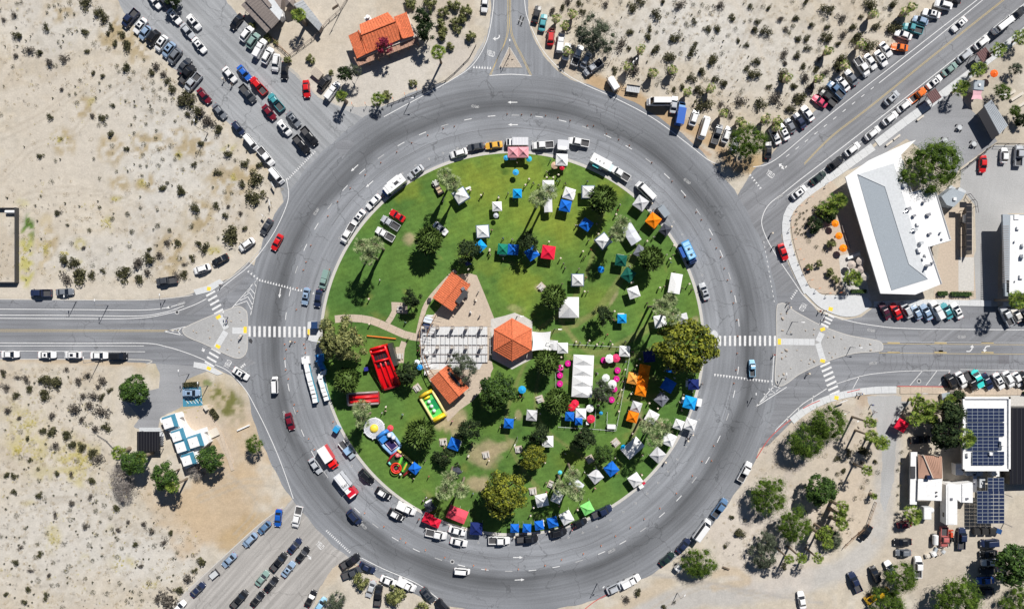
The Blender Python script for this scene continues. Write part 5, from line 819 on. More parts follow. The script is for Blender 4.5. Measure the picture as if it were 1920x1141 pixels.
# -- brown-roofed building at the top
r, o = house('shop_building', 'weathered brown plank-roofed building with deep veranda at the top edge', 'building', 490, 20)
walls(r, o, [(470, -20), (530, -20), (525, 20), (505, 45), (465, 8)], 3.4, 3.3, 'grey_wood'); plane(r, o, [(459, 1), (509, 54), (524, 38), (480, -12)], [3.3, 3.3, 4.3, 4.3], 'grey_wood', rows=12, rib='grey_wood', rname='roof_plank', ribh=.06)
plane(r, o, [(480, -12), (524, 38), (530, 22), (500, -20)], [4.3, 4.3, 3.8, 3.8], 'grey_roof', name='flat_roof'); plane(r, o, [(483, -10), (505, 15), (510, 10), (490, -16)], [4.6, 4.6, 4.7, 4.7], 'grey_wood', name='roof_deck')
plane(r, o, [(452, 10), (500, 62), (508, 53), (460, 2)], [2.5, 2.5, 2.9, 2.9], 'grey_wood', name='veranda_roof', rows=8, rib='grey_wood', rname='roof_plank')
r, o = house('shed', 'long grey shingled lean-to shed right of the brown-roofed building', 'shed', 585, 30); walls(r, o, [(552, 8), (566, 6), (602, 48), (596, 56)], 2.6, 2.5, 'grey_wood'); plane(r, o, [(550, 8), (598, 58), (604, 46), (568, 0)], [2.6, 2.6, 3.3, 3.3], 'grey_roof', rows=10, rib='grey_roof', rname='roof_sheet')
r, o = house('small_tower', 'small dark hip-roofed turret beside the brown building', 'tower', 543, 5); walls(r, o, [(536, -3), (550, -3), (550, 12), (536, 12)], 3, 3, 'grey_wood')
for q in ([(535, 13), (551, 13), (543, 4)], [(551, 13), (551, -5), (543, 4)], [(551, -5), (535, -5), (543, 4)], [(535, -5), (535, 13), (543, 4)]): plane(r, o, q, [3, 3, 4.4], 'grey_wood', name='roof')
r, o = house('carport_wall', 'white storage container wall beside dark turret', 'container', 522, 14); walls(r, o, [(516, 2), (524, 0), (531, 30), (524, 36)], 2.4, 2.4, 'white_paint', name='container')
# -- park restrooms and pavilion
def wing(label, a, b, c, d_, notch, extra, nm='restroom_building'):
    r, o = house(nm, label, 'building', *extra); walls(r, o, [tuple((p[i]*.88+q[i]*.12) for i in (0, 1)) for p, q in ((a, c), (b, d_), (c, a), (d_, b))], 2.8, 2.8)
    m1 = ((a[0]+d_[0])/2, (a[1]+d_[1])/2); m2 = ((b[0]+c[0])/2, (b[1]+c[1])/2)
    return r, o, m1, m2
r, o = house('restroom_building', 'upper park building with red-orange tiled gable roof', 'building', 845, 545); walls(r, o, [(815, 555), (845, 515), (872, 538), (845, 575)], 3, 2.9)
plane(r, o, [(811, 558), (848, 508), (865, 522), (829, 570)], [3, 3, 4.1, 4.1], 'orange_tile', rows=16, name='roof'); plane(r, o, [(829, 570), (865, 522), (882, 534), (848, 583)], [4.1, 4.1, 3.1, 3.1], 'orange_tile', rows=16, name='roof'); ridge(r, o, (829, 570), (865, 522), 4.1, 4.1)
for i in range(6): a = T3((852+i*4.4, 574-i*6.2), 3.3, o); MB().box((a[0], a[1], 3.1), (1.9, .16, .14), R(-38)).build('trellis_beam', 'wood', r)
a = T3((868, 541), 3.8, o); MB().box((a[0], a[1], 3.75), (.9, .8, .5), R(35)).build('roof_unit', 'steel', r); a = T3((866, 556), 3.8, o); MB().box((a[0], a[1], 3.65), (1.4, 4.0, .3), R(-38)).build('roof_grille', 'dark_metal', r)
for (x, y) in ((805, 562), (874, 554)): a = T3((x, y), .9, o); MB().box((a[0], a[1], .5), (.8, 1.1, 1)).build('waste_bin', 'dark_metal', r)
r, o = house('restroom_building', 'lower park building with red-orange tiled gable roof', 'building', 840, 720); walls(r, o, [(812, 706), (838, 690), (872, 728), (845, 748)], 3, 2.9)
plane(r, o, [(806, 711), (843, 757), (861, 742), (823, 696)], [3.1, 3.1, 4.1, 4.1], 'orange_tile', rows=16); plane(r, o, [(823, 696), (861, 742), (879, 727), (840, 683)], [4.1, 4.1, 3.1, 3.1], 'orange_tile', rows=16); ridge(r, o, (823, 696), (861, 742), 4.1, 4.1)
a = T3((852, 709), 3.6, o); MB().box((a[0], a[1], 3.75), (.7, 4.6, .35), R(40)).build('roof_grille', 'dark_metal', r)
r, o = house('pavilion', 'hexagonal orange-tiled pavilion roof at the centre of the park', 'pavilion', 960, 635); H6 = [(960, 596), (997, 616), (997, 656), (960, 677), (925, 657), (926, 617)]; AP = (961, 636)
for i in range(6):
    a, b = H6[i], H6[(i+1) % 6]; rp = plane(r, o, [a, b, AP], [3.4, 3.4, 6.2], 'orange_tile', name='roof_segment'); A, B, C_ = Vector(T3(a, 3.4, o)), Vector(T3(b, 3.4, o)), Vector(T3(AP, 6.2, o)); nn = (B-A).cross(C_-A).normalized(); nn = nn if nn.z > 0 else -nn
    for k in range(9):                                      # tile courses parallel to the eave
        t = k/9+.03; p, q = A.lerp(C_, t), B.lerp(C_, t); s_ = (C_-(A+B)/2)*.05
        MB().add([p+nn*.005, q+nn*.005, q+s_+nn*.02, p+s_+nn*.02, p+nn*.09, q+nn*.09], [(0, 1, 5, 4), (4, 5, 2, 3), (0, 4, 3), (1, 2, 5)]).build('tile_row', 'orange_tile', rp)
    MB().tube([T3(a, 3.45, o), T3(AP, 6.28, o)], .13, 6).build('ridge_cap', 'orange_tile', r); c = [T3(a, 0, o)[k]*.86 for k in (0, 1)]; MB().box((c[0], c[1], 1.7), (.4, .4, 3.4)).build('column', 'stucco', r)
# -- pergola
r, o = house('pergola', 'white-grey timber pergola over the plaza left of the hexagonal pavilion', 'pergola', 850, 640)
for y in (612, 630.5, 648, 664): a, b = T3((787 if y > 612 else 800, y), 3.2, o), T3((922, y), 3.2, o); MB().box(((a[0]+b[0])/2, (a[1]+b[1])/2, 3.2), (b[0]-a[0], .16, .22)).build('beam', 'dark_metal' if y == 630.5 else 'grey_wood', r)
for i in range(16): a, b = T3((790+i*8.6, 612), 3.36, o), T3((790+i*7.6, 664), 3.36, o); MB().box((a[0], (a[1]+b[1])/2, 3.36), (.07, abs(b[1]-a[1]), .12)).build('rafter', 'white_metal', r)
for x in (795, 822, 850, 876, 903):
    for y in (613, 649): a = T3((x, y), 0, o); MB().box((a[0], a[1], 1.6), (.75, .5, 3.2)).build('post', 'stucco', r); MB().box((a[0], a[1]-.0, 3.05), (.9, 1.0, .14)).build('post_head', 'grey_wood', r)
for p in ([(787, 632), (789, 665), (797, 690), (806, 710)], [(795, 664), (804, 690), (815, 705)], [(797, 590), (789, 610), (786, 630)], [(818, 590), (806, 612), (800, 630)]):
    MB().tube([T3(q, 3.1, o) for q in p], .13, 5).build('curved_beam', 'wood', r)
for i in range(8): a, b = T3((787+i*2.4, 640+i*9), 3.25, o), T3((797+i*3.5, 637+i*8.6), 3.25, o); MB().tube([a, b], .06, 4).build('rafter', 'grey_wood', r)
for i in range(6): a, b = T3((790+i*1.8, 622-i*6), 3.25, o), T3((812+i*3.6, 626-i*5.5), 3.25, o); MB().tube([a, b], .06, 4).build('rafter', 'grey_wood', r)
# -- building with square white skylights, carport
r, o = house('skylight_building', 'white building of five square skylight roofs edged in teal', 'building', 347, 825)
SKY = [(319, 791, 26), (335, 816, 24), (367, 827, 26), (343, 836, 25), (354, 861, 24)]
walls(r, o, [(304, 784), (330, 774), (342, 798), (352, 812), (378, 804), (390, 830), (368, 848), (372, 868), (346, 880)], 3, 2.6, 'white_paint')
for (x, y, s_) in SKY:
    c = T3((x, y), 3.4, o); a = R(18); h_ = s_*S/2
    MB().box((c[0], c[1], 2.9), (s_*S*1.02, s_*S*1.02, .7), a).build('roof_block', 'white_paint', r)
    k = MB().box((c[0], c[1], 3.85), (s_*S*.98, s_*S*.98, 1.3), a, (.74, .74)).build('skylight_skirt', 'teal', r); MB().box((c[0]-.05, c[1]-.05, 4.5), (s_*S*.7, s_*S*.7, .1), a).build('skylight', 'white_paint', k); MB().box((c[0]-.3, c[1]-.3, 4.57), (.3, .12, .05), a).build('vent', 'steel', k)
for i, (x, y, s_) in enumerate([(308, 786, 0), (337, 778, 0), (382, 806, 0)]): c = T3((x, y), 2.7, o); MB().box((c[0], c[1], 2.62), (2.2, 1.2, .1), R(18)).build('canopy_slab', 'white_paint', r)
c = T3((398, 812), .4, o); MB().box((c[0], c[1], .35), (3.4, 2.2, .5), R(25)).build('entrance_step', 'stucco', r)
r, o = house('carport', 'black metal carport roof beside the skylight building', 'carport', 278, 825); c = T3((278, 827), 2.7, o); MB().box((c[0], c[1], 2.7), (6.0, 5.3, .14)).build('roof', 'solar_dark', r)
for i in range(8): MB().box((c[0]-2.6+i*.75, c[1], 2.8), (.09, 5.2, .06)).build('roof_rib', 'dark_metal', r)
for u in (-2.8, 2.8):
    for v in (-2.4, 2.4): MB().box((c[0]+u, c[1]+v, 1.35), (.15, .15, 2.7)).build('post', 'steel', r)
single('service_yard', MB().prism(PP([(261, 801), (300, 801), (308, 815), (306, 835), (261, 812)]), 0, .03).mesh('service_yard', 'grey_roof'), (0, 0, 0), 0, None, None, kind='structure')
bs = empty('bicycle_rack', (*P(304, 825), 0), 0, 'grey striped bicycle rack beside black carport', 'bicycle rack')
for i in range(5): MB().box((0, 1.2-i*.6, .35), (1.1, .06, .7)).build('hoop', 'steel', bs)
single('retaining_wall', MB().box((0, 0, .25), (3.6, .35, .5), R(24)).mesh('retaining_wall', 'white_paint'), (*P(457, 801), 0), 0, 'short white garden wall on the sand right of skylight building', 'wall'); MB().box((*P(425, 845), .1), (.9, 11, .2), R(18)).build('ramp', 'tan_concrete', kind='structure')
single('monument_sign', MB().box((0, 0, .7), (1.5, .5, 1.4), R(-55)).mesh('monument_sign', 'stucco'), (*P(386, 764, .7), 0), 0, 'pale stone monument sign beside the blue accessible bay', 'sign')
# -- big white building
r, o = house('commercial_building', 'big white building with grey hipped shingle roof and flat white deck', 'building', 1675, 430); hh = 4.6
FULL = [(1585, 332), (1672, 265), (1714, 268), (1733, 350), (1758, 360), (1785, 450), (1745, 458), (1770, 528), (1716, 552), (1651, 550)]
BODY = [(1585, 332), (1688, 300), (1706, 362), (1742, 352), (1756, 362), (1783, 450), (1742, 462), (1766, 532), (1716, 552), (1651, 550)]
MB().prism([T3(p, hh, o)[:2] for p in BODY], hh-.35, hh).build('roof_deck', 'white_paint', r); MB().prism([T3(p, hh, o)[:2] for p in [(1612, 345), (1672, 318), (1704, 372), (1742, 362), (1776, 446), (1742, 455), (1752, 520), (1716, 528), (1672, 527)]], 0, hh-.35).build('wall', 'white_paint', r); MB().prism([T3(p, hh+.1, o)[:2] for p in [(1585, 332), (1630, 300), (1700, 268), (1718, 262), (1690, 290), (1706, 362), (1700, 380), (1640, 420), (1620, 400)]], hh-.25, hh+.02).build('canopy_slab', 'white_paint', r)
plane(r, o, [(1608, 327), (1676, 306), (1659, 350)], [4.7, 4.7, 5.6], 'grey_roof', name='roof_north'); plane(r, o, [(1608, 327), (1659, 350), (1704, 495), (1740, 523), (1672, 544), (1640, 440)], [4.7, 5.6, 5.6, 4.7, 4.7, 4.7], 'grey_shingle', name='roof')
plane(r, o, [(1676, 306), (1738, 522), (1704, 495), (1659, 350)], [4.7, 4.7, 5.6, 5.6], 'grey_roof', name='roof_east')
for (a, b) in [((1608, 327), (1659, 350)), ((1659, 350), (1704, 495)), ((1704, 495), (1739, 522))]: MB().tube([T3(a, 4.75 if a[1] < 340 else 5.62, o), T3(b, 5.62 if b[1] < 500 else 4.75, o)], .09, 4).build('ridge_cap', 'grey_roof', r)
for p, q in [((1706, 362), (1742, 352)), ((1742, 352), (1756, 362)), ((1756, 362), (1783, 450)), ((1783, 450), (1742, 462)), ((1742, 462), (1766, 532)), ((1693, 300), (1710, 362))]: a, b = T3(p, hh+.2, o), T3(q, hh+.2, o); MB().tube([a[:2]+(hh+.12,), b[:2]+(hh+.12,)], .16, 4).build('parapet', 'white_metal', r)
for (x, y, s_, h_) in [(1690, 334, .5, .9), (1697, 347, .9, .8), (1705, 391, 1.0, .9), (1715, 404, .7, .7), (1722, 420, .9, .5), (1717, 430, 1.0, .9), (1742, 402, .9, .7), (1734, 378, .6, .8), (1729, 455, .9, 1.0), (1726, 468, 1.3, 1.0), (1737, 478, .7, .6), (1742, 497, .8, 1.1), (1750, 492, .6, .7), (1744, 438, .7, .6), (1766, 435, .4, .8), (1768, 447, .5, .5), (1732, 485, .6, .6)]: c = T3((x, y), hh+h_, o); MB().box((c[0], c[1], hh+.1+h_/2), (s_, s_*.9, h_), R(17)).build('roof_unit', random.choice(['steel', 'white_metal', 'grey_roof']), r)
for (x, y) in [(1700, 395), (1713, 431)]: a, b = T3((x-5, y+3), 5.3, o), T3((x+5, y-3), 5.3, o); MB().tube([a, b], .14, 5).build('duct', 'steel', r)
c = T3((1745, 500), 7, o); MB().cyl((c[0], c[1]+.4, hh), .28, 2.2, 8).build('flue', 'steel', r)
for i in range(9): c = T3((1731+i*1, 345), hh, o)
for i in range(14): a, b = T3((1691+i*1.15+0, 302+i*4.4), 3.4, o), T3((1686+i*1.15, 303+i*4.4), 3.4, o); MB().tube([a, b], .05, 4).build('trellis_bar', 'steel', r)
a, b = T3((1771, 365), 3, o), T3((1790, 448), 3, o)
r, o = house('storage_shed', 'dark grey cut-corner shed below huge green tree', 'shed', 1784, 372); MB().prism([T3(p, 2.8, o)[:2] for p in [(1765, 368), (1785, 352), (1810, 362), (1805, 372), (1788, 388), (1775, 384)]], 0, 2.8).build('shed_body', 'grey_shingle', r); c = T3((1790, 373), 3, o); MB().box((c[0], c[1], 3), (.8, .8, .4)).build('roof_unit', 'white_metal', r)
single('crate_stack', MB().box((0, 0, .8), (2.2, 1.6, 1.6), R(-30)).box((-2.3, .9, .6), (1.6, 1.4, 1.2), R(-30)).mesh('crate_stack', 'grey_roof'), (*P(1800, 360, 1), 0), 0, 'pale grey service boxes between shed and pale lot', 'container')
r, o = house('carport', 'black slatted carport in the yard right of big white building', 'carport', 1817, 425); c = T3((1817, 428), 2.8, o); MB().box((c[0], c[1]+.4, 2.8), (1.5, 12.6, .12)).build('roof', 'solar_dark', r); MB().box((c[0]-1.6, c[1]+6.3, 2.79), (1.8, 1.5, .12)).build('roof_wing', 'solar_dark', r); MB().box((c[0]+1.0, c[1]-.2, 1.3), (.12, 13.4, 2.6)).build('boundary_wall', 'stucco', r)
for i in range(8): MB().box((c[0], c[1]+6-i*1.55, 2.9), (1.5, .08, .05)).build('roof_rib', 'grey_wood', r)
for i in range(4): MB().box((c[0]-.65, c[1]+5-i*3.3, 1.4), (.12, .12, 2.8)).build('post', 'dark_metal', r)
single('fuel_tank', MB().tube([(0, -1.2, .9), (0, -1, .9), (0, 1, .9), (0, 1.2, .9)], [.2, .6, .6, .2], 12).mesh('fuel_tank', 'white_metal'), (*P(1810, 410, 1), 0), 0, 'white cylindrical tank left of the black slatted carport', 'tank')
# -- right-edge white building
r, o = house('shop_building', 'white flat-roofed building with dark ribbed side at the right edge', 'building', 1905, 480); hh = 5.2
MB().prism([T3(p, hh, o)[:2] for p in [(1880, 402), (1990, 402), (1990, 555), (1885, 555)]], hh-.6, hh).build('eave', 'grey_shingle', r); MB().prism([T3(p, hh, o)[:2] for p in [(1905, 408), (1990, 408), (1990, 540), (1905, 540)]], 0, hh-.6).build('wall', 'stucco', r); MB().prism([T3(p, hh, o)[:2] for p in [(1894, 404), (1990, 404), (1990, 548), (1892, 550)]], hh-.2, hh+.06).build('roof', 'white_paint', r)
for i in range(26): c = T3((1885, 424+i*4.2), hh, o); MB().box((c[0], c[1], hh+.02), (1.7, .12, .14)).build('roof_rib', 'grey_wood', r)
for i in range(9): c = T3((1888+i*4.5, 551), 4.4, o); MB().box((c[0], c[1], hh-.1), (.55, 1.1, .2)).build('awning_tile', 'orange_tile', r)
for i in range(5): c = T3((1887, 528+i*4.5), 4.4, o); MB().box((c[0], c[1], hh-.1), (1.1, .55, .2)).build('awning_tile', 'orange_tile', r)
for (x, y, s_, h_) in [(1907, 428, .8, .5), (1901, 453, .4, .5), (1916, 460, .8, .8), (1915, 480, .9, 1.1), (1913, 519, 1, .5), (1902, 527, .3, .4), (1905, 407, 1.3, .2)]: c = T3((x, y), hh, o); MB().box((c[0], c[1], hh+.1+h_/2), (s_, s_, h_)).build('roof_unit', 'white_metal', r)
# -- carport with grey roof, ramadas, kiosk
r, o = house('carport', 'grey sheet-roofed shelter over deep black shade at the upper right', 'shelter', 1865, 215)
plane(r, o, [(1845, 198), (1859, 187), (1890, 235), (1874, 252)], [2.6, 3.0, 3.0, 2.6], 'grey_shingle', rows=7, rib='grey_roof', rname='roof_sheet', ribh=.05); plane(r, o, [(1833, 212), (1846, 199), (1875, 251), (1860, 262)], [2.5, 2.6, 2.6, 2.5], 'solar_dark', name='shade_roof')  # the black sheet stands in for the deep shade beside the grey roof
for p in ((1836, 212), (1860, 258), (1858, 192), (1886, 236)): c = T3(p, 0, o); MB().box((c[0], c[1], 1.25), (.15, .15, 2.5)).build('post', 'dark_metal', r)
for (x, y, lb) in [(1845, 103, 'upper'), (1751, 180, 'lower')]:
    r, o = house('ramada', 'square brown ramada roof, %s of two beside upper right pavement' % lb, 'ramada', x, y); c = T3((x, y), 2.8, o); a = R(35); MB().box((c[0], c[1], 2.8), (3.0, 3.0, .14), a).build('roof', 'maroon_roof', r)
    for i in range(6): u = -1.3+i*.52; MB().box((c[0]+u*math.cos(a), c[1]+u*math.sin(a), 2.9), (.1, 3, .05), a).build('roof_rib', 'maroon_roof', r)
    for u in (-1.3, 1.3):
        for v in (-1.3, 1.3): MB().box((c[0]+u*math.cos(a)-v*math.sin(a), c[1]+u*math.sin(a)+v*math.cos(a), 1.4), (.14, .14, 2.8), a).build('post', 'wood', r)
r, o = house('kiosk', 'small dark grey-roofed kiosk above the pink shade sail', 'kiosk', 1835, 160); c = T3((1835, 160), 2.6, o); MB().box((c[0], c[1], 1.3), (2.7, 2.5, 2.6), R(-5)).build('wall', 'stucco', r); MB().box((c[0], c[1], 2.7), (2.9, 2.8, .25), R(-5), (.9, .9)).build('roof', 'grey_shingle', r); MB().box((c[0], c[1], 2.95), (.6, .6, .3)).build('roof_unit', 'white_metal', r)
r = single('shade_sail', MB().add([(-1.5, -1.2, 2.4), (1.5, -1.3, 2.5), (1.3, 1.3, 2.7), (-1.1, 1.3, 2.6), (0, 0, 2.35), (0, -1, 2.4), (1.1, 0, 2.45), (0, 1.1, 2.55), (-1.05, 0, 2.4)], [(0, 5, 4, 8), (5, 1, 6, 4), (4, 6, 2, 7), (8, 4, 7, 3)]).mesh('shade_sail', 'fabric'), (*P(1832, 178, 2.5), 0), 0, 'pale pink shade sail below the dark kiosk', 'shade sail', colour=(.75, .45, .5))
# -- solar-roofed building
r, o = house('solar_building', 'white-rimmed building covered by large dark blue solar array', 'building', 1848, 815); hh = 5.0
MB().prism([T3(p, hh, o)[:2] for p in [(1807, 746), (1892, 746), (1892, 880), (1807, 880)]], hh-.5, hh).build('roof_deck', 'white_paint', r); MB().prism([T3(p, hh, o)[:2] for p in [(1824, 755), (1892, 755), (1892, 872), (1824, 872)]], 0, hh-.5).build('wall', 'stucco', r)
PAN = MB().box((0, 0, 0), (1.3, .8, .05)).mesh('solar_panel', 'solar'); FR = MB().box((0, 0, -.02), (1.42, .9, .03)).mesh('panel_frame', 'grey_shingle')
def panels(r, o, x0, y0, cols, rows_, dx, dy, z, skip=()):
    for i in range(cols):
        for j in range(rows_):
            if (i, j) in skip: continue
            c = T3((x0+i*dx, y0+j*dy), z, o); p = bpy.data.objects.new('solar_panel', PAN); col.objects.link(p); p.parent = r; p.location = (c[0], c[1], z); q = bpy.data.objects.new('panel_frame', FR); col.objects.link(q); q.parent = p
for k, (y0, n_) in enumerate([(768, 4), (795, 4), (822, 4)]): panels(r, o, 1818, y0, 7 if k < 2 else 6, n_, 10, 6.4, hh+.35)
panels(r, o, 1828, 849, 6, 4, 10, 6.4, hh+.35)
for (x0, y0, x1, y1) in [(1806, 745, 1893, 746), (1806, 880, 1893, 881), (1806, 745, 1807, 881), (1892, 745, 1893, 881)]: a, b = T3((x0, y0), hh+.3, o), T3((x1, y1), hh+.3, o); MB().box(((a[0]+b[0])/2, (a[1]+b[1])/2, hh+.2), (abs(a[0]-b[0])+.35, abs(a[1]-b[1])+.35, .5)).build('parapet', 'white_paint', r)
for (x, y, s_, h_) in [(1878, 830, 1.0, .9), (1857, 850, .8, .6), (1816, 852, .9, .6), (1880, 838, .7, .5)]: c = T3((x, y), hh+.6, o); MB().box((c[0], c[1], hh+.3+h_/2), (s_, s_, h_)).build('roof_unit', 'white_metal', r)
r, o = house('solar_canopy', 'blue solar panel canopy over bins below the solar-roofed building', 'canopy', 1858, 950); panels(r, o, 1837, 923, 5, 9, 10.3, 6.8, 3.2); panels(r, o, 1857, 898, 3, 4, 10.3, 6.4, 3.2)
for p in ((1836, 925), (1882, 925), (1836, 980), (1882, 980), (1882, 900)): c = T3(p, 0, o); MB().box((c[0], c[1], 1.55), (.16, .16, 3.1)).build('post', 'steel', r)
a = T3((1857, 950), 3, o); MB().box((a[0], a[1], 3.05), (7.2, .14, .16)).build('beam', 'steel', r)
for i, (x, y) in enumerate([(1845, 991), (1858, 992), (1838, 992)]): q = empty('wheeled_bin', (*P(1830+i*15, 995, .7), 0), 0, ['left dark wheeled bin below solar canopy', 'middle dark wheeled bin below solar canopy', 'right dark wheeled bin below solar canopy'][i], 'bin', 'bins below the solar canopy'); MB().box((0, 0, .65), (1.6, 1.5, 1.2), 0, (1.05, 1.05)).build('bin_body', 'dark_metal', q); MB().box((0, .1, 1.3), (1.7, 1.4, .08)).build('lid', 'rubber', q)
single('blue_bin', MB().box((0, 0, .7), (1.6, 1.4, 1.4), R(-20), (.9, .9)).mesh('blue_bin', 'paint'), (*P(1870, 994, .7), 0), 0, 'tilted blue bin beside the dark wheeled bins', 'bin', colour=(.02, .07, .2))
r, o = house('long_shed', 'black ribbed shed roof at the right edge beside solar-roofed building', 'shed', 1908, 860); MB().prism([T3(p, 3.2, o)[:2] for p in [(1896, 764), (1990, 764), (1990, 905), (1893, 908)]], 0, 3.2).build('shed_body', 'solar_dark', r)
for i in range(6): c = T3((1899+i*8, 835), 3.3, o); MB().box((c[0], c[1], 3.25), (.09, 20.4, .07)).build('roof_rib', 'dark_metal', r)
r, o = house('yard_shed', 'small white gabled shed left of solar canopy', 'shed', 1809, 922); MB().prism([T3(p, 3, o)[:2] for p in [(1795, 908), (1824, 904), (1824, 942), (1803, 942), (1795, 936)]], 0, 2.9).build('shed_body', 'white_metal', r); MB().prism([T3(p, 3.1, o)[:2] for p in [(1804, 907), (1824, 908), (1824, 942), (1804, 941)]], 2.9, 3.1).build('roof', 'white_paint', r); c = T3((1814, 934), 3.4, o); MB().box((c[0], c[1], 3.3), (.5, .5, .4)).build('roof_unit', 'steel', r)
for i, (x, y, a, b_) in enumerate([(1800, 880, 2, 3), (1822, 888, 2.6, 1), (1838, 886, 1.6, 1.8), (1868, 888, 2, 1.4), (1843, 905, 1.5, 2.6), (1829, 905, 1, 5)]): single('service_equipment', MB().box((0, 0, .9), (a, b_, 1.8)).cyl((0, 0, 1.8), .3, .25, 10).mesh('service_equipment', ['white_metal', 'grey_roof', 'steel'][i % 3]), (*P(x, y, 2), 0), 0, ['tall pale cabinet at lower left corner of solar-roofed building', 'flat white unit just below solar-roofed building', 'square unit with round fan below solar-roofed building', 'right fan unit below solar-roofed building', 'long beige unit at top left of solar canopy', 'narrow duct unit left of solar canopy'][i], 'machine')
# -- tan tiled house + white extension
r, o = house('house', 'house with tan tiled roof and flat white extension at the lower right', 'house', 1735, 890); hh = 3.4
MB().prism([T3(p, hh, o)[:2] for p in [(1728, 854), (1766, 856), (1768, 895), (1764, 938), (1720, 938)]], 0, hh).build('wall', 'stucco', r)
plane(r, o, [(1722, 852), (1732, 853), (1750, 896), (1722, 896)], [3.5, 4.2, 4.2, 3.5], 'brown_tile', name='roof_left'); plane(r, o, [(1731, 853), (1766, 855), (1767, 896), (1749, 896)], [4.2, 3.6, 3.6, 4.2], 'brown_tile', rows=9, rib='brown_tile'); MB().tube([T3((1731, 853), 4.2, o), T3((1749, 896), 4.25, o)], .14, 5).build('ridge_cap', 'stucco', r)
MB().prism([T3(p, hh, o)[:2] for p in [(1721, 897), (1766, 897), (1765, 938), (1720, 936)]], hh, hh+.12).build('flat_roof', 'white_paint', r); c = T3((1741, 894), 4.2, o); MB().box((c[0], c[1], 4.1), (1.1, 1.1, .9)).build('roof_unit', 'solar', r)
for (x, y) in ((1756, 922), (1756, 929)): c = T3((x, y), hh+.3, o); MB().box((c[0], c[1], hh+.3), (.3, .3, .4)).build('vent', 'dark_metal', r)
r, o = house('mobile_home', 'narrow white flat roof strip left of tan-roofed house', 'mobile home', 1713, 895); MB().prism([T3(p, 2.9, o)[:2] for p in [(1708, 847), (1720, 847), (1719, 945), (1706, 945)]], 2.6, 2.9).build('roof', 'white_paint', r); MB().prism([T3(p, 2.9, o)[:2] for p in [(1716, 850), (1720, 850), (1719, 942), (1715, 942)]], 0, 2.6).build('body', 'stucco', r); c = T3((1712, 885), 3.1, o); MB().box((c[0], c[1], 3.0), (1.2, 3.2, .3)).build('roof_unit', 'dark_metal', r)
r, o = house('small_trailer_home', 'pale green-grey camper box beside the bright palm', 'camper', 1730, 957); MB().box((0, 0, 1.1), (2.1, 3.3, 2.2)).build('body', 'grey_roof', r); MB().box((0, 0, 2.25), (1.9, 3.1, .1)).build('roof', 'white_metal', r)
single('water_tank', MB().lathe([(.8, 0), (.8, 1.5), (.3, 1.8), (0, 1.8)], 14).mesh('water_tank', 'white_metal'), (*P(1744, 955, 1), 0), 0, 'small round white tank right of pale camper box', 'tank')
# -- walled yard at the left edge
r, o = house('boundary_wall', 'thin dark wall round the sandy yard at the left edge', 'wall', 35, 460); MB().box((.0, 0, .7), (.28, 20.3, 1.4)).build('wall', 'dark_metal', r); MB().box((-5.5, -10.1, .7), (11, .28, 1.4)).build('wall', 'dark_metal', r); MB().box((-3, 10.0, .6), (6, .2, 1.2)).build('wall', 'dark_metal', r)
single('propane_tank', MB().tube([(-1.4, 0, .8), (-1.2, 0, .8), (1.2, 0, .8), (1.4, 0, .8)], [.15, .45, .45, .15], 10).mesh('propane_tank', 'white_metal'), (*P(19, 397, .8), 0), 0, 'white capsule gas tank at the top of the left-edge yard', 'tank')
def fence(label, pts, h, m='grey_wood', step=2.4, cat='fence', rail=.06, kind_='fence'):
    W = PP(pts); o = W[0]; r = empty(kind_, (*o, 0), 0, label, cat); L_ = [(x-o[0], y-o[1]) for x, y in W]
    for a, b in zip(L_, L_[1:]):
        for z in (h*.45, h*.95): MB().tube([(a[0], a[1], z), (b[0], b[1], z)], rail, 4).build('rail', m, r)
    for p in resample(L_, step): MB().box((p[0], p[1], h/2), (.12, .12, h)).build('post', m, r)
    return r
fence('low post fence fan line above orange-roofed house, left', [(545, 105), (590, 72), (615, 42), (640, 20), (655, -5)], 1.2); fence('rail fence along the brown building forecourt', [(462, 20), (500, 62), (545, 106), (520, 85)], 1.0, 'wood')
fence('rope fence curving below orange-roofed house to the top road', [(727, 197), (768, 182), (800, 168), (835, 152), (852, 138), (880, 110), (893, 85)], .7, 'dark_metal', 3.4, rail=.05)
fence('zigzag post fence beside the gravel drive, lower right', [(1640, 940), (1632, 962), (1624, 985), (1615, 992), (1600, 1005), (1580, 1025)], 1.1, 'wood'); fence('thin dark wall between courtyard and pale lot', [(1802, 318), (1855, 275)], 1.8, 'dark_metal', 3); fence('dark boundary fence at the top of pale lot', [(1864, 271), (1925, 272)], 1.6, 'dark_metal', 3)
fence('curved fence at right of the service yard', [(1812, 365), (1824, 380), (1827, 400)], 1.8, 'dark_metal', 2); fence('garden edging rail left of skylight building', [(184, 815), (200, 825), (216, 842)], .5, 'dark_metal', 3)
BG = [('upper beer garden fence running right from white marquees', [(1066, 645), (1110, 647), (1165, 650)]), ('long right fence of the beer garden', [(1180, 666), (1172, 710), (1163, 760), (1154, 806)]), ('lower beer garden fence beside blue tents', [(1047, 799), (1100, 802), (1153, 806)]), ('left beer garden fence by dark palms', [(1041, 694), (1042, 725)]), ('short fence stub right of the red umbrella', [(1116, 766), (1114, 800)]), ('short fence stub inside lower right beer garden corner', [(1138, 772), (1137, 800)])]
for lb, p in BG: r = fence(lb, p, 1.1, 'grey_roof', 1.9, rail=.03); r.location.z = .15
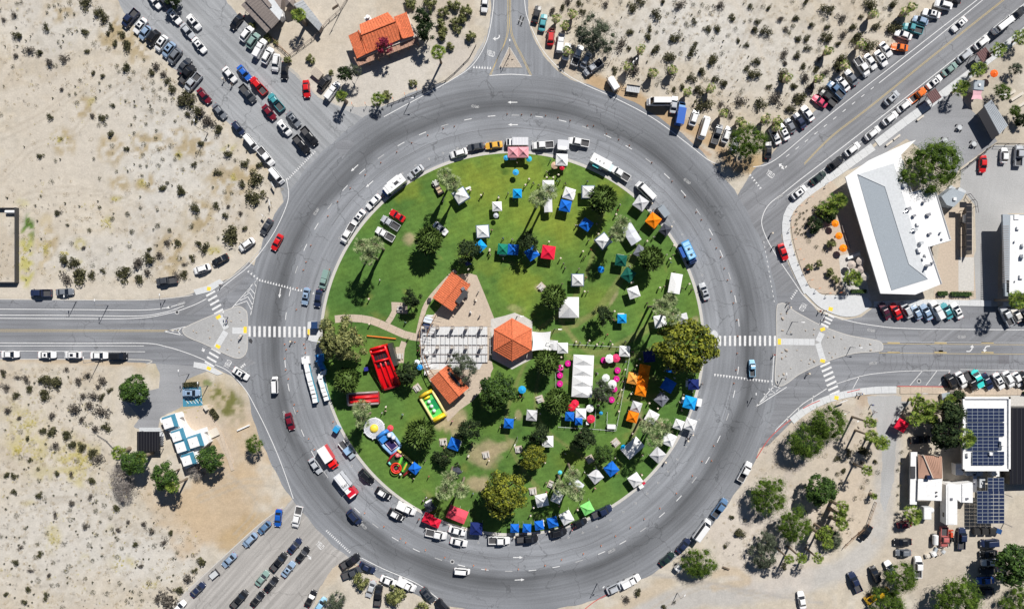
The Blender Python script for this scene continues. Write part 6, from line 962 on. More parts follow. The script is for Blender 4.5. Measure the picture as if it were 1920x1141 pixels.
# ================================================================ TENTS
CAN = MB().add([(-.5, -.5, 2.25), (.5, -.5, 2.25), (.5, .5, 2.25), (-.5, .5, 2.25), (0, 0, 3.15), (-.5, -.5, 1.98), (.5, -.5, 1.98), (.5, .5, 1.98), (-.5, .5, 1.98), (0, -.25, 2.59), (.25, 0, 2.59), (0, .25, 2.59), (-.25, 0, 2.59)],
               [(0, 1, 9), (1, 4, 9), (4, 0, 9), (1, 2, 10), (2, 4, 10), (4, 1, 10), (2, 3, 11), (3, 4, 11), (4, 2, 11), (3, 0, 12), (0, 4, 12), (4, 3, 12), (0, 5, 6, 1), (1, 6, 7, 2), (2, 7, 8, 3), (3, 8, 5, 0)]).mesh('canopy', 'fabric')
PEAK = MB().add([(-.12, -.12, 2.96), (.12, -.12, 2.96), (.12, .12, 2.96), (-.12, .12, 2.96), (0, 0, 3.22)], [(0, 1, 4), (1, 2, 4), (2, 3, 4), (3, 0, 4)]).mesh('peak_cap', 'fabric')
LEG = [MB().box((sx_*.48, sy_*.48, 1.05), (.016, .016, 2.1)).mesh('leg', 'white_metal') for sx_ in (-1, 1) for sy_ in (-1, 1)]
TK = [('canopy', CAN, True, [('peak_cap', PEAK, True)])]+[('leg', l, False) for l in LEG]
VAL = MB().add([(a_*q, b_*q, z_) for q, z_ in ((.5, 2.24), (.58, 1.95)) for a_, b_ in ((-1, -1), (1, -1), (1, 1), (-1, 1))], [(i, (i+1) % 4, 4+(i+1) % 4, 4+i) for i in range(4)]).mesh('valance', 'fabric')
FT = MB().box((0, 0, .74), (1.8, .75, .04)).box((-.8, 0, .36), (.05, .6, .7)).box((.8, 0, .36), (.05, .6, .7)).mesh('folding_table', 'white_paint')
TC = {'W': ('white', (.8, .8, .8)), 'V': ('grey-white', (.56, .56, .58)), 'b': ('blue', (.01, .14, .6)), 'B': ('navy', (.012, .025, .14)), 'l': ('bright blue', (.01, .32, .75)), 'g': ('green', (.01, .2, .13)), 'r': ('red', (.75, .015, .05)), 'o': ('orange', (.95, .22, .005)), 'p': ('pink', (.75, .33, .37)), 'k': ('charcoal', (.06, .065, .085)), 'e': ('light green', (.25, .75, .2)), 'R': ('pink-red', (.78, .07, .11)), 'O': ('amber', (.95, .4, .08)), 'd': ('dark red', (.4, .01, .012)), 'y': ('grey', (.2, .21, .25)), 'G': ('dark green', (.008, .1, .075)), 't': ('tan', (.6, .42, .3))}
TENTS = [(962, 286, 19, 0, 'p'), (981, 286, 19, 0, 'p'), (1053, 300, 21, -3, 'W'), (1028, 349, 21, 0, 'W'), (970, 363, 16, 0, 'l'), (932, 387, 17, 3, 'W'), (1067, 363, 20, -17, 'W'), (1060, 386, 20, -12, 'b'), (1103, 360, 21, 0, 'W'), (864, 367, 22, 32, 'W'), (905, 434, 21, 4, 'W'), (901, 461, 17, 42, 'l'), (943, 467, 19, -5, 'g'), (962, 468, 19, -5, 'b'), (997, 475, 21, 35, 'b'), (1028, 473, 24, -8, 'r'), (1099, 421, 19, -35, 'b'), (1131, 452, 21, 40, 'W'),
         (1164, 488, 20, -8, 'G'), (1201, 381, 22, -35, 'V'), (1225, 413, 22, -38, 'o'), (1247, 431, 17, -35, 'k'), (1201, 472, 20, -30, 'y'), (1178, 515, 21, -35, 'G'), (1083, 525, 20, 0, 'W'), (1188, 548, 20, 18, 'W'), (1166, 597, 16, 0, 'l'), (1055, 652, 19, 0, 'W'), (1171, 658, 19, -3, 'W'), (1238, 602, 22, 10, 'W'), (1280, 597, 18, 15, 'V'), (1217, 668, 20, 5, 'B'), (1261, 688, 20, -10, 'b'), (1253, 722, 22, -30, 'b'), (1300, 720, 19, 0, 'B'), (1240, 748, 20, -40, 'y'), (1293, 754, 22, -15, 'l'),
         (1222, 781, 21, -28, 'W'), (1272, 795, 17, -20, 'W'), (1294, 795, 20, -18, 'W'), (1254, 823, 22, -25, 'W'), (1233, 852, 22, -42, 'V'), (1187, 709, 20, -12, 'O'), (1208, 693, 19, -12, 'o'), (1205, 712, 20, -12, 'o'), (1202, 731, 20, -12, 'o'), (1193, 762, 18, -17, 'V'), (1186, 781, 19, -15, 'o'), (1146, 878, 21, 38, 'b'), (1191, 899, 21, 35, 'W'), (1117, 892, 21, 38, 'V'), (1101, 952, 20, 28, 'e'), (1062, 969, 21, 28, 'W'), (1016, 937, 22, 12, 'W'), (1044, 932, 18, -22, 'W'), (1036, 978, 18, 14, 'b'), (1011, 984, 16, 8, 'b'), (965, 989, 15, 0, 'b'),
         (988, 989, 15, -3, 'b'), (893, 990, 22, -3, 'B'), (803, 971, 18, -22, 'r'), (817, 979, 16, -22, 'r'), (806, 949, 16, 30, 'k'), (1027, 827, 20, 0, 'W'), (954, 793, 17, -5, 'b'), (997, 778, 19, -5, 'V'), (852, 832, 20, -20, 'b'), (856, 882, 15, 30, 'k'), (778, 877, 17, -38, 'b'), (1089, 775, 19, -2, 'W'), (1068, 780, 16, -3, 'b'), (1256, 652, 16, 5, 'y'), (1085, 789, 13, -2, 'b'), (877, 492, 10, 20, 'B'), (1690, 797, 20, 60, 'r')]  # grey tent by the wide tree: a white one, tree shade put into its colour
items = []
for i, (x, y, s_, a, c) in enumerate(TENTS): items.append((x, y, TC[c][0]))
TNEAR = [(971, 287, 'top kerb'), (1066, 575, 'square white marquee'), (1093, 705, 'long white marquee'), (1204, 712, 'orange tent block'), (1028, 473, 'red tent'), (864, 366, 'upper left palms'), (1294, 469, 'blue food truck'), (1130, 374, 'upper dark bushy palm'), (1221, 486, 'right bushy palm'), (1292, 650, 'wide yellow-green tree'), (1222, 810, 'lower right palms'), (1186, 840, 'slanted white marquee'), (1066, 908, 'bottom triple palms'), (945, 928, 'mustard-green tree'), (856, 966, 'pink-red tent'), (845, 910, 'bottom left palms'), (787, 815, 'large left bushy palm'), (936, 738, 'dense green tree'), (872, 475, 'upper park tree'), (1010, 370, 'central tall palms'), (1690, 797, 'lower right garden drive'), (1250, 575, 'right tall palms')]
def tlabels():
    by = {}
    for i, (x, y, s_, a, c) in enumerate(TENTS):
        dm, nm, ax, ay = min((math.hypot(x-a_, y-b_), n_, a_, b_) for a_, b_, n_ in TNEAR); dx, dy = x-ax, y-ay
        sd = 'at' if dm < 9 else (('right of' if dx > 0 else 'left of') if abs(dx) > abs(dy) else ('below' if dy > 0 else 'above')); by.setdefault((c, sd, nm), []).append((dm, i))
    out = [None]*len(TENTS)
    for (c, sd, nm), L_ in by.items():
        L_.sort()
        for k, (dm, i) in enumerate(L_): out[i] = '%s pop-up canopy tent%s %s the %s' % (TC[c][0], '' if len(L_) == 1 else ', '+(['nearest', 'second-nearest', 'third-nearest', 'fourth-nearest', 'fifth-nearest'][k]), sd, nm)
    return out
tl = tlabels(); trng = random.Random(5)
for i, (x, y, s_, a, c) in enumerate(TENTS):
    ss = s_*S*1.03; tj = trng.uniform(.92, 1.05); cc = tuple(min(.85, v*tj) for v in TC[c][1]); k = trng.uniform(1.04, 1.16)
    tt = put(TK, 'pop_up_tent', (*P(x, y, 2.4), .15 if x < 1400 else 0), R(a), tl[i], 'tent', 'pop-up tents', cc, (ss, ss, k))
    if (x, y) in ((864, 367), (905, 434), (1083, 525), (1103, 360), (1131, 452)): vv = bpy.data.objects.new('valance', VAL); col.objects.link(vv); vv.parent = tt; vv.color = (.13, .19, .28, 1)
    if i % 2 == 0 and s_ > 15:
        q = random.Random(i); u = R(a+90*q.choice([0, 1, 2, 3])); dx, dy = math.cos(u)*ss*.45, math.sin(u)*ss*.45; bx_, by_ = P(x, y, 2.4)
        single('folding_table', FT, (bx_+dx, by_+dy, .15), u+PI/2, 'white folding table under the '+tl[i].replace('pop-up canopy ', ''), 'table', 'folding tables under the tents')
# two-bay and long tents
def gable_tent(label, x, y, L_, W, a, bays, c=(.8, .8, .8), ze=2.3, zp=3.6, name='marquee'):
    r = empty(name, (*P(x, y, ze+.6), .15), R(a), label, 'marquee'); L_, W = L_*S, W*S; b = L_/bays
    for i in range(bays):
        x0 = -L_/2+i*b; m_ = x0+b/2; v = [(x0, -W/2, ze), (x0+b, -W/2, ze), (x0+b, W/2, ze), (x0, W/2, ze), (m_, 0, zp), (x0, -W/2, ze-.3), (x0+b, -W/2, ze-.3), (x0+b, W/2, ze-.3), (x0, W/2, ze-.3), (x0, 0, ze+.35), (x0+b, 0, ze+.35)]
        o = MB().add(v, [(0, 1, 4), (1, 10, 4), (10, 2, 4), (2, 3, 4), (3, 9, 4), (9, 0, 4), (0, 5, 6, 1), (2, 7, 8, 3)]+([(3, 8, 5, 0), (0, 9, 3)] if i == 0 else [])+([(1, 6, 7, 2), (1, 2, 10)] if i == bays-1 else [])).build('canopy_bay', 'fabric', r); o.color = (*c, 1)
        for yy in (-W/2+.05, W/2-.05): MB().box((x0+.06, yy, ze/2), (.07, .07, ze)).build('leg', 'white_metal', r)
    for yy in (-W/2+.05, W/2-.05): MB().box((L_/2-.06, yy, ze/2), (.07, .07, ze)).build('leg', 'white_metal', r)
    return r
gable_tent('long white marquee with peaked bays in the beer garden', 1093, 705, 78, 38, 87, 4, zp=3.5); gable_tent('square white peaked marquee beside the dark bushy palm', 1067, 576, 38, 37, 90, 1, zp=4.2)
gable_tent('slanted white marquee with blue umbrella at its corner, lower right', 1187, 840, 38, 24, 42, 2, zp=2.9); gable_tent('white rectangular marquee near the right kerb of park', 1267, 531, 37, 22, 80, 1, zp=2.9); gable_tent('grey-white ridge tent beside the right twin palms', 1184, 438, 38, 22, -58, 2, (.6, .62, .68), zp=2.9)
gable_tent('pink-red twin-bay tent at lower left kerb', 857, 965, 36, 24, -22, 2, (.78, .09, .13), zp=2.9); gable_tent('narrow white-grey tent below the central tall palms', 1028, 383, 28, 15, 92, 2, (.66, .66, .68), zp=2.7); gable_tent('small white tent beside the stretched white sail', 1038, 647, 18, 15, 85, 1, (.62, .62, .64), zp=2.8); gable_tent('pale tent under the bottom triple palms', 1081, 909, 24, 18, -40, 1, (.62, .64, .68), zp=2.8)
n = 9; v = []; f = []
for i in range(n):
    for j in range(n):
        u, w_ = i/(n-1)*2-1, j/(n-1)*2-1; sx_ = u*(2.55-.28*(1-w_*w_)); sy_ = w_*(2.6-.28*(1-u*u)); v.append((sx_, sy_, 3.1+.35*u*w_-.1*(1-u*u)*(1-w_*w_)))
for i in range(n-1):
    for j in range(n-1): f.append((i*n+j, (i+1)*n+j, (i+1)*n+j+1, i*n+j+1))
r = empty('shade_sail', (*P(1015, 639, 3), .15), 0, 'stretched white sail canopy joined to the hexagonal pavilion', 'shade sail'); o = MB().add(v, f).build('sail', 'fabric', r, smooth=True); o.color = (.8, .8, .8, 1)
for (a, b) in ((-2.5, -2.5), (2.5, -2.5), (2.5, 2.5), (-2.5, 2.5)): MB().box((a, b, 1.6), (.1, .1, 3.3)).build('pole', 'steel', r)
# ---- umbrellas
def umb_kit():
    v = [(0, 0, 2.5)]+[(math.cos(PI/4*i)*1.0, math.sin(PI/4*i)*1.0, 2.1) for i in range(8)]+[(math.cos(PI/4*i)*1.0, math.sin(PI/4*i)*1.0, 2.0) for i in range(8)]
    c = MB().add(v, [(0, 1+i, 1+(i+1) % 8) for i in range(8)]+[(1+i, 9+i, 9+(i+1) % 8, 1+(i+1) % 8) for i in range(8)]).mesh('umbrella_canopy', 'fabric')
    return [('umbrella_canopy', c, True, [('finial', MB().cyl((0, 0, 2.48), .05, .15, 6).mesh('finial', 'white_metal'), False)]), ('pole', MB().cyl((0, 0, 0), .035, 2.5, 6).mesh('pole', 'white_metal'), False), ('base', MB().cyl((0, 0, 0), .28, .1, 10).mesh('base', 'dark_metal'), False)]
UK = umb_kit()
UM = [(949, 296, 10, 'light blue', (.05, .4, .75), 'left of the pink twin tents'), (992, 298, 11, 'turquoise', (.05, .5, .7), 'right of the pink twin tents'), (967, 323, 12, 'light blue', (.04, .38, .78), 'alone on grass below pink twin tents'), (1040, 310, 14, 'tan', (.62, .42, .3), 'lower left of the top white tent'), (1054, 314, 10, 'red', (.75, .02, .06), 'lower right of the top white tent'), (1127, 505, 13, 'blue', (.01, .25, .8), 'between the upper dark green tents'), (1170, 839, 13, 'bright blue', (.0, .4, .8), 'at the corner of slanted marquee'), (979, 730, 15, 'bright blue', (.02, .35, .75), 'right of the dense green tree'),
      (1143, 672, 17, 'white', (.8, .8, .8), 'beside pink umbrella in beer garden corner'), (1155, 671, 16, 'pink', (.75, .05, .16), 'touching the upper right beer garden tent'), (1136, 708, 15, 'white', (.74, .78, .76), 'upper of two white ones right of long marquee'), (1148, 720, 17, 'white', (.8, .8, .8), 'lower of two right of the long marquee'), (1078, 756, 15, 'red', (.75, .02, .06), 'upper right of two red below long marquee'), (1072, 763, 15, 'red', (.65, .015, .04), 'lower left of two red below long marquee'), (1106, 765, 15, 'white', (.8, .8, .8), 'right of the small white beer garden tent'), (1108, 785, 16, 'red', (.75, .03, .08), 'lowest in the beer garden'),
      (1127, 774, 7, 'blue', (.03, .3, .6), 'small, alone in lower beer garden'), (732, 802, 12, 'coral red', (.75, .08, .1), 'above the blue bounce castle'), (1050, 885, 8, 'turquoise', (.1, .6, .75), 'small, above the bottom triple palms'), (782, 679, 11, 'white', (.75, .8, .85), 'beside blue one left of pergola'), (787, 688, 11, 'blue', (.03, .3, .75), 'beside white one left of pergola'), (930, 404, 10, 'grey-white', (.55, .57, .62), 'tilted below a white tent, upper lawn'), (602, 648, 8, 'yellow', (.8, .55, .02), 'by the left crosswalk landing'),
      (1566, 419, 14, 'orange', (.95, .25, .005), 'topmost orange one in the pale garden'), (1573, 442, 14, 'orange', (.95, .25, .005), 'middle orange one in the pale garden'), (1581, 465, 15, 'orange', (.95, .25, .005), 'lowest orange one in the pale garden'), (1597, 496, 16, 'beige', (.5, .43, .38), 'left of top beige one on terrace'), (1613, 489, 16, 'beige', (.52, .45, .4), 'topmost on the terrace'), (1603, 510, 16, 'beige', (.5, .43, .38), 'middle left on the terrace'), (1614, 505, 14, 'beige', (.45, .38, .34), 'middle right on the terrace'), (1622, 518, 16, 'beige', (.56, .5, .45), 'lowest on the terrace'), (1864, 138, 15, 'orange-red', (.9, .14, .02), 'in the upper right cactus garden')]
for (x, y, d_, cn, c, ph) in UM: s_ = d_*S/2; k = .8 if d_ < 9 else 1; put(UK, 'umbrella', (*P(x, y, 2.2*k), .15), R(x*7 % 45), cn+' umbrella '+ph if not ph.startswith(('small', 'alone', 'upper', 'lower', 'lowest', 'tilted', 'topmost', 'middle')) else cn+' umbrella, '+ph, 'umbrella', 'umbrellas', c, (s_, s_, k))
PT = [('tablecloth', MB().lathe([(.85, 0), (.8, .74), (.0, .76)], 16).mesh('tablecloth', 'cloth'), True), ('centrepiece', MB().cyl((0, 0, .76), .1, .16, 8).mesh('centrepiece', 'white_metal'), False)]
for i, (x, y) in enumerate([(1065, 681), (1051, 689), (1050, 703), (1050, 719), (1158, 694), (1156, 710), (1147, 749), (1152, 729), (1132, 675)]): put(PT, 'round_table', (*P(x, y, .7), .15), 0, 'round magenta-clothed table, '+['upper right of four left of long marquee', 'second of four left of long marquee', 'third of four left of long marquee', 'lowest of four left of long marquee', 'upper right in beer garden near the fence', 'beside the right beer garden fence', 'lowest at right of beer garden', 'under lower white umbrella', 'left of white and pink umbrellas'][i], 'table', 'magenta tables in the beer garden', (.6, .015, .25))
# ---- picnic tables on pads, benches
PK = [('tabletop', MB().box((0, 0, .76), (1.5, .75, .06)).mesh('tabletop', 'concrete'), False), ('bench', MB().box((0, .7, .44), (1.5, .28, .06)).box((0, .7, .2), (.2, .25, .4)).mesh('bench', 'concrete'), False), ('bench', MB().box((0, -.7, .44), (1.5, .28, .06)).box((0, -.7, .2), (.2, .25, .4)).mesh('bench', 'concrete'), False), ('pedestal', MB().box((0, 0, .37), (.4, .4, .74)).mesh('pedestal', 'concrete'), False)]
pl_ = ['left of middle dark palm by the square marquee', 'left of blue tent, lower left lawn', 'on the dirt patch above the mustard-green tree', 'left of the small yellowish tree', 'right of the mustard-green tree, near kerb', 'left of bottom triple palms', 'below the right side of pavilion', 'left of the slanted marquee', 'above the lower charcoal shade trees', 'left of the lower restroom roof']
for i, (x, y, a) in enumerate(PADS): put(PK, 'picnic_table', (*P(x, y, .6), .17), R(a+random.choice([0, 90])), 'concrete picnic table '+pl_[i], 'picnic table', 'concrete picnic tables')
put(PK, 'picnic_table', (*P(750, 579, .6), .17), 0, 'concrete picnic table on the pad above park path', 'picnic table', 'concrete picnic tables'); put(PK, 'picnic_table', (*P(750, 667, .6), .17), R(90), 'concrete picnic table on the pad right of big red slide', 'picnic table', 'concrete picnic tables')
RT = [('tabletop', MB().cyl((0, 0, .72), .65, .06, 14).mesh('tabletop', 'grey_roof'), False), ('pedestal', MB().cyl((0, 0, 0), .12, .72, 8).mesh('pedestal', 'dark_metal'), False)]+[('stool', MB().cyl((1.0*math.cos(a), 1.0*math.sin(a), 0), .2, .45, 8).mesh('stool', 'dark_metal'), False) for a in (.6, 2.2, 3.8, 5.4)]
for i, (x, y) in enumerate([(1799, 239), (1772, 263), (1826, 270), (1796, 294)]): put(RT, 'round_patio_table', (*P(x, y, .6), 0), 0, 'round patio table, '+['topmost', 'left', 'right', 'lowest'][i]+' of four in the grey courtyard', 'table', 'round patio tables in courtyard')
for i, (x, y, a) in enumerate([(1560, 443, 75), (1580, 429, -75), (1585, 444, -75), (1590, 460, -75)][1:]): single('long_bench', MB().box((0, 0, .45), (2.1, .55, .08)).box((-.8, 0, .2), (.1, .45, .4)).box((.8, 0, .2), (.1, .45, .4)).mesh('long_bench', 'grey_wood'), (*P(x, y), .13), R(a), ['top', 'middle', 'bottom'][i]+' dark bench in the row right of orange umbrellas', 'bench', 'dark benches beside the white building')
single('lounger_wall', MB().box((0, 0, .4), (3.4, .7, .8), R(20)).mesh('lounger_wall', 'white_paint'), (*P(1600, 480, .6), .13), 0, 'white planter wall between orange and beige umbrellas', 'wall')
for i, (x, y, a) in enumerate([(1786, 175, 38), (1724, 222, 38), (1680, 258, 38), (1666, 269, 38)]): single('long_bench', MB().box((0, 0, .45), (2.2, .5, .1)).box((-.8, 0, .2), (.3, .45, .4)).box((.8, 0, .2), (.3, .45, .4)).mesh('long_bench', 'stucco'), (*P(x, y), 0), R(a), ['topmost', 'second', 'third', 'lowest'][i]+' pale stone bench at the courtyard edge', 'bench', 'stone benches at courtyard edge')
# ---- crates, portable toilets, misc
def boxthing(nm, x, y, s_, a, m, label, cat, c=None, z=.15, grp=None):
    r = empty(nm, (*P(x, y, s_[2]*.7), z), R(a), label, cat, grp); o = MB().box((0, 0, s_[2]/2), s_, 0, (.97, .97)).build('body', m, r); q = MB().box((0, 0, s_[2]+.04), (s_[0]*1.02, s_[1]*1.02, .08)).build('lid', m, r)
    for t in (o, q):
        if c: t.color = (*c, 1)
    return r
boxthing('portable_booth', 631, 804, (1.5, 1.4, 2.2), -35, 'paint', 'blue portable booth at the left kerb', 'booth', (.03, .3, .6), .02); boxthing('portable_booth', 591, 609, (1.7, 1.8, 2.2), 0, 'paint', 'navy booth on the left crosswalk landing', 'booth', (.02, .05, .13), .15); boxthing('serving_counter', 1146, 799, (2.2, 1.1, 1.1), -2, 'paint', 'white serving counter at lower right fence corner', 'counter', W8)
boxthing('supply_box', 1202, 911, (1.3, .9, 1), 35, 'paint', 'white supply box at the lower right kerb beside white tent', 'box', W8, .02); boxthing('supply_box', 1207, 905, (.8, .5, .9), 35, 'paint', 'small red box beside the white supply box', 'box', (.6, .02, .06), .02); boxthing('supply_box', 1101, 792, (.7, .8, 1.6), 0, 'paint', 'tall white box beside the lowest red umbrella', 'box', W8); boxthing('white_sign_board', 878, 353, (1.4, .6, .3), 20, 'paint', 'small white board lying on grass right of lone white tent', 'board', W8)
boxthing('canopy_frame', 687, 691, (1.0, 1.0, 1.6), 10, 'paint', 'purple-blue cube in the shade left of big red slide', 'booth', (.03, .03, .25)); boxthing('equipment_chairs', 800, 698, (1.1, 1.2, .9), 0, 'paint', 'lower white appliance under the pergola', 'appliance', W8, .18, 'white appliances under the pergola'); boxthing('equipment_chairs', 803, 684, (1.3, 1.1, 1.0), 5, 'paint', 'middle white appliance under the pergola', 'appliance', W8, .18, 'white appliances under the pergola'); boxthing('equipment_chairs', 801, 662, (1.1, 1.1, 1.1), 0, 'paint', 'upper white appliance under the pergola', 'appliance', W8, .18, 'white appliances under the pergola'); boxthing('blue_canvas', 803, 600, (2.3, 1.4, 2.0), -20, 'fabric', 'white and blue canvas awning beside upper restroom roof', 'awning', (.65, .72, .8), .18); boxthing('blue_canvas', 801, 611, (2.0, 1.1, 1.6), -10, 'fabric', 'navy canvas cover at the upper end of pergola', 'awning', (.03, .05, .13), .18)
# ================================================================ INFLATABLES
def infl(nm, x, y, a, label, h=2): return empty(nm, (*P(x, y, h), .15), R(a), label, 'inflatable')
def tb(r, nm, pts, rad, c, n=8, m='vinyl'): o = MB().tube(pts, rad, n).build(nm, m, r, smooth=True); o.color = (*c, 1); return o
def sb(r, nm, c_, d_, c, top=None, rz=0, m='vinyl'): o = MB().box(c_, d_, rz, top).build(nm, m, r); o.color = (*c, 1); return o
RED = (.72, .005, .01); DR = (.2, .01, .015)
r = infl('inflatable_slide', 721, 687, -75, 'big red inflatable slide with black lanes and roofed tower', 3)   # +x runs down the slide
v = [(-5.8, -1.9, 0), (-5.8, 1.9, 0), (6.0, 2.3, 0), (6.0, -2.3, 0), (-5.6, -1.7, 6.0), (-5.6, 1.7, 6.0), (5.8, 2.1, .7), (5.8, -2.1, .7)]; v[4:6] = [(-5.4, -1.8, 5.2), (-5.4, 1.8, 5.2)]
o = MB().add(v, [(0, 1, 5, 4), (4, 5, 6, 7), (2, 3, 7, 6), (0, 4, 7, 3), (1, 2, 6, 5)]).build('slide_body', 'vinyl', r); o.color = (*RED, 1)
def zs(x): return 5.2+(.7-5.2)*(x+5.4)/11.2
for y in (-1.95, 1.95): tb(r, 'side_wall', [(x, y*(1+.018*(x+5.4)), zs(x)+.3) for x in (-5.4, -3, 0, 3, 5.8)], .32, RED)
for y in (-.65, .65): tb(r, 'lane_divider', [(x, y, zs(x)+.22) for x in (-1.6, 1, 3, 5.7)], .26, RED)
for x in (-5.5, -4.4, -1.9): tb(r, 'cross_tube', [(x, -1.9, zs(x)+.5), (x, 0, zs(x)+.6), (x, 1.9, zs(x)+.5)], .3, RED)
sb(r, 'dark_lane', (-3.1, 0, zs(-3.1)+.15), (2.1, 3.3, .1), (.03, .015, .02)); sb(r, 'dark_lane', (-.9, 0, zs(-.9)+.12), (1.2, 3.3, .1), (.03, .015, .02)); sb(r, 'back_panel', (-2.6, 2.9, 1.5), (6.2, 1.2, 2.6), (.04, .045, .04)); sb(r, 'stop_wall', (6.0, 0, .6), (.5, 4.2, 1.2), DR)
for y in (-.7, 0, .7): sb(r, 'climb_rib', (-3.1, y, zs(-3.1)+.24), (2.0, .08, .12), DR)
r = infl('inflatable_slide', 681, 747, 3, 'small red slide with grey quilted sides below the bushy palm', 1.8); sb(r, 'slide_body', (0, 0, .6), (8.4, 3.0, 1.2), (.3, .03, .04))
for y in (-.8, .35): tb(r, 'lane', [(-3.8, y, 1.5), (0, y, 1.4), (3.9, y, 1.1)], .38, (.7, .01, .015))
for y in (-1.55, 1.55): tb(r, 'side_wall', [(-4.1, y, 1.6), (0, y, 1.5), (4.0, y, 1.1)], .3, (.32, .26, .26))
for x in (-4.1,): tb(r, 'end_wall', [(x, -1.5, 1.7), (x, 1.5, 1.7)], .34, (.25, .2, .2))
r = infl('inflatable_obstacle', 812, 762, -60, 'yellow-rimmed inflatable with green floor and three white balls', 1.3); YEL_ = (.85, .62, .02); PY = (.8, .68, .3)
sb(r, 'floor', (.1, 0, .35), (6.6, 3.6, .3), (.1, .55, .12)); sb(r, 'floor_patch', (-.3, .8, .53), (3.0, 1.6, .04), (.01, .25, .08))
for y in (-1.9, 1.9): tb(r, 'side_wall', [(-3.9, y, .9), (0, y, .8), (3.9, y, .9)], .36, PY)
tb(r, 'end_arch', [(-3.9, -1.9, 1.0), (-4.1, 0, 1.5), (-3.9, 1.9, 1.0)], .5, (.7, .48, .03)); tb(r, 'roller', [(-2.9, -1.0, 1.0), (-2.9, .6, 1.0)], .32, YEL_); sb(r, 'yellow_ramp', (3.4, 0, .9), (1.6, 3.8, 1.5), YEL_, (.6, .9)); tb(r, 'roller', [(3.4, -1.7, 1.8), (3.4, 1.8, 1.7)], .4, YEL_)
for i, x in enumerate((-1.7, -.3, 1.1)): o = MB().ball((x, -.3, 1.1), .52, 12, 8).build('ball', 'vinyl', r, smooth=True); o.color = (.6, .68, .7, 1)
r = infl('inflatable_ring', 701, 803, 0, 'round grey ringed inflatable with a yellow dome in the middle', 1.4)
for k, R_ in enumerate((2.65, 2.3, 1.95, 1.6, 1.25)): o = MB().lathe([(R_-.2, .7-k*.02), (R_-.17, .95), (R_, 1.05+.05*(k % 2)), (R_+.17, .95), (R_+.2, .7), (R_+.18, 0)], 40).build('ring', 'vinyl', r, smooth=True); o.color = (.5, .51, .55, 1) if k else (.62, .63, .66, 1)
o = MB().lathe([(1.2, 0), (1.15, 1.1), (.9, 1.45), (.5, 1.62), (0, 1.66)], 24).build('dome', 'vinyl', r, smooth=True); o.color = (.85, .62, .06, 1)
for i in range(6): a = PI/3*i+.4; MB().box((2.85*math.cos(a), 2.85*math.sin(a), .8), (.35, .3, .4), a).build('anchor_box', 'white_metal', r)
r = infl('bounce_castle', 729, 829, -50, 'blue inflatable bounce castle with dark jumping floor', 2); BL = (.04, .22, .62); LB = (.3, .5, .8)
sb(r, 'floor', (1.0, -.1, .45), (2.9, 2.8, .5), (.03, .02, .09)); tb(r, 'wall', [(-2.9, -1.6, 1.2), (0, -1.9, 1.2), (2.9, -1.7, 1.0)], .4, LB); tb(r, 'wall', [(2.9, -1.7, 1.0), (2.9, 1.6, 1.0)], .38, LB); tb(r, 'wall', [(-2.6, 2.1, 1.4), (.5, 2.0, 1.3), (2.9, 1.6, 1.0)], .4, LB); tb(r, 'back_wall', [(-2.9, -1.6, 1.6), (-3.0, .4, 2.2), (-2.6, 2.1, 1.6)], .55, BL)
sb(r, 'slide_deck', (-1.6, -.6, 1.2), (1.9, 2.0, 1.8), BL, (.8, .9))
for (x, y, z, q) in ((-1.4, 1.5, 2.1, .75), (-.2, 1.9, 1.9, .7)): o = MB().ball((x, y, z), q, 12, 8).build('tower_ball', 'vinyl', r, smooth=True); o.color = (.45, .55, .7, 1); w2 = MB().lathe([(.3, 0), (.42, .1), (.3, .16)], 14, (x, y, z+q-.15)).build('ring', 'vinyl', o); w2.color = (.7, .7, .75, 1)
for (a, b) in (((-.3, -1.2, .8), (2.2, -1.1, .8)), ((2.2, -1.1, .8), (2.3, 1.0, .8)), ((2.3, 1.0, .8), (-.2, .8, .8))): tb(r, 'trim', [a, b], .09, (.7, .55, .65), 6)
r = infl('carnival_inflatable', 751, 868, -40, 'colourful carnival inflatable with red ring arch and green slopes', 1.5); GN = (.15, .55, .06)
sb(r, 'floor', (0, 0, .3), (5.4, 4.0, .4), (.03, .06, .02)); tb(r, 'yellow_wall', [(-3.0, 2.2, 1.3), (-1, 2.3, 1.4), (1, 2.3, 1.3), (3.0, 2.1, 1.2)], .32, (.85, .68, .2)); tb(r, 'red_wall', [(-2.9, 2.1, .9), (-3.1, 0, 1.0), (-2.9, -2.0, .9)], .3, (.5, .02, .03)); tb(r, 'red_wall', [(3.1, 1.9, .9), (3.1, 0, .9), (2.8, -2.2, .8)], .3, (.5, .02, .03)); tb(r, 'pale_wall', [(-2.8, -2.0, .7), (-1.8, -2.2, .7)], .3, (.2, .6, .55))
sb(r, 'green_slope', (-.4, .3, 1.0), (1.1, 2.8, .9), GN, (.5, .9), .3); sb(r, 'green_slope', (1.5, -.1, 1.0), (1.0, 3.0, .9), GN, (.4, .9), .25); sb(r, 'orange_strip', (1.6, .2, 1.5), (.25, 1.8, .15), (.8, .35, .03), None, .25)
for (x, y, q, c) in ((-2.0, 1.1, .65, (.7, .2, .2)), (-1.3, 1.6, .45, (.75, .3, .4)), (3.1, 2.2, .38, (.85, .75, .4)), (1.9, -2.3, .35, (.6, .65, .6))): o = MB().ball((x, y, 1.3), q, 10, 7).build('ball', 'vinyl', r, smooth=True); o.color = (*c, 1)
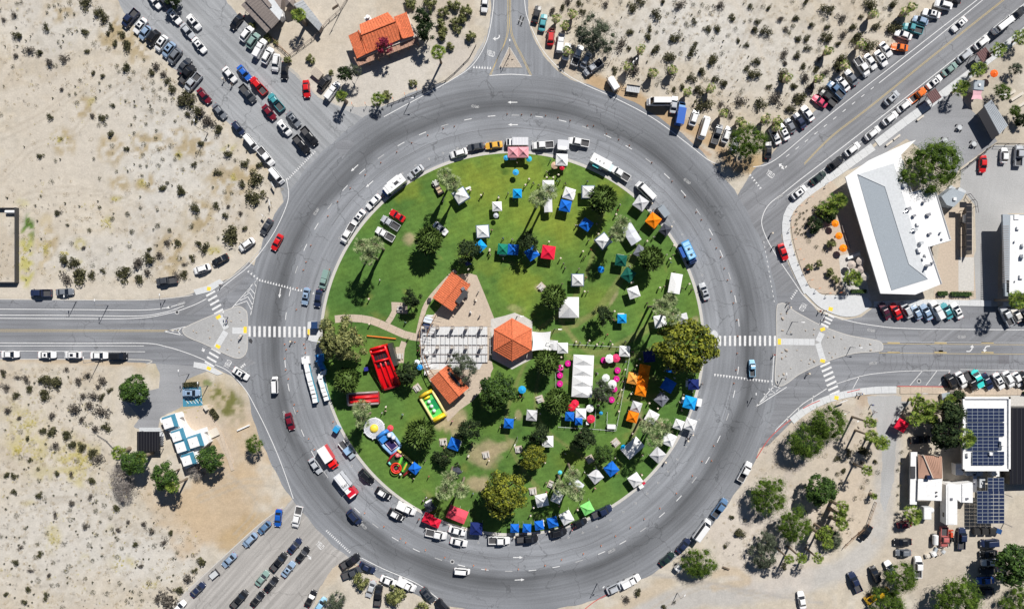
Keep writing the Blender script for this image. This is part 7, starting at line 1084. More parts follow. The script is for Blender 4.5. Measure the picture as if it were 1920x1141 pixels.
tb(r, 'ring_arch', [(-.1+1.35*math.cos(t*PI/8), -1.7+1.35*math.sin(t*PI/8), 1.6) for t in range(17)], .17, (.8, .05, .01)); tb(r, 'ring_arch', [(-.1+.95*math.cos(t*PI/6), -1.8+.95*math.sin(t*PI/6), 1.0) for t in range(13)], .3, (.55, .02, .03)); sb(r, 'hub', (-.1, -1.7, 1.2), (.5, .5, .8), (.1, .1, .1))
single('orange_barrier', MB().tube([(-4.2, .3, .5), (0, -.1, .5), (3.6, -.5, .5)], .14, 6).box((-4.2, .3, .25), (.1, .1, .5)).box((3.6, -.5, .25), (.1, .1, .5)).mesh('orange_barrier', 'orange'), (*P(718, 631), .15), 0, 'long orange barrier tape on grass below the park path', 'barrier')
single('orange_barrier', MB().tube([(-1.2, .3, .5), (0, -.1, .5), (1.6, -.5, .5)], .12, 6).box((-1.2, .3, .25), (.1, .1, .5)).mesh('orange_barrier', 'orange'), (*P(664, 625), .15), 0, 'short orange barrier piece beside olive park tree', 'barrier')
# ================================================================ VEGETATION
def leaves(rg, pts, size, aspect=1.0, flat=.5):
    """many single leaf faces at the given points; each point = (x, y, z, outward vector)"""
    v = []; f = []
    for (x, y, z, ox, oy, oz) in pts:
        n = Vector((ox, oy, oz+flat))+Vector((rg.uniform(-.6, .6), rg.uniform(-.6, .6), rg.uniform(-.4, .4))); n.normalize()
        u = n.cross(Vector((rg.uniform(-1, 1), rg.uniform(-1, 1), rg.uniform(-1, 1)))); u = u.normalized() if u.length > .01 else Vector((1, 0, 0)); w_ = n.cross(u); s_ = size*rg.uniform(.6, 1.35); b = s_*aspect; c = Vector((x, y, z)); o = len(v)
        v += [c-u*s_, c+w_*b*.7+n*s_*.15, c+u*s_, c-w_*b*.7+n*s_*.15]; f.append((o, o+1, o+2, o+3))
    return v, f
def crown(seed, R_, Hc, n, size, m, clumps=26, aspect=.8, sparse=0.0, name='crown', flatb=.35, tuft=.34, stretch=1):
    """foliage built from leaf clumps spread through an uneven volume of radius R_ and height Hc"""
    rg = random.Random(seed); pts = []; lob = [rg.uniform(.6, 1.16) for _ in range(9)]; cl = []
    for k in range(clumps):
        a = rg.uniform(0, 2*PI); q = math.sqrt(rg.random()); li = a/(2*PI)*9; l0 = lob[int(li) % 9]*(1-li % 1)+lob[(int(li)+1) % 9]*(li % 1); rad = q*R_*l0*(1.08-tuft*.5)
        z = Hc*(.25+.62*(1-q*q)*rg.uniform(.55, 1.0)+rg.uniform(0, .12)); cl.append((rad*math.cos(a)*stretch, rad*math.sin(a), z, R_*tuft*rg.uniform(.6, 1.15)))
    for i in range(n):
        cx_, cy_, cz, cr = cl[i % clumps]; th = rg.uniform(0, 2*PI); ph = math.asin(rg.uniform(-.35, 1)); rr_ = cr*(rg.random()**.35 if not sparse else rg.random()**.6)*(1+sparse*rg.random()*.5)
        ox, oy, oz = math.cos(ph)*math.cos(th), math.cos(ph)*math.sin(th), math.sin(ph); pts.append((cx_+ox*rr_, cy_+oy*rr_, max(.15, cz+oz*rr_*.8), ox, oy, oz))
    v, f = leaves(rg, pts, size, aspect, flatb); mb = MB().add(v, f)
    if m != 'leaf_dead':
        for c in cl: mb.ball(c[:3], c[3]*(.36 if aspect < .3 else .52), 6, 4)  # solid balls added inside the clumps to block light and deepen the shade
    return mb.mesh(name, m), cl
def trunk(seed, h, r_, cl, m='bark', k=5):
    rg = random.Random(seed+99); mb = MB(); mb.tube([(0, 0, 0), (rg.uniform(-.1, .1), rg.uniform(-.1, .1), h*.35), (0, 0, h*.6)], [r_, r_*.8, r_*.6], 7)
    for c in rg.sample(cl, min(k, len(cl))): mb.tube([(0, 0, h*.3), (c[0]*.4, c[1]*.4, h*.3+(c[2]-h*.3)*.55), (c[0]*.85, c[1]*.85, c[2]*.95)], [r_*.55, r_*.35, r_*.12], 5)
    return mb.mesh('trunk', m)
TREES = {}
def tree_kind(key, n_var, *a, th=1, tr=.3, **k):
    L_ = []
    for i in range(n_var):
        m, cl = crown(hash_(key)+i*17, *a, **k); L_.append((m, trunk(i, a[1], tr*th, cl)))
    TREES[key] = L_
def hash_(s_): return sum(ord(c)*(i+3) for i, c in enumerate(s_))
# unit crowns: radius 1 (scaled), heights relative
tree_kind('mustard', 2, 6.6, 6.5, 5200, .36, 'leaf_oak', clumps=70, tuft=.24, tr=.45); tree_kind('olive', 1, 6.6, 6.5, 4600, .36, 'leaf_olive', clumps=60, tuft=.24, tr=.45)
tree_kind('dense', 2, 5.0, 5.5, 3800, .30, 'leaf_green', clumps=60, tuft=.26, tr=.35); tree_kind('dark', 3, 3.0, 4.2, 1300, .26, 'leaf_dark', clumps=22, tuft=.36, sparse=.5, tr=.2)
tree_kind('feather', 3, 5.0, 4.5, 6500, .34, 'leaf_feather', clumps=60, aspect=.16, sparse=.7, tuft=.30, tr=.25); tree_kind('greyfeather', 2, 5.2, 5.5, 4400, .34, 'leaf_grey', clumps=60, aspect=.2, sparse=.4, tuft=.27, tr=.25)
tree_kind('dead', 2, 3.6, 3.0, 2400, .34, 'leaf_dead', clumps=30, aspect=.12, sparse=.9, tuft=.34, tr=.2); tree_kind('redbush', 1, 2.1, 2.6, 900, .18, 'leaf_red', clumps=26, tuft=.36, tr=.1); tree_kind('bush', 3, 2.0, 2.2, 900, .2, 'leaf_olive', clumps=16, tuft=.42, sparse=.2, tr=.1)
# -- palms
def date_palm(seed, R_=3.4, n=620):
    rg = random.Random(seed); v = []; f = []
    for i in range(n):
        el = math.asin(rg.uniform(-.25, 1)); a = i*2.39996; d_ = Vector((math.cos(el)*math.cos(a), math.cos(el)*math.sin(a), math.sin(el)*.8)); t = (d_+Vector((rg.uniform(-.3, .3), rg.uniform(-.3, .3), rg.uniform(.1, .6)))).normalized(); s_ = t.cross(Vector((0, 0, 1))).normalized()*rg.uniform(.08, .17)
        p = d_*R_*rg.uniform(.5, .74); q = p+t*rg.uniform(.7, 1.25); m_ = p.lerp(q, .5); o = len(v); v += [p, m_+s_, q, m_-s_]; f.append((o, o+1, o+2, o+3))
    return MB().add(v, f).ball((0, 0, -.1), R_*.7, 12, 8, (1, 1, .8)).mesh('crown', 'leaf_date')  # solid core added under the blades to darken the crown and fill its shadow
def young_palm(seed, R_=1.5, n=26, m='leaf_palm'):
    rg = random.Random(seed); v = []; f = []
    for i in range(n):
        a = i*2.39996; el = R(rg.uniform(-10, 70)); L_ = R_*math.sqrt(rg.uniform(.03, .62)); d_ = Vector((math.cos(a)*math.cos(el), math.sin(a)*math.cos(el), math.sin(el))); s_ = Vector((-math.sin(a), math.cos(a), 0)); c = d_*L_; w_ = R_*.34
        for k in range(7):
            u = (k-3)/3; tip = c+d_*(w_*1.2*(1-.25*u*u))+s_*u*w_*1.1-Vector((0, 0, .12*abs(u)+.1)); o = len(v); v += [c, c+(tip-c)*.55+s_*.06, tip, c+(tip-c)*.55-s_*.06]; f.append((o, o+1, o+2, o+3))
        o = len(v); v += [Vector((0, 0, 0))+s_*.03, c+s_*.02, c-s_*.02, Vector((0, 0, 0))-s_*.03]; f.append((o, o+1, o+2, o+3))
    return MB().add(v, f).mesh('crown', m)
DP = [date_palm(i) for i in range(3)]; GP = [young_palm(70+i, 1.75, 56) for i in range(3)]; YP = [young_palm(20+i, 1.8, 24) for i in range(3)]; FP = [young_palm(40+i, 2.3, 62, 'leaf_fan') for i in range(3)]
SK = MB().lathe([(.3, -6.5), (.62, -5.0), (.85, -2.5), (1.0, -.9), (.6, -.1), (.3, .1), (0, .1)], 9).mesh('dead_frond_skirt', 'leaf_straw')
def ptrunk(h, r_): return MB().lathe([(r_*1.25, 0), (r_, h*.15), (r_*.85, h*.7), (r_*.9, h-.05), (0, h)], 9).mesh('trunk', 'palm_bark')
PTR = {h: ptrunk(h, r_) for h, r_ in ((1.2, .5), (1.8, .5), (2.5, .28), (4, .3), (7, .3), (10, .3), (12, .3), (14, .32), (5.6, .5))}
def palm(x, y, h, kind, label, scale=1.0, group=None, z=.15, sk=True):
    hk = min(PTR, key=lambda q: abs(q-h)); i = int(x*3+y) % 3; m = {'date': DP, 'young': YP if h == 3.4 else GP, 'fan': FP}[kind][i]; px, py = P(x, y, h+.3)
    r = empty('palm_tree', (px, py, z), 0, label, 'palm tree', group); t = bpy.data.objects.new('trunk', PTR[hk]); col.objects.link(t); t.parent = r; t.scale = (1, 1, h/hk)
    c = bpy.data.objects.new('crown', m); col.objects.link(c); c.parent = r; c.location = (0, 0, h); c.rotation_euler = (0, 0, x % 6.28); c.scale = (scale,)*3
    if kind == 'young' and group and 'young' in group: s_ = bpy.data.objects.new('dead_frond_skirt', SK); col.objects.link(s_); s_.parent = c; s_.scale = (1.4, 1.4, .55)
    if kind == 'fan' and sk: s_ = bpy.data.objects.new('dead_frond_skirt', SK); col.objects.link(s_); s_.parent = c; s_.scale = (.85,)*3
G1 = 'tall fan palms in the park'
for (x, y, h, lb) in [(835, 331, 12, 'tall fan palm, left of two beside the lone white tent'), (850, 345, 12, 'tall fan palm, right of two beside the lone white tent'), (678, 461, 12.5, 'tall fan palm, upper left of three at the left lawn edge'), (702, 460, 12.5, 'tall fan palm, upper right of three at the left lawn edge'), (690, 480, 12, 'tall fan palm, lowest of three at the left lawn edge'), (1009, 373, 14, 'tall fan palm, left of two near upper lawn centre'), (1028, 361, 14, 'tall fan palm, right of two near upper lawn centre'), (1166, 419, 11, 'tall fan palm, upper of two beside grey-white ridge tent'), (1156, 438, 11, 'tall fan palm, lower of two beside grey-white ridge tent'),
                      (1255, 563, 14, 'tall fan palm, top of three by the right kerb'), (1237, 575, 14, 'tall fan palm, left of three by the right kerb'), (1261, 591, 14, 'tall fan palm, lowest of three by the right kerb'), (677, 766, 12, 'tall fan palm, upper of two above grey round inflatable'), (678, 786, 10.5, 'tall fan palm, lower of two touching grey round inflatable'), (1217, 799, 12, 'tall fan palm, left of three at the lower right'), (1246, 801, 12, 'tall fan palm, right of three at the lower right'), (1229, 822, 12, 'tall fan palm, lowest of three at the lower right'), (841, 897, 12, 'tall fan palm, top of three above the pink-red tent'), (833, 921, 12, 'tall fan palm, left of three above the pink-red tent'), (864, 918, 12, 'tall fan palm, right of three above the pink-red tent'),
                      (1073, 890, 12, 'tall fan palm, top of three near the bottom kerb'), (1053, 912, 12, 'tall fan palm, left of three near the bottom kerb'), (1080, 922, 12, 'tall fan palm, right of three near the bottom kerb')]: palm(x, y, h, 'fan', lb, 1.0, G1)
for (x, y, s_, lb) in [(804, 451, 1.05, 'big dark bushy palm below the white classic car'), (1130, 374, 1.1, 'big dark bushy palm beside top right white tent'), (1221, 484, .95, 'dark bushy palm over a grey tent at the right'), (1038, 556, .95, 'dark bushy palm left of the square white marquee'), (788, 813, 1.15, 'largest dark bushy palm, right of blue bounce castle'), (650, 712, .95, 'dark bushy palm above the small red slide'), (1026, 679, .95, 'dark bushy palm left of beer garden, upper'), (1045, 752, 1.0, 'dark bushy palm left of beer garden, lower')]: palm(x, y, 5.6, 'date', lb, s_*1.16, 'dark bushy palms in the park')
G2_ = 'small palms outside the park'
SP = [(821, 97, 8, 1.25, 'green palm with long trunk shadow below orange-roofed house'), (640, 180, 5, 1.0, 'small green palm on sand below orange-roofed house'), (560, 28, 6, 1.2, 'green palm between brown building and lean-to shed'), (709, 186, 3, 1.2, 'low green palm above the rope fence'), (222, 848, 5, 1.2, 'light green palm left of black carport'), (1812, 822, 6, 1.6, 'bright palm overlapping solar roof edge'), (1712, 966, 3, 1.6, 'bright yellow-green palm beside pale camper box'), (1655, 830, 5, 1.2, 'palm at left edge of lower right gravel drive'),
      (1873, 92, 4, 1.2, 'palm beside upper brown ramada'), (1835, 130, 3.5, 1.3, 'palm left of orange-red umbrella'), (1803, 165, 4, 1.3, 'palm left of the pink shade sail'), (1915, 70, 3, 1.3, 'palm at the right edge beside upper right pavement'), (1570, 378, 2.5, 1.6, 'bushy palm at left wall of big white building'), (1551, 393, 2, 1.5, 'low bushy palm in the pale garden above orange umbrellas'), (1600, 522, 3, 1.5, 'palm beside the beige umbrellas'), (1908, 562, 8, 1.5, 'tall palm below the right-edge white building'),
      (1782, 893-145, 3, .9, 'small palm above the dark tree left of solar building'), (1722, 752, 4, 1.3, 'palm in lower right garden, nearest the pavement'), (1742, 762, 5, 1.3, 'palm in lower right garden, second from pavement'), (1731, 775, 4, 1.4, 'palm in lower right garden, right of red tent'), (1745, 783, 4, 1.2, 'palm in lower right garden, beside dark hedge'), (1716, 785, 5, 1.2, 'palm in lower right garden, touching the red tent'), (1765, 762, 3, 1.0, 'small palm left of solar-roofed building corner'),
      (1632, 792, 9, 1.0, 'slim palm left of the gravel drive, topmost'), (1634, 817, 8, 1.1, 'slim palm left of the gravel drive, second'), (1651, 832, 7, 1.1, 'slim palm left of the gravel drive, third'), (1627, 881, 7, .9, 'slim palm left of the gravel drive, lowest'), (1580, 951, 6, 1.1, 'palm cluster above zigzag fence, topmost'), (1577, 966, 6, 1.1, 'palm cluster above zigzag fence, second'), (1579, 982, 6, 1.1, 'palm cluster above zigzag fence, third'), (1551, 998, 7, 1.1, 'palm left of the zigzag fence cluster'), (1540, 1003, 6, 1.0, 'palm far left of the zigzag fence cluster'),
      (1503, 1046, 8, .9, 'slim palm below the pale green tree, right'), (1480, 1048, 8, .8, 'slim palm below the pale green tree, left'), (1534, 1046, 7, .9, 'slim palm by lower end of zigzag fence'), (1553, 1018, 7, 1.0, 'palm inside the grey bush by zigzag fence'), (262, 858, 6, 1.0, 'yellow-green palm behind black carport tree'), (322, 912, 8, 1.1, 'yellow-green palm in the tree below skylight building'), (1640, 935-5, 2, .6, 'tiny palm beside the drive fence')]
for (x, y, h, s_, lb) in SP: palm(x, y, h, 'young', lb, s_*.95, G2_, 0)
YL = [(1043, 33), (1060, 46), (1074, 24), (1065, 95), (1202, 92), (1225, 135), (1262, 129), (1290, 172), (1333, 165), (1357, 211), (1395, 234), (1437, 221), (1478, 146), (1537, 146), (1555, 94), (1586, 150-28), (1640, 25), (1617, 82), (1712, 12), (1388, 226), (1458, 238), (1460, 226), (1178, 120+4), (1700, 20)]
ll = rank_labels([(x, y, '') for x, y in YL], 'palm', 'young yellow-green palm on sand')
for (x, y), lb in zip(YL, ll): palm(x, y, 3.4, 'young', lb, .8, 'young palms in the desert strip', 0)
def tree(x, y, rad, key, label, h=None, z=.15, cat='tree', group=None, nm=None):
    base = {'mustard': 6.6, 'olive': 6.6, 'dense': 5.0, 'dark': 3.0, 'feather': 5.0, 'greyfeather': 5.2, 'dead': 3.6, 'redbush': 2.1, 'bush': 2.0}[key]; V_ = TREES[key]; cm, tm = V_[int(x+y) % len(V_)]; s_ = rad*S/base; Hc = {'mustard': 6.5, 'olive': 6.5, 'dense': 5.5, 'dark': 4.2, 'feather': 4.5, 'greyfeather': 5.5, 'dead': 3, 'redbush': 2.6, 'bush': 2.2}[key]*s_; h = h or Hc; lift = max(0, h-Hc); zk = min(1, h/Hc); hz = h-Hc*zk*.45
    r = empty(nm or {'dead': 'bare_thicket', 'bush': 'bush', 'redbush': 'flowering_bush'}.get(key, 'tree'), (*P(x, y, hz), z), (x*1.7+y) % 6.28, label, cat, group, (s_, s_, s_*zk))
    for n_, m_ in (('crown', cm), ('trunk', tm)):
        o = bpy.data.objects.new(n_, m_); col.objects.link(o); o.parent = r
        if n_ == 'crown': o.location.z = lift/(s_*zk)
        else: o.scale.z = 1+lift/(Hc*.6)
for a in [(1290, 650, 56, 'mustard', 'wide yellow-green tree by the right crosswalk landing', 15), (945, 926, 47, 'mustard', 'mustard-green tree at the bottom of the park', 13), (640, 640, 46, 'olive', 'olive park tree by the left crosswalk landing', 12), (935, 736, 38, 'dense', 'dense green tree below the hexagonal pavilion', 10), (868, 686, 30, 'greyfeather', 'grey-green tree growing through the pergola edge', 8), (768, 702, 24, 'dark', 'dark park tree right of big red slide', 7.5),
          (773, 560, 19, 'dark', 'dark park tree on the pad left of upper restroom', 6.5), (872, 474, 24, 'dark', 'dark park tree above the upper restroom roof', 8.5), (993, 458, 20, 'dark', 'dark park tree between blue tents, upper lawn', 8), (878, 806, 23, 'dark', 'dark park tree right of the blue tent, lower left', 8), (836, 858, 20, 'dark', 'sparse dark tree above the charcoal tent', 4.5), (1010, 812, 22, 'dark', 'dark park tree left of beer garden corner', 8), (1000, 858, 25, 'mustard', 'small mustard tree left of lower white tent', 8), (1093, 818, 24, 'dark', 'dark park tree below beer garden fence', 8.5),
          (1132, 853, 20, 'dense', 'small green tree above lower blue tent', 7), (1130, 590, 20, 'dark', 'small dark park tree right of square marquee', 7.5), (1130, 735, 23, 'greyfeather', 'grey-green tree inside the beer garden', 6.5), (858, 872, 8, 'dark', 'tiny shrub tree by the charcoal tent', 3)]: tree(*a[:5], h=a[5])
for a in [(1117, 65, 42, 'greyfeather', 'big grey-green tree in the sand right of top road', 8), (1403, 268, 33, 'feather', 'green tree at the upper right road corner', 8), (1752, 306, 52, 'feather', 'huge bright green tree over the big white building deck', 9.5), (1550, 795, 38, 'feather', 'right half of the large corner thicket', 8), (1510, 832, 38, 'feather', 'left half of the large corner thicket', 7.5), (1440, 928, 36, 'feather', 'green roadside tree at the lower right', 7.5), (1542, 920, 32, 'dense', 'rounded green tree left of gravel drive', 8), (1488, 985, 33, 'feather', 'pale green tree with grey shadow side', 7.5), (1432, 1045, 28, 'greyfeather', 'grey tree above the bottom right track', 5), (1440, 1015, 22, 'greyfeather', 'second grey tree above the bottom right track', 5), (1310, 1060, 31, 'feather', 'round yellow-green roadside tree at the bottom right', 5.5),
          (1560, 1010, 26, 'greyfeather', 'grey feathery bush beside the zigzag fence', 4), (1697, 1085, 30, 'feather', 'green tree shading cars on the dirt lot', 7), (1670, 1135, 34, 'feather', 'yellow-green tree beside the yellow backhoe', 5), (1797, 1128, 46, 'feather', 'wide pale green tree at bottom right edge', 9), (1908, 1062, 42, 'dense', 'dense dark green tree at right bottom edge', 11), (1915, 1140, 34, 'feather', 'pale tree in the bottom right corner', 5), (1778, 780, 28, 'dark', 'dark brown-green tree left of the solar roof, upper', 9), (1775, 815, 32, 'dark', 'dark brown-green tree left of the solar roof, lower', 9), (1795, 745, 14, 'dark', 'small dark tree at solar building corner', 4),
          (249, 731, 30, 'dense', 'round green tree beside the left driveway', 8), (247, 866, 26, 'dense', 'green tree below the black carport', 8.5), (308, 893, 28, 'dense', 'green tree below the skylight building', 10), (391, 862, 26, 'dense', 'green tree at right end of skylight building', 8.5), (473, 833, 17, 'feather', 'small green tree on sand right of skylight building', 6), (222, 892, 24, 'dead', 'bare grey thicket below the black carport, upper', 4), (232, 918, 22, 'dead', 'bare grey thicket below the black carport, lower', 3.5), (366, 880, 18, 'dead', 'bare grey branches left of skylight building tree', 3),
          (628, 1130, 22, 'greyfeather', 'pale grey-green tree at the bottom edge beside the street', 4), (676, 1090, 15, 'bush', 'small round lot tree among bottom parked cars', 3.5), (742, 1118, 21, 'bush', 'wide brown-green bush on the bottom sand lot', 3.5), (788, 1143, 15, 'bush', 'bush cut by the bottom edge below ring', 3), (793, 30, 18, 'dark', 'dark tree right of orange-roofed house, upper', 7), (798, 58, 20, 'dark', 'dark tree right of orange-roofed house, lower', 7.5), (645, 135, 16, 'dark', 'dark tree left of orange house porch', 6), (664, 132, 14, 'greyfeather', 'grey tree at porch corner of orange house', 6), (719, 83, 16, 'redbush', 'dark red flowering tree against the orange roof', 7), (320, -2, 18, 'dark', 'dark shade tree at the top edge beside the street', 5),
          (1880, 172, 16, 'feather', 'light green tree in upper right cactus garden', 4), (1903, 208, 12, 'feather', 'small light green tree right of grey carport', 3.5), (1906, 128, 14, 'greyfeather', 'grey shrub tree in upper right cactus garden', 3.5), (1915, 225, 14, 'dark', 'dark shrub at right edge beside grey carport', 3), (1537, 395, 12, 'bush', 'olive garden bush above orange umbrellas', 2), (1555, 405, 16, 'dark', 'dark garden bush beside building wall', 3), (1528, 418, 16, 'dark', 'dark garden bush left of orange umbrellas', 3), (1559, 457, 10, 'bush', 'round garden bush left of lowest orange umbrella', 2), (1536, 494, 7, 'bush', 'small round bush in pale garden', 1.6), (1556, 509, 10, 'bush', 'middle round bush in pale garden', 1.8), (1567, 524, 9, 'bush', 'lower round bush in pale garden', 1.8), (1518, 501, 8, 'bush', 'grey-green bush at pale garden edge', 1.6)]: tree(*a[:5], h=a[5], z=.13 if 1480 < a[0] < 1640 and 380 < a[1] < 550 else 0)
for (x, y, w_, l, a, lb) in [(1608, 546, 1.0, 4.4, 0, 'clipped green hedge below beige umbrellas'), (1765, 550, 1.2, 2.6, 0, 'short clipped hedge left of the white path'), (1800, 551, 1.3, 6.0, 0, 'long clipped hedge below the concrete slab'), (360, 720, 1.4, 4.4, 3, 'low brown hedge above the blue bay'), (403, 775, 1.5, 3.0, -55, 'brown hedge clump beside the stone sign'), (1920, 735, .5, 1.2, 0, 'tiny hedge at the right edge pavement')]:
    rg = random.Random(int(x)); pts = [(rg.uniform(-l/2, l/2), rg.uniform(-w_/2, w_/2), rg.uniform(.3, 1.0), 0, 0, 1) for _ in range(420)]; v, f = leaves(rg, pts, .14, .8, .5); single('hedge', MB().add(v, f).box((0, 0, .35), (l*.9, w_*.8, .6)).mesh('hedge', 'leaf_shrub' if x < 500 else 'leaf_green'), (*P(x, y), .02), R(a), lb, 'hedge')
# -- bushes right of the orange house
BH = [(768, 2, 10), (805, 4, 12), (768, 10, 9), (843, 7, 7), (856, 9, 10), (874, 20, 12), (868, 33, 10), (832, 22, 10), (826, 42, 10), (853, 40, 9), (857, 54, 8), (828, 64, 10), (830, 56, 8), (883, 68, 10), (844, 86, 8), (582, 110, 8), (620, 200-65+1, 5), (725, 178, 9), (774, 155, 7), (473, 48, 6), (502, 70, 7), (540, 112, 8), (517, 80, 5)]
for (x, y, q), lb in zip(BH, rank_labels([(a, b, '') for a, b, c in BH], 'b', 'dark green garden bush')): tree(x, y, q+1, 'bush', lb, h=q*.2, z=0, cat='bush', group='garden bushes by the orange-roofed house')
# -- desert shrubs
def shrub_mesh(seed, m, n=330, spread=.9):
    rg = random.Random(seed); cl = [(rg.gauss(0, .3)*spread, rg.gauss(0, .3), rg.uniform(.3, .58)) for _ in range(7)]; pts = []
    for i in range(n): c = cl[i % 7]; a = rg.uniform(0, 2*PI); q = c[2]*math.sqrt(rg.random()); h_ = rg.random(); pts.append((c[0]+q*math.cos(a), c[1]+q*math.sin(a), .1+h_*.85*(1-.4*q), math.cos(a)*.5, math.sin(a)*.5, .8))
    v, f = leaves(rg, pts, .12, .65, .4); mb = MB().add(v, f)
    for k in range(9): c = rg.choice(cl); mb.tube([(0, 0, 0), (c[0]*.6, c[1]*.6, .35), (c[0]*1.1, c[1]*1.1, .85)], [.03, .022, .008], 3)
    return mb.mesh('shrub', m)
SM = {'g': [shrub_mesh(i, 'leaf_shrub') for i in range(5)], 'y': [shrub_mesh(30+i, 'leaf_shrub_grey', 230) for i in range(4)]}
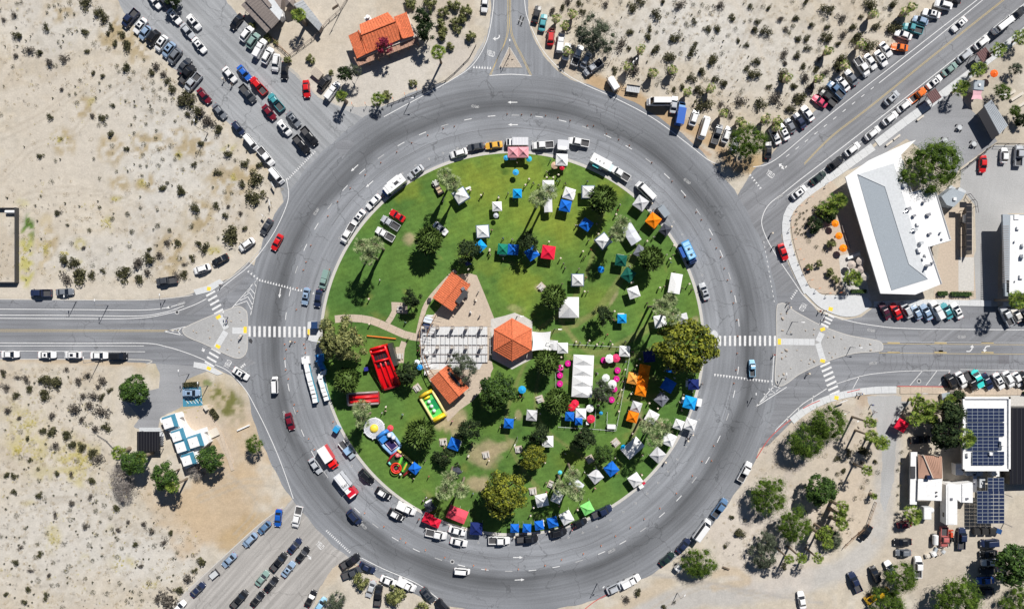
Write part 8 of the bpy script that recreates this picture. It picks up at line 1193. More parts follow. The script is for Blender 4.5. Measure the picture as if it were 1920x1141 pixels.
TILES = [((1000, 0, 3.804), "205,50,26 137,75,28 352,80,26 325,18,22 395,8,14 250,8,30 520,30,28 622,18,14 710,60,36 765,12,30 875,105,38 955,100,10 930,12,22 1010,8,14 1040,45,38 1143,35,14 1205,38,14 1243,55,18 1330,38,36 1185,90,12 1262,95,10 1548,42,20 1640,50,16 1682,60,20 1848,10,16 1150,150,22 1003,165,13 1087,168,10 1103,185,16 1250,208,28 1315,208,26 1420,130,26 1505,155,10 1545,148,13 1598,155,24 1575,212,28 1440,212,16 1388,253,14 1657,228,42 1803,205,22 1822,235,18 1852,188,14 1765,135,28 1875,130,20 1888,280,20 830,210,22 820,265,30 693,230,28 595,168,16 628,310,46 685,345,20 1000,272,38 1052,250,16 928,218,10 880,232,10 878,350,34 1130,370,40 1160,310,20 1280,282,16 1468,290,20 1527,320,22 975,412,44 1050,380,12 1275,430,40 1345,380,18 1325,480,16 1598,440,32 1525,485,26 1568,530,44 1790,380,34 1800,450,20 1880,400,24 695,420,22 720,490,52 640,455,12 580,500,24 855,515,38 897,567,18 950,480,18 985,512,46 1195,510,34 1130,560,36 1232,572,18 1297,560,30 1365,592,32 1180,640,40 1068,620,26 1325,668,14 1005,635,20 1015,675,18 1340,740,24 1205,760,58 1380,790,36 1415,830,20 1480,725,46 1480,655,16 1610,740,44 1725,710,58 1685,615,22 1790,555,50 1655,850,30 1735,870,26 1860,615,26 1870,690,30 1830,770,30 880,605,12 960,655,12"),
 ((1380, 0, 4.753), "945,158,44 775,178,18 812,238,28 670,225,34 505,235,18 440,258,22 468,290,20 535,162,24 558,350,28 630,345,32 640,430,34 740,445,22 810,345,56 545,498,30 812,85,50 625,8,30 592,72,22 440,565,24 605,585,34 660,605,18 615,690,50 945,545,70 905,590,50 1070,330,66 1040,240,36 960,310,38 915,385,28 1115,145,24 1195,50,60 1250,240,36 1395,250,60 1400,50,44 1165,410,60 740,520,36 715,610,36 805,640,40 650,780,50 575,880,64 480,970,40 770,800,40 520,770,24 1040,20,18 1325,75,14 1370,130,14"),
 ((0, 0, 4.755), "5,85,16 25,175,26 125,130,34 155,35,16 195,20,14 160,320,42 268,445,46 350,462,32 132,495,26 122,595,16 445,560,46 495,585,22 573,525,46 412,245,34 440,58,16 488,58,12 425,115,10 630,22,22 598,128,20 545,92,10 612,280,22 752,280,34 770,330,14 765,20,50 870,110,48 930,165,52 990,240,28 962,295,24 845,390,22 768,455,28 530,375,16 545,418,14 1020,390,30 970,440,22 1090,310,30 1125,400,50 1130,600,38 1045,590,16 1065,638,14 1195,645,20 1288,535,12 825,650,24 910,680,26 720,715,10 890,740,10 985,765,14 1165,710,16 1275,790,12 1360,735,22 1375,805,18 1440,790,14 1400,590,46 1350,650,34 1455,665,34 1490,720,32 1535,800,42 1428,875,18 1480,893,20 1545,890,20 1325,908,10 1200,905,8 1125,900,10 545,795,26 622,845,12 690,920,20 680,835,12 818,1035,30 905,1050,36 445,1040,30 10,1020,22 1355,985,22 1465,1005,20 1205,1045,14 1205,945,10 1660,850,46 1615,900,46 1700,905,44 1790,990,58 1670,1020,26 1850,1090,50 1740,1080,26 1005,940,24 1565,1080,12"),
 ((0, 200, 4.755), "985,250,36 888,165,18 945,160,16 1130,375,28 1003,350,20 347,438,28 500,478,16 552,290,14 838,465,14 893,640,16 1045,577,12 465,670,22 368,797,10 510,940,28 895,900,14 1005,995,18 800,1105,16 610,1055,10 1200,240,14 1310,155,14 1400,210,12 1280,430,16 1282,335,22 1418,385,16 1530,352,22 1393,278,12 1785,325,30 1780,410,22 1450,470,18 1415,525,22 1258,530,14 1310,530,12 1272,615,12 1635,560,16 1565,470,16 1595,435,14 1728,510,28 1440,725,32 1497,680,14 1325,700,20 1615,745,40 1255,900,16 1410,920,12 1145,955,20 1410,1060,22 1515,1100,14 1180,1110,20 1735,860,20 1760,980,20 1710,1060,20"),
 ((200, 100, 3.803), "665,415,44 725,480,36 795,535,40 578,435,20 628,480,18 580,350,44 530,340,34 862,715,34 917,762,12 980,790,30 1085,795,26 1065,905,56 965,935,26 1040,1030,60 790,850,28 845,985,14 895,995,14 778,1080,26 865,1090,20"),
 ((300, 320, 5.1875), "205,190,42 25,170,26 75,120,16 630,430,34 780,405,28 700,620,90 820,560,30 170,695,40 65,700,40 380,700,36 440,750,50 310,850,36 195,850,24 230,910,26 230,1000,40 170,1030,40 310,540,24 570,655,16 95,575,16 345,370,50"),
 ((0, 380, 3.567), "437,385,40 500,400,36 525,480,56 450,510,44 612,480,26 625,418,14 830,465,48 925,405,44 1000,380,44 1060,350,30 995,315,18 925,505,36 985,470,30 685,455,18 740,310,16 555,300,18 480,272,14 600,185,14 755,105,14 885,195,16 1055,155,16 455,150,8 870,290,14 15,1125,20 440,1112,20 380,65,18 855,75,16 668,30,10"),
 ((0, 660, 4.753), "25,190,28 150,225,28 50,310,42 145,380,32 255,320,40 225,235,40 390,240,52 490,270,75 400,370,52 700,255,40 780,200,34 920,245,46 870,305,28 975,340,26 735,390,36 835,390,46 800,470,46 905,400,30 680,510,62 900,530,64 725,600,34 765,635,20 815,635,18 850,690,38 945,670,44 455,570,36 75,520,42 165,585,26 185,705,22 385,700,36 455,710,44 595,730,46 245,770,24 490,830,44 650,820,40 730,850,44 830,890,46 880,940,56 260,960,24 185,935,22 60,1090,30 115,1105,28 510,1080,28 630,1080,30 690,960,22 345,1035,14"),
 ((0, 860, 4.06), "105,250,24 295,75,12 300,160,16 290,280,26 338,295,20 440,115,18 585,265,10 685,285,24 700,165,30 735,318,16 545,335,30 535,385,16 415,420,26 132,428,20 50,378,8 540,460,18 650,515,30 738,575,14 883,370,28 795,350,20 733,392,16 845,445,14 768,475,10 975,478,22 858,530,14 897,540,24 1155,550,28 1090,500,24 198,522,12 362,560,16 12,580,16 190,632,12 155,672,22 295,640,14 490,645,20 680,650,18 930,675,18 1178,655,20 1030,650,24 900,608,12 300,725,26 122,790,28 410,785,14 225,850,24 370,885,22 508,845,18 530,810,20 712,770,14 895,740,16 780,735,10 1070,815,24 1355,708,16 1475,728,16 1245,640,28 1545,780,44 1480,850,24 1435,915,42 1210,895,12 295,920,20 210,990,26 445,955,14 407,960,16 345,1045,28 185,1090,26 40,1035,22 915,940,16 820,1020,16 712,1010,18 975,1080,20 1072,1020,18 1013,1005,12 1140,940,20 1370,1000,34 1270,1080,90 1195,1060,30 1085,1075,14 480,1125,18 1300,560,24 1320,755,12 870,560,10 655,905,14 275,740,16"),
 ((1500, 720, 4.755), "435,610,36 395,770,28 340,660,26 550,600,60 670,690,26 690,780,22 600,860,20 550,910,16 490,1010,18 330,800,18 240,750,14 360,880,12 560,700,26 900,600,16 870,760,12 880,900,12 870,980,10 880,1060,12 890,700,10"),
 ((1340, 900, 4.733), "160,325,26 220,470,44 265,350,16 100,590,24 110,560,20 90,780,10 1210,340,20 955,300,12 450,320,12 620,760,36 760,760,22"), ((1090, 920, 5.163), "1520,410,44 545,985,38 440,1040,44 800,1120,30 900,1075,12"),
 ((1400, 280, 5.707), "570,685,12 605,680,10 640,655,9 560,725,12 530,755,12 610,745,10 525,800,13 595,820,10 535,850,10 515,885,12 570,860,9 545,900,13 580,910,10 630,935,10 620,895,9 720,620,22 790,560,18 680,740,34 640,800,30 660,980,24 740,1040,22 820,1080,18")]
SH = []
for (x0, y0, s_), t in TILES:
    for q in t.split(): a, b, c = map(float, q.split(',')); SH.append((x0+a/s_, y0+b/s_, c/s_*1.15))
SH.sort(key=lambda q: -q[2]); BIG, REST = SH[:285], SH[285:]; rg = random.Random(11)
kinds = ['y' if (rg.random() < (.5 if (x < 400 and y > 660) else .26)) else 'g' for x, y, q in BIG]
adj = [('large' if q > 10 else 'mid-sized' if q > 6 else 'small')+(' grey-brown' if k == 'y' else ' olive-green') for (x, y, q), k in zip(BIG, kinds)]
lbs = rank_labels([(x, y, a) for (x, y, q), a in zip(BIG, adj)], 's', '{adj} desert shrub')
for i, ((x, y, q), k, lb) in enumerate(zip(BIG, kinds, lbs)):
    s_ = q*S/1.0; single('desert_shrub', SM[k][i % len(SM[k])], (*P(x, y, .5), .13 if (1480 < x < 1560 and 370 < y < 480) else 0), rg.uniform(0, 6.28), lb, 'shrub', 'desert shrubs on the sand', (s_*rg.uniform(.85, 1.1), s_*rg.uniform(.85, 1.1), min(s_*1.0, 1.9)*rg.uniform(.85, 1.2)))
# the rest, and the countless small tufts, gathered as ground cover
def scatter(name, label, cat, spots, m, nl=10, size=.08, hgt=.5):
    v = []; f = []
    for (x, y, q) in spots:
        cx_, cy_ = P(x, y); n_ = int(nl*(1+q*.25)); pts = []
        for _ in range(n_): a = rg.uniform(0, 6.28); r_ = q*S*math.sqrt(rg.random()); pts.append((cx_+r_*math.cos(a), cy_+r_*math.sin(a), rg.uniform(.05, hgt), 0, 0, 1))
        a_, b_ = leaves(rg, pts, size, .5, .5); o = len(v); v += a_; f += [tuple(i+o for i in t) for t in b_]
    me = MB().add(v, f).mesh(name, m); single(name, me, (0, 0, 0), 0, label, cat, kind='stuff')
def ring_d(x, y): return math.hypot(x-960, y-643)
def in_poly(x, y, p):
    c = False; j = len(p)-1
    for i in range(len(p)):
        if (p[i][1] > y) != (p[j][1] > y) and x < (p[j][0]-p[i][0])*(y-p[i][1])/(p[j][1]-p[i][1]+1e-9)+p[i][0]: c = not c
        j = i
    return c
FIELDS = [([(0, 0), (180, 0), (300, 115), (540, 350), (480, 470), (360, 530), (0, 530)], 900), ([(1040, 0), (1770, 0), (1700, 60), (1450, 240), (1400, 250), (1290, 200), (1110, 110), (1020, 20)], 800), ([(0, 690), (200, 690), (215, 850), (330, 960), (400, 1020), (330, 1141), (0, 1141)], 1100), ([(1400, 800), (1640, 760), (1640, 960), (1560, 1030), (1300, 1090), (1290, 1020)], 260)]
tuf = list(REST); straw = []; yel = []; greyt = []
for p, n_ in FIELDS:
    xs_ = [a for a, b in p]; ys_ = [b for a, b in p]; k = 0
    while k < n_*1.0:
        x, y = rg.uniform(min(xs_), max(xs_)), rg.uniform(min(ys_), max(ys_))
        if not in_poly(x, y, p) or ring_d(x, y) < 515: continue
        if 0 < x < 240 and 200 < y < 360 and rg.random() < .85: continue
        k += 1; u = rg.random()
        if u < .07: tuf.append((x, y, rg.uniform(.6, 2.0)))
        elif u < .42: greyt.append((x, y, rg.uniform(1.0, 3.5)))
        elif u < .92: straw.append((x, y, rg.uniform(1.5, 6)))
        elif x < 400: yel.append((x, y, rg.uniform(1, 4)))
for (x, y, rx, ry, n_) in [(45, 795, 30, 35, 50), (60, 840, 34, 26, 46), (130, 860, 40, 26, 60), (155, 870, 22, 30, 40), (35, 842, 12, 10, 30), (60, 790, 20, 12, 20), (100, 1010, 10, 20, 20), (225, 1054, 20, 10, 22), (282, 1095, 12, 8, 14), (110, 265, 14, 14, 14), (335, 290, 8, 7, 12), (200, 420, 10, 10, 22), (50, 470, 10, 40, 20), (85, 465, 9, 10, 18), (122, 474, 6, 5, 12), (438, 334, 4, 8, 10), (400, 470, 12, 8, 12), (268, 343, 8, 5, 8), (218, 372, 10, 4, 8), (380, 750, 40, 26, 20)]:
    for _ in range(n_): yel.append((x+rg.gauss(0, rx*.5), y+rg.gauss(0, ry*.5), rg.uniform(1, 3.5)))
scatter('low_shrubs', 'small dark olive shrub tufts dotted over the pale sand', 'ground cover', tuf, 'leaf_shrub', 26, .12, .6); scatter('grey_twigs', 'thin grey twiggy growth lying over the sand', 'ground cover', greyt, 'leaf_shrub_grey', 9, .085, .35)
scatter('dry_grass', 'patchy straw-coloured dry grass on the desert sand', 'ground cover', straw, 'leaf_straw', 14, .09, .25); scatter('yellow_wildflowers', 'yellow wildflower patches on the left desert fields', 'ground cover', yel, 'leaf_yellow', 9, .085, .3)
# stones on the islands
STN = [(1464, 588, 3), (1475, 587, 3.5), (1467, 597, 6), (1467, 619, 4), (1482, 622, 2.5), (1510, 619, 3), (1526, 617, 3), (1552, 632, 3), (1563, 631, 4), (1577, 635, 2.5), (1584, 652, 2.5), (1612, 647, 3), (1631, 645, 3.5), (1632, 656, 4), (1525, 627, 3), (1474, 656, 6), (1466, 660, 3.5), (1466, 671, 4.5), (1473, 667, 2.5), (1494, 656, 2.5), (1519, 673, 3.5), (1526, 677, 5), (1517, 681, 3), (1502, 675, 2.5), (1469, 701, 4.5), (1482, 690, 2.5), (1460, 704, 3), (1473, 710, 3), (1555, 661, 3), (1560, 669, 3), (1566, 663, 2), (953, 110, 3), (961, 111, 4), (950, 122, 3.5), (952, 120, 3), (400, 610, 3), (363, 620, 3), (369, 623, 3), (391, 619, 2), (394, 633, 3.5), (434, 602, 3), (450, 585, 3), (453, 600, 2.5), (434, 637, 2.5), (427, 655, 3), (449, 651, 3), (449, 660, 3)]
STM = []
for i in range(3):
    b = bmesh.new(); bmesh.ops.create_icosphere(b, subdivisions=2, radius=1); q = random.Random(i)
    for vtx in b.verts: vtx.co *= q.uniform(.8, 1.15); vtx.co.z *= .6
    me = bpy.data.meshes.new('boulder'); b.to_mesh(me); b.free(); me.materials.append(M['stone']); STM.append(me)
for i, ((x, y, q), lb) in enumerate(zip(STN, rank_labels([(a, b, 'larger' if c > 4 else 'small') for a, b, c in STN], 'st', '{adj} pale boulder'))): single('boulder', STM[i % 3], (*P(x, y), .2), i, lb, 'boulder', 'boulders on the traffic islands', (q*S*.62, q*S*.42, q*S*.5))
for i, (x, y, q) in enumerate([(1625, 790, 6), (1632, 785, 5), (1610, 800, 4), (1700, 930, 3)]): single('boulder', STM[i % 3], (*P(x, y), .15), i, ['large pale boulder at the top of the slim palm row', 'second pale boulder at the top of slim palm row', 'lower pale boulder beside slim palm row', 'small boulder beside the mobile home'][i], 'boulder', None, (q*S*.7, q*S*.5, q*S*.6))
# ================================================================ CONES, POSTS, POLES, SIGNS
CK = [('cone', MB().lathe([(.2, .03), (.16, .2), (.12, .4), (.05, .85), (0, .87)], 9).mesh('cone', 'orange'), False, [('reflective_band', MB().lathe([(.125, .42), (.1, .55)], 9).mesh('reflective_band', 'white_metal'), False)]), ('base', MB().box((0, 0, .02), (.44, .44, .04)).mesh('base', 'rubber'), False)]
cones = [(951, 214), (978, 215), (996, 215), (1023, 217), (1046, 221), (1069, 226), (1101, 236), (1137, 251), (1180, 273), (1260, 340), (1284, 369), (1305, 398), (1315, 412), (1332, 448), (1343, 465), (1351, 482), (1358, 503), (1364, 525), (1371, 546), (1375, 568), (1381, 600), (1383, 630), (1382, 662), (1380, 693), (1376, 718), (1338, 835), (1334, 863), (1316, 864), (1298, 891), (1268, 924), (1237, 952), (1208, 972), (1182, 988), (1154, 1004), (1127, 1022), (1094, 1037), (1053, 1048), (1022, 1059), (972, 1066), (911, 1066), (888, 1059), (834, 1044), (798, 1030), (761, 1016), (684, 961), (720, 986), (751, 1009), (831, 241), (852, 237), (802, 254), (772, 268), (744, 285), (714, 305), (685, 328), (657, 353), (633, 378), (615, 405), (583, 460), (574, 491), (569, 506), (557, 540), (556, 580), (534, 645), (537, 655), (534, 672), (536, 693), (541, 710), (552, 758), (558, 770), (579, 822), (590, 842), (570, 645), (572, 652), (573, 661), (553, 641), (625, 790), (618, 505), (1113, 206+30), (1160, 262), (1222, 305)]
cones.sort(key=lambda q: math.atan2(q[0]-960, 643-q[1]) % (2*PI))
for i, (x, y) in enumerate(cones): put(CK, 'traffic_cone', (*P(x, y), .02), i, 'orange traffic cone on the ring road, %s clockwise from the top' % ordn(i), 'traffic cone', 'traffic cones along the ring lane line', None, (.75, .75, .8))
PKt = [('post', MB().cyl((0, 0, 0), .05, 1.9, 6).mesh('post', 'dark_metal'), False), ('flag_panel', MB().box((.3, 0, 1.75), (.7, .06, .3)).mesh('flag_panel', 'orange'), False)]
OP = [(1553, 343), (1520, 370), (1500, 386), (1489, 403), (1484, 427), (1489, 449), (1497, 468), (1504, 487), (1512, 506), (1520, 525), (1534, 541), (1554, 550), (1574, 549)]
for i, (x, y) in enumerate(OP): put(PKt, 'marker_flag', (*P(x, y, 1.6), .13), R(20), 'orange marker flag post, %s from the top along garden edge' % ordn(i), 'marker flag', 'orange marker flags along the garden edge')
for i, (x, y) in enumerate([(660, 196), (685, 196), (737, 187), (759, 178), (781, 170), (1680-1, 208-31)][:5]): put(PKt, 'marker_flag', (*P(x, y, 1.6), 0), R(100), 'small red-orange flag post, %s from left beside the rope fence' % ordn(i), 'marker flag', 'flag posts by the rope fence')
def lamp(x, y, h, label, a=0, z=0, arm=1.2, nm='street_lamp'):
    r = empty(nm, (*P(x, y), z), R(a), label, 'street lamp'); MB().lathe([(.14, 0), (.09, h*.5), (.07, h), (0, h)], 8).build('pole', 'steel', r); o = MB().tube([(0, 0, h-.1), (arm*.6, 0, h+.15), (arm, 0, h+.1)], .045, 5).build('arm', 'steel', r); MB().box((arm+.2, 0, h+.08), (.6, .25, .12)).build('lamp_head', 'white_metal', o)
for a in [(956, 102, 6, 'street lamp at the tip of the top splitter island', 90, .13), (1173, 144, 8, 'street lamp on the sand beside white cargo trailer', 60, 0), (1181, 134, 6, 'second pole beside white cargo trailer', 60, 0), (1485, 603, 4, 'thin lamp post on the right splitter island, upper', 0, .13), (1594, 650, 3, 'thin post near right tip of right splitter island', 0, .13), (1466, 708, 3, 'thin post at lower tip of right splitter island', 90, .13), (187, 676, 7, 'street lamp below the left road cars', 90, 0), (203, 572, 6, 'utility post above the left road', 90, 0), (143, 565, 5, 'second utility post above the left road', 90, 0), (310, 562, 3, 'thin post at the road edge above left island', 90, 0), (428, 594, 3, 'thin post on the left splitter island, upper', 90, .13), (390, 250, 8, 'lamp post standing in the mid-left desert', 90, 0),
          (390+0, 722, 6, 'street lamp at corner above blue accessible bay', 90, 0), (355, 700, 6, 'street lamp left of blue accessible bay hedge', 90, 0), (1028-4, 639+2, 4, 'white globe lamp above the stretched white sail', 0, .15), (970, 592, 4, 'globe lamp at the top of hexagonal pavilion', 0, .15), (1040, 616, 4, 'globe lamp below the square white marquee', 0, .15), (1410, 745, 3, 'thin post beside the lower right chevrons', 90, .02), (1120+0, 1092-0, 5, 'street lamp at bottom right of the ring', 45, .02), (1270, 1110, 4, 'sign post on sand at bottom right', 45, 0), (1600, 780, 5, 'wooden pole by slim palm row', 200, 0), (1580, 768, 4, 'thin pole near large corner thicket', 200, 0), (1850, 195-7, 5, 'thin mast beside grey carport', 0, 0), (768, 1080-1080+192, 4, 'thin pole beside rope fence', 0, 0), (640, 20, 8, 'utility pole in sand left of orange-roofed house', 60, 0), (970, 830-12, 5, 'dark pole with long shadow, lower lawn', 240, .15)]: lamp(*a[:4], a=a[4], z=a[5])
def sign(x, y, a, label, w_=1.2, h=2.0, m='white_paint', z=0):
    r = empty('road_sign', (*P(x, y, h*.7), z), R(a), label, 'road sign'); MB().box((0, 0, h-.3), (w_, .06, .7)).build('sign_panel', m, r)
    for s_ in (-.35, .35): MB().cyl((s_*w_, .05, 0), .035, h, 6).build('post', 'steel', r)
for q in [(512, 347, -60, 'white sign board by the white van, left of ring', 1.8), (506, 380, 100, 'tall thin white sign left of the ring', 1.6), (493, 404, -45, 'small dark sign above the roadside sedan', 1.0), (1475-72, 244-12, 30, 'white sign in the palms above corner tree', 1.4), (1385, 229, 20, 'white board in the desert strip palms', 1.6), (1458, 1032, 20, 'small sign board on lower right sand', 1.0), (1580, 752, 20, 'white shop sign board beside the lower right garden', 2.4), (1732, 737, 0, 'white sign board at the lower right garden wall', 1.6), (632, 137+18, 10, 'small white sign on sand mound beside red sedan', 1.0), (1147, 110, 60, 'brown sign behind white trailer', 1.2)]: sign(*q)
for i, (x, y, w_, l, a, lb, m) in enumerate([(1770, 741, 1.6, 2.2, 10, 'small green shed roof in the lower right garden', 'grey_shingle'), (1781, 736, 1.6, 1.2, 0, 'small grey hatch beside the garden pavement', 'grey_wood'), (1152, 1010-0, .1, .1, 0, '', ''), (596, 140, 2.0, 2.6, -40, 'sandy mound with pale tarp beside black SUV', 'stone')]):
    if lb: r = empty('small_structure', (*P(x, y), 0), R(a), lb, 'structure'); MB().box((0, 0, .5), (l, w_, 1)).build('body', 'stucco', r); MB().box((0, 0, 1.05), (l*1.1, w_*1.1, .1)).build('roof', m, r)
# junk row, logs
for i, (x, y, s_, m) in enumerate([(1737, 1040, (1.2, 1.0, .7), 'stucco'), (1748, 1036, (1.2, 1.2, .9), 'white_metal'), (1757, 1035, (1.3, 1.1, .8), 'stone'), (1766, 1032, (1.0, .9, .8), 'grey_roof'), (1752, 1030, (1.6, .8, .6), 'grey_shingle')]): single('storage_crate', MB().box((0, 0, s_[2]/2), s_).box((.1, 0, s_[2]+.06), (s_[0]*.8, s_[1]*.8, .12)).mesh('storage_crate', m), (*P(x, y), 0), R(15+i*13), ['leftmost beige crate below the tank trailer', 'white barrel-like crate below the tank trailer', 'stone-coloured crate in row below tank trailer', 'rightmost grey crate below the tank trailer', 'flat grey crate between tank trailer and junk row'][i], 'crate', 'junk row below the tank trailer')
for i, (x, y, a) in enumerate([(1360, 1065, -20), (630, 14, 35), (1437, 1075-12, 10)]): single('log_pile', MB().tube([(-1, 0, .15), (1, 0, .15)], .14, 6).tube([(-.9, .35, .15), (1.1, .3, .15)], .13, 6).tube([(-.8, .15, .38), (.9, .15, .38)], .12, 6).mesh('log_pile', 'bark'), (*P(x, y), 0), R(a), ['log pile on sand right of round roadside tree', 'log pile left of the orange-roofed house', 'log pile near the grey trees, bottom right'][i], 'log pile')
single('boulder_row', MB().box((0, 0, .3), (1.8, 1.0, .6), R(20), (.7, .7)).mesh('boulder_row', 'stone'), (*P(1640, 788), 0), 0, 'pale stone slab near slim palm row', 'stone')
for i, (x, y, a) in enumerate([(1845+45, 190-12, 32), (1905, 182, 32), (1915, 208-12, 32)]): single('raised_planter', MB().box((0, 0, .3), (3.8, .7, .6)).mesh('raised_planter', 'stucco'), (*P(x, y), 0), R(a), ['left pale raised planter right of grey carport', 'middle pale raised planter at right edge', 'lower pale raised planter at right edge'][i], 'planter')
# ================================================================ PEOPLE
def person_mesh(pose, seed):
    """one skinned body with face, ears and five-fingered hands; clothing as separate child meshes"""
    me = bpy.data.meshes.new('b'); V_ = []; E = []; RD = []
    def j(p, r_, par=None):
        V_.append(p); RD.append(r_)
        if par is not None: E.append((par, len(V_)-1))
        return len(V_)-1
    sit = pose == 'sit'; st = {'stand': 0, 'walk': .26, 'sit': 0}[pose]; hz = .55 if sit else .92
    pel = j((0, 0, hz), .13); ch = j((0, .01, hz+.28), .13, pel); sh = j((0, 0, hz+.48), .12, ch); nk = j((0, .01, hz+.58), .055, sh); hd = j((0, .03, hz+.68), .085, nk); top = j((0, .02, hz+.78), .075, hd)
    for s_ in (-1, 1):
        hp = j((s_*.09, 0, hz-.03), .095, pel); kn = j((s_*.1, .42 if sit else st*s_*.7, hz-.02 if sit else .5), .065, hp); an = j((s_*.1, .45 if sit else st*s_-(.12 if st and s_ < 0 else 0), .09), .04, kn); j((s_*.11, (.62 if sit else st*s_+.16), .04), .04, an)
        so_ = j((s_*.19, 0, hz+.46), .06, sh); el = j((s_*.25, -st*s_*.5+.02, hz+.2), .042, so_); wr = j((s_*.25, -st*s_+.14, hz-.02), .028, el); pm = j((s_*.25, -st*s_+.18, hz-.09), .03, wr)
        for k in range(4): a = j((s_*.25+(k-1.5)*.022, -st*s_+.2+.01*k % .02, hz-.14), .0095, pm); j((s_*.25+(k-1.5)*.024, -st*s_+.19, hz-.17-.01*(1-abs(k-1.5)/2)), .008, a)
        t = j((s_*.22, -st*s_+.21, hz-.1), .01, pm); j((s_*.215, -st*s_+.22, hz-.135), .008, t)
    me.from_pydata(V_, E, []); o = bpy.data.objects.new('b', me); col.objects.link(o); m_ = o.modifiers.new('s', 'SKIN'); 
    for i, r_ in enumerate(RD): me.skin_vertices[0].data[i].radius = (r_, r_)
    me.skin_vertices[0].data[0].use_root = True; o.modifiers.new('u', 'SUBSURF').levels = 1
    dg = bpy.context.evaluated_depsgraph_get(); b = bpy.data.meshes.new_from_object(o.evaluated_get(dg)); bpy.data.objects.remove(o); b.name = 'body'; b.materials.clear(); b.materials.append(M['skin'])
    shz = (hz-.02, hz+.53)
    def cloth(nm, test, inf, mt='cloth'):
        bm = bmesh.new(); bm.from_mesh(b); bm.normal_update(); bmesh.ops.delete(bm, geom=[f for f in bm.faces if not test(f.calc_center_median())], context='FACES')
        for v_ in bm.verts: v_.co += v_.normal*inf
        q = bpy.data.meshes.new(nm); bm.to_mesh(q); bm.free(); q.materials.clear(); q.materials.append(M[mt]); return q
    shirt = cloth('shirt', lambda c: hz-.04 < c.z < hz+.53 and not (abs(c.x) > .2 and c.z < hz+.28), .014); pants = cloth('trousers', lambda c: c.z < hz+.04 and abs(c.x) < .2 and c.z > .12, .012); shoes = cloth('shoes', lambda c: c.z < .1, .01, 'rubber')
    hair = MB().ball((0, .005, hz+.76), .102, 10, 6, (1, 1.05, .85)).mesh('hair', 'hair'); face = MB().ball((-.033, .112, hz+.71), .012, 6, 4).ball((.033, .112, hz+.71), .012, 6, 4).mesh('eyes', 'lens'); nose = MB().box((0, .128, hz+.68), (.022, .035, .04)).box((0, .118, hz+.635), (.05, .012, .012)).box((-.088, .03, hz+.69), (.02, .04, .05)).box((.088, .03, hz+.69), (.02, .04, .05)).mesh('face_features', 'skin')
    hat = MB().lathe([(.24, hz+.74), (.24, hz+.755), (.11, hz+.765), (.1, hz+.85), (0, hz+.87)], 12).mesh('sun_hat', 'cloth')
    return b, shirt, pants, shoes, hair, face, nose, hat
PM = {k: person_mesh(k, 1) for k in ('stand', 'walk', 'sit')}
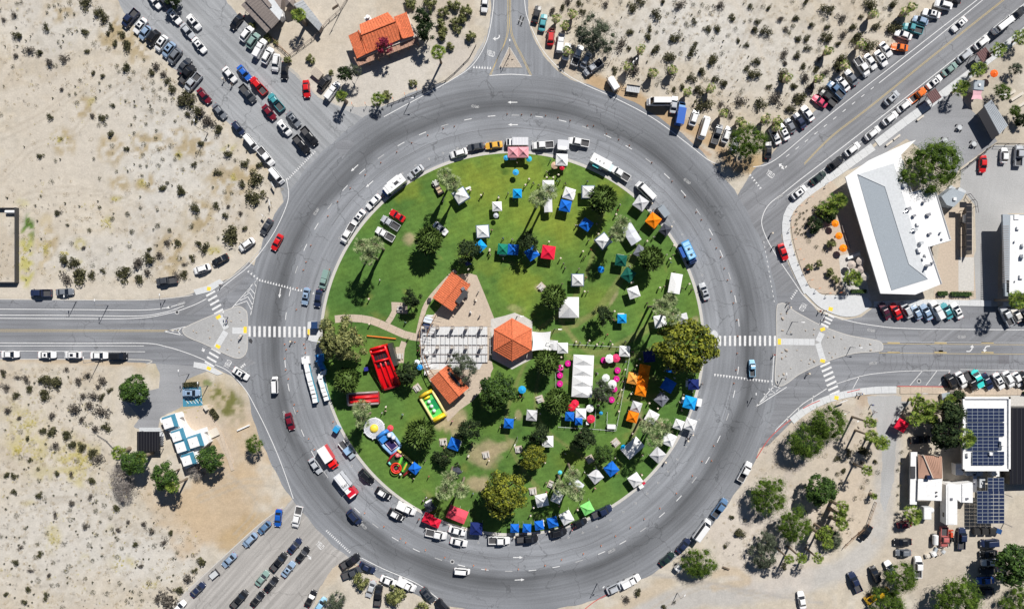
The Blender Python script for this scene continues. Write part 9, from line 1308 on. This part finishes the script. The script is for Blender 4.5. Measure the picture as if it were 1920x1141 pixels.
PPL = [(992, 336, 'w'), (1000, 343, 'w'), (1010, 347, 'w'), (985, 347, 'w'), (1025, 322, 'w'), (1030, 327, 's'), (1047, 328, 's'), (1045, 340, 'w'), (1050, 338, 's'), (1025, 333, 's'), (935, 368, 'w'), (906, 362, 's'), (902, 366, 's'), (1163, 384, 's'), (1158, 395, 'w'), (1155, 402, 'w'), (1104, 450, 's'), (1116, 453, 's'), (1093, 471, 's'), (1094, 482, 's'), (1098, 480, 's'), (1051, 484, 's'), (1057, 494, 's'), (1060, 502, 's'), (918, 470, 'w'), (919, 477, 'w'), (712, 525, 's'), (692, 560, 's'), (760, 604, 's'), (765, 634, 'w'), (693, 607, 's'), (880, 532, 'w'), (897, 546, 's'), (892, 563, 'i'), (882, 586, 'i'), (900, 591, 's'), (1096, 546, 's'), (1102, 547, 's'), (1054, 532, 's'), (1152, 583, 's'), (1139, 627, 'w'), (1145, 640, 'w'), (1105, 638, 's'), (1173, 641, 'w'), (1214, 568, 's'), (1237, 539, 'w'), (1246, 537, 's'), (1280, 540, 's'), (1292, 532, 's'), (1298, 543, 'w'),
       (1198, 434, 'w'), (1213, 452, 'w'), (1226, 444, 's'), (1250, 478, 's'), (1256, 485, 's'), (1262, 478, 's'), (1258, 492, 's'), (1263, 460, 's'), (1265, 509, 's'), (1108, 468, 's'), (1448, 437, 's', 'cy'), (1452, 462, 's', 'cy'), (1479, 568, 'w'), (1482, 576, 'w'), (1539, 583, 'w'), (1548, 582, 's'), (1552, 591, 's'), (1545, 600, 'w'), (1453, 665, 'w'), (1517, 700, 'w'), (412, 534, 'w'), (424, 602, 'w'), (452, 629, 's'), (448, 634, 's'), (577, 628, 's'), (545, 640, 'w'), (716, 774, 's'), (723, 770, 's'), (724, 762, 's'), (755, 777, 'w'), (848, 789, 's'), (776, 812, 'w'), (797, 863, 's'), (885, 831, 's'), (917, 862, 's'), (804, 893, 's'), (887, 925, 's'), (1022, 866, 's'), (1060, 850, 's'), (1024, 905, 'w'), (995, 965, 's'), (1025, 922, 's'), (1156, 887, 's'), (1204, 853, 's'), (1116, 915, 's'), (1103, 831, 'w'), (1186, 812, 's'), (1187, 822, 's'), (1290, 822, 'w'), (1290, 826, 's'), (1120, 700, 'i'), (1130, 724, 'i'), (1125, 748, 'i'), (1123, 760, 'i'), (1133, 740, 'i'), (1172, 692, 's'), (1169, 705, 's'), (1168, 715, 's'), (1165, 730, 'w'), (1161, 742, 's'), (1158, 756, 's'), (1160, 770, 's'), (1187, 692, 's'), (1186, 735, 's'), (1054, 686, 'i'), (1047, 697, 'i'), (1055, 694, 'i'), (1080, 640, 's'), (1088, 642, 's'), (1102, 643, 's'), (1119, 645, 's'), (1124, 641, 's'), (1131, 643, 's'), (1148, 645, 's'), (1173, 678, 's'),
       (1612, 737, 'w'), (1618, 738, 'w'), (1637, 759, 's'), (1643, 772, 'w'), (418, 148, 'w'), (433, 158, 'w'), (500, 370, 's'), (840, 672, 's'), (786, 648, 's'), (784, 657, 's'), (792, 690, 'w'), (799, 700, 's'), (1082, 880, 's'), (878, 855, 'i'), (750, 575, 's'), (1307, 722, 's'), (1298, 733, 's'), (1281, 740, 's'), (1245, 735, 's'), (1217, 755, 's'), (975, 742, 's'), (982, 744, 's'), (1040, 640, 's'), (1073, 1000-6, 's'), (1092+0, 925+10, 's'), (1240, 790, 's')]
erg = random.Random(77)
for i in range(0, len(TENTS)*2, 2):
    x, y, s_, a_, c_ = TENTS[i//2]
    if x > 1400: continue
    for q in range(1 if i % 4 else 2): th = erg.uniform(0, 6.28); d_ = s_*.62+erg.uniform(2, 9); PPL.append((x+d_*math.cos(th), y+d_*math.sin(th), erg.choice('ssw')))
SHC = [('white', (.75, .75, .75)), ('black', (.03, .03, .035)), ('blue', (.05, .12, .4)), ('red', (.5, .03, .03)), ('grey', (.25, .25, .27)), ('beige', (.5, .42, .32)), ('teal', (.05, .3, .3)), ('pink', (.65, .25, .3))]
prg = random.Random(21); pc = [SHC[prg.choice([0, 0, 1, 1, 2, 3, 4, 5, 6, 7])] for _ in PPL]; LM2 = LM; LM = LM+[(x, y, 'the '.replace('the ', '')+tl[i].replace('pop-up canopy tent', 'tent')) for i, (x, y, s_, a, c) in enumerate(TENTS) if len(tl[i].split()) < 9 and not tl[i].count(',')]
pk = [{'w': 'walking', 's': 'standing', 'i': 'seated'}[q[2]] for q in PPL]
plb = rank_labels([(q[0], q[1], c[0]+' top '+k) for q, c, k in zip(PPL, pc, pk)], 'p', 'person in {adj}'); LM = LM2
for i, (q, c, lb) in enumerate(zip(PPL, pc, plb)):
    x, y, k = q[:3]; b, sh_, pa, so2, ha, ey, no, ht = PM[{'w': 'walk', 's': 'stand', 'i': 'sit'}[k]]; rd = ring_d(x, y)
    r = empty('person', (*P(x, y, 1.2), .15 if rd < 356 else .025), prg.uniform(0, 6.28), lb, 'person', 'visitors')
    pb = bpy.data.objects.new('body', b); col.objects.link(pb); pb.parent = r
    for n_, m_, cc in (('shirt', sh_, c[1]), ('trousers', pa, prg.choice([(.05, .07, .14), (.03, .03, .03), (.4, .33, .24), (.15, .15, .17)])), ('shoes', so2, None), ('eyes', ey, None), ('face_features', no, None)):
        o = bpy.data.objects.new(n_, m_); col.objects.link(o); o.parent = r
        if cc: o.color = (*cc, 1)
    o = bpy.data.objects.new('sun_hat' if i % 3 == 0 else 'hair', ht if i % 3 == 0 else ha); col.objects.link(o); o.parent = r; o.color = (.7, .62, .5, 1)
    if k == 'i':
        CH = bpy.data.meshes.get('folding_chair') or MB().box((0, -.02, .42), (.45, .45, .05)).box((0, -.24, .68), (.45, .04, .45)).box((-.2, 0, .2), (.04, .4, .42)).box((.2, 0, .2), (.04, .4, .42)).mesh('folding_chair', 'white_metal')
        single('folding_chair', CH, r.location, r.rotation_euler.z, 'white folding chair, '+ordn(sum(1 for p_ in PPL if p_[2] == 'i' and p_[0] < x))+' of the seats counting from the left', 'chair', 'folding chairs')
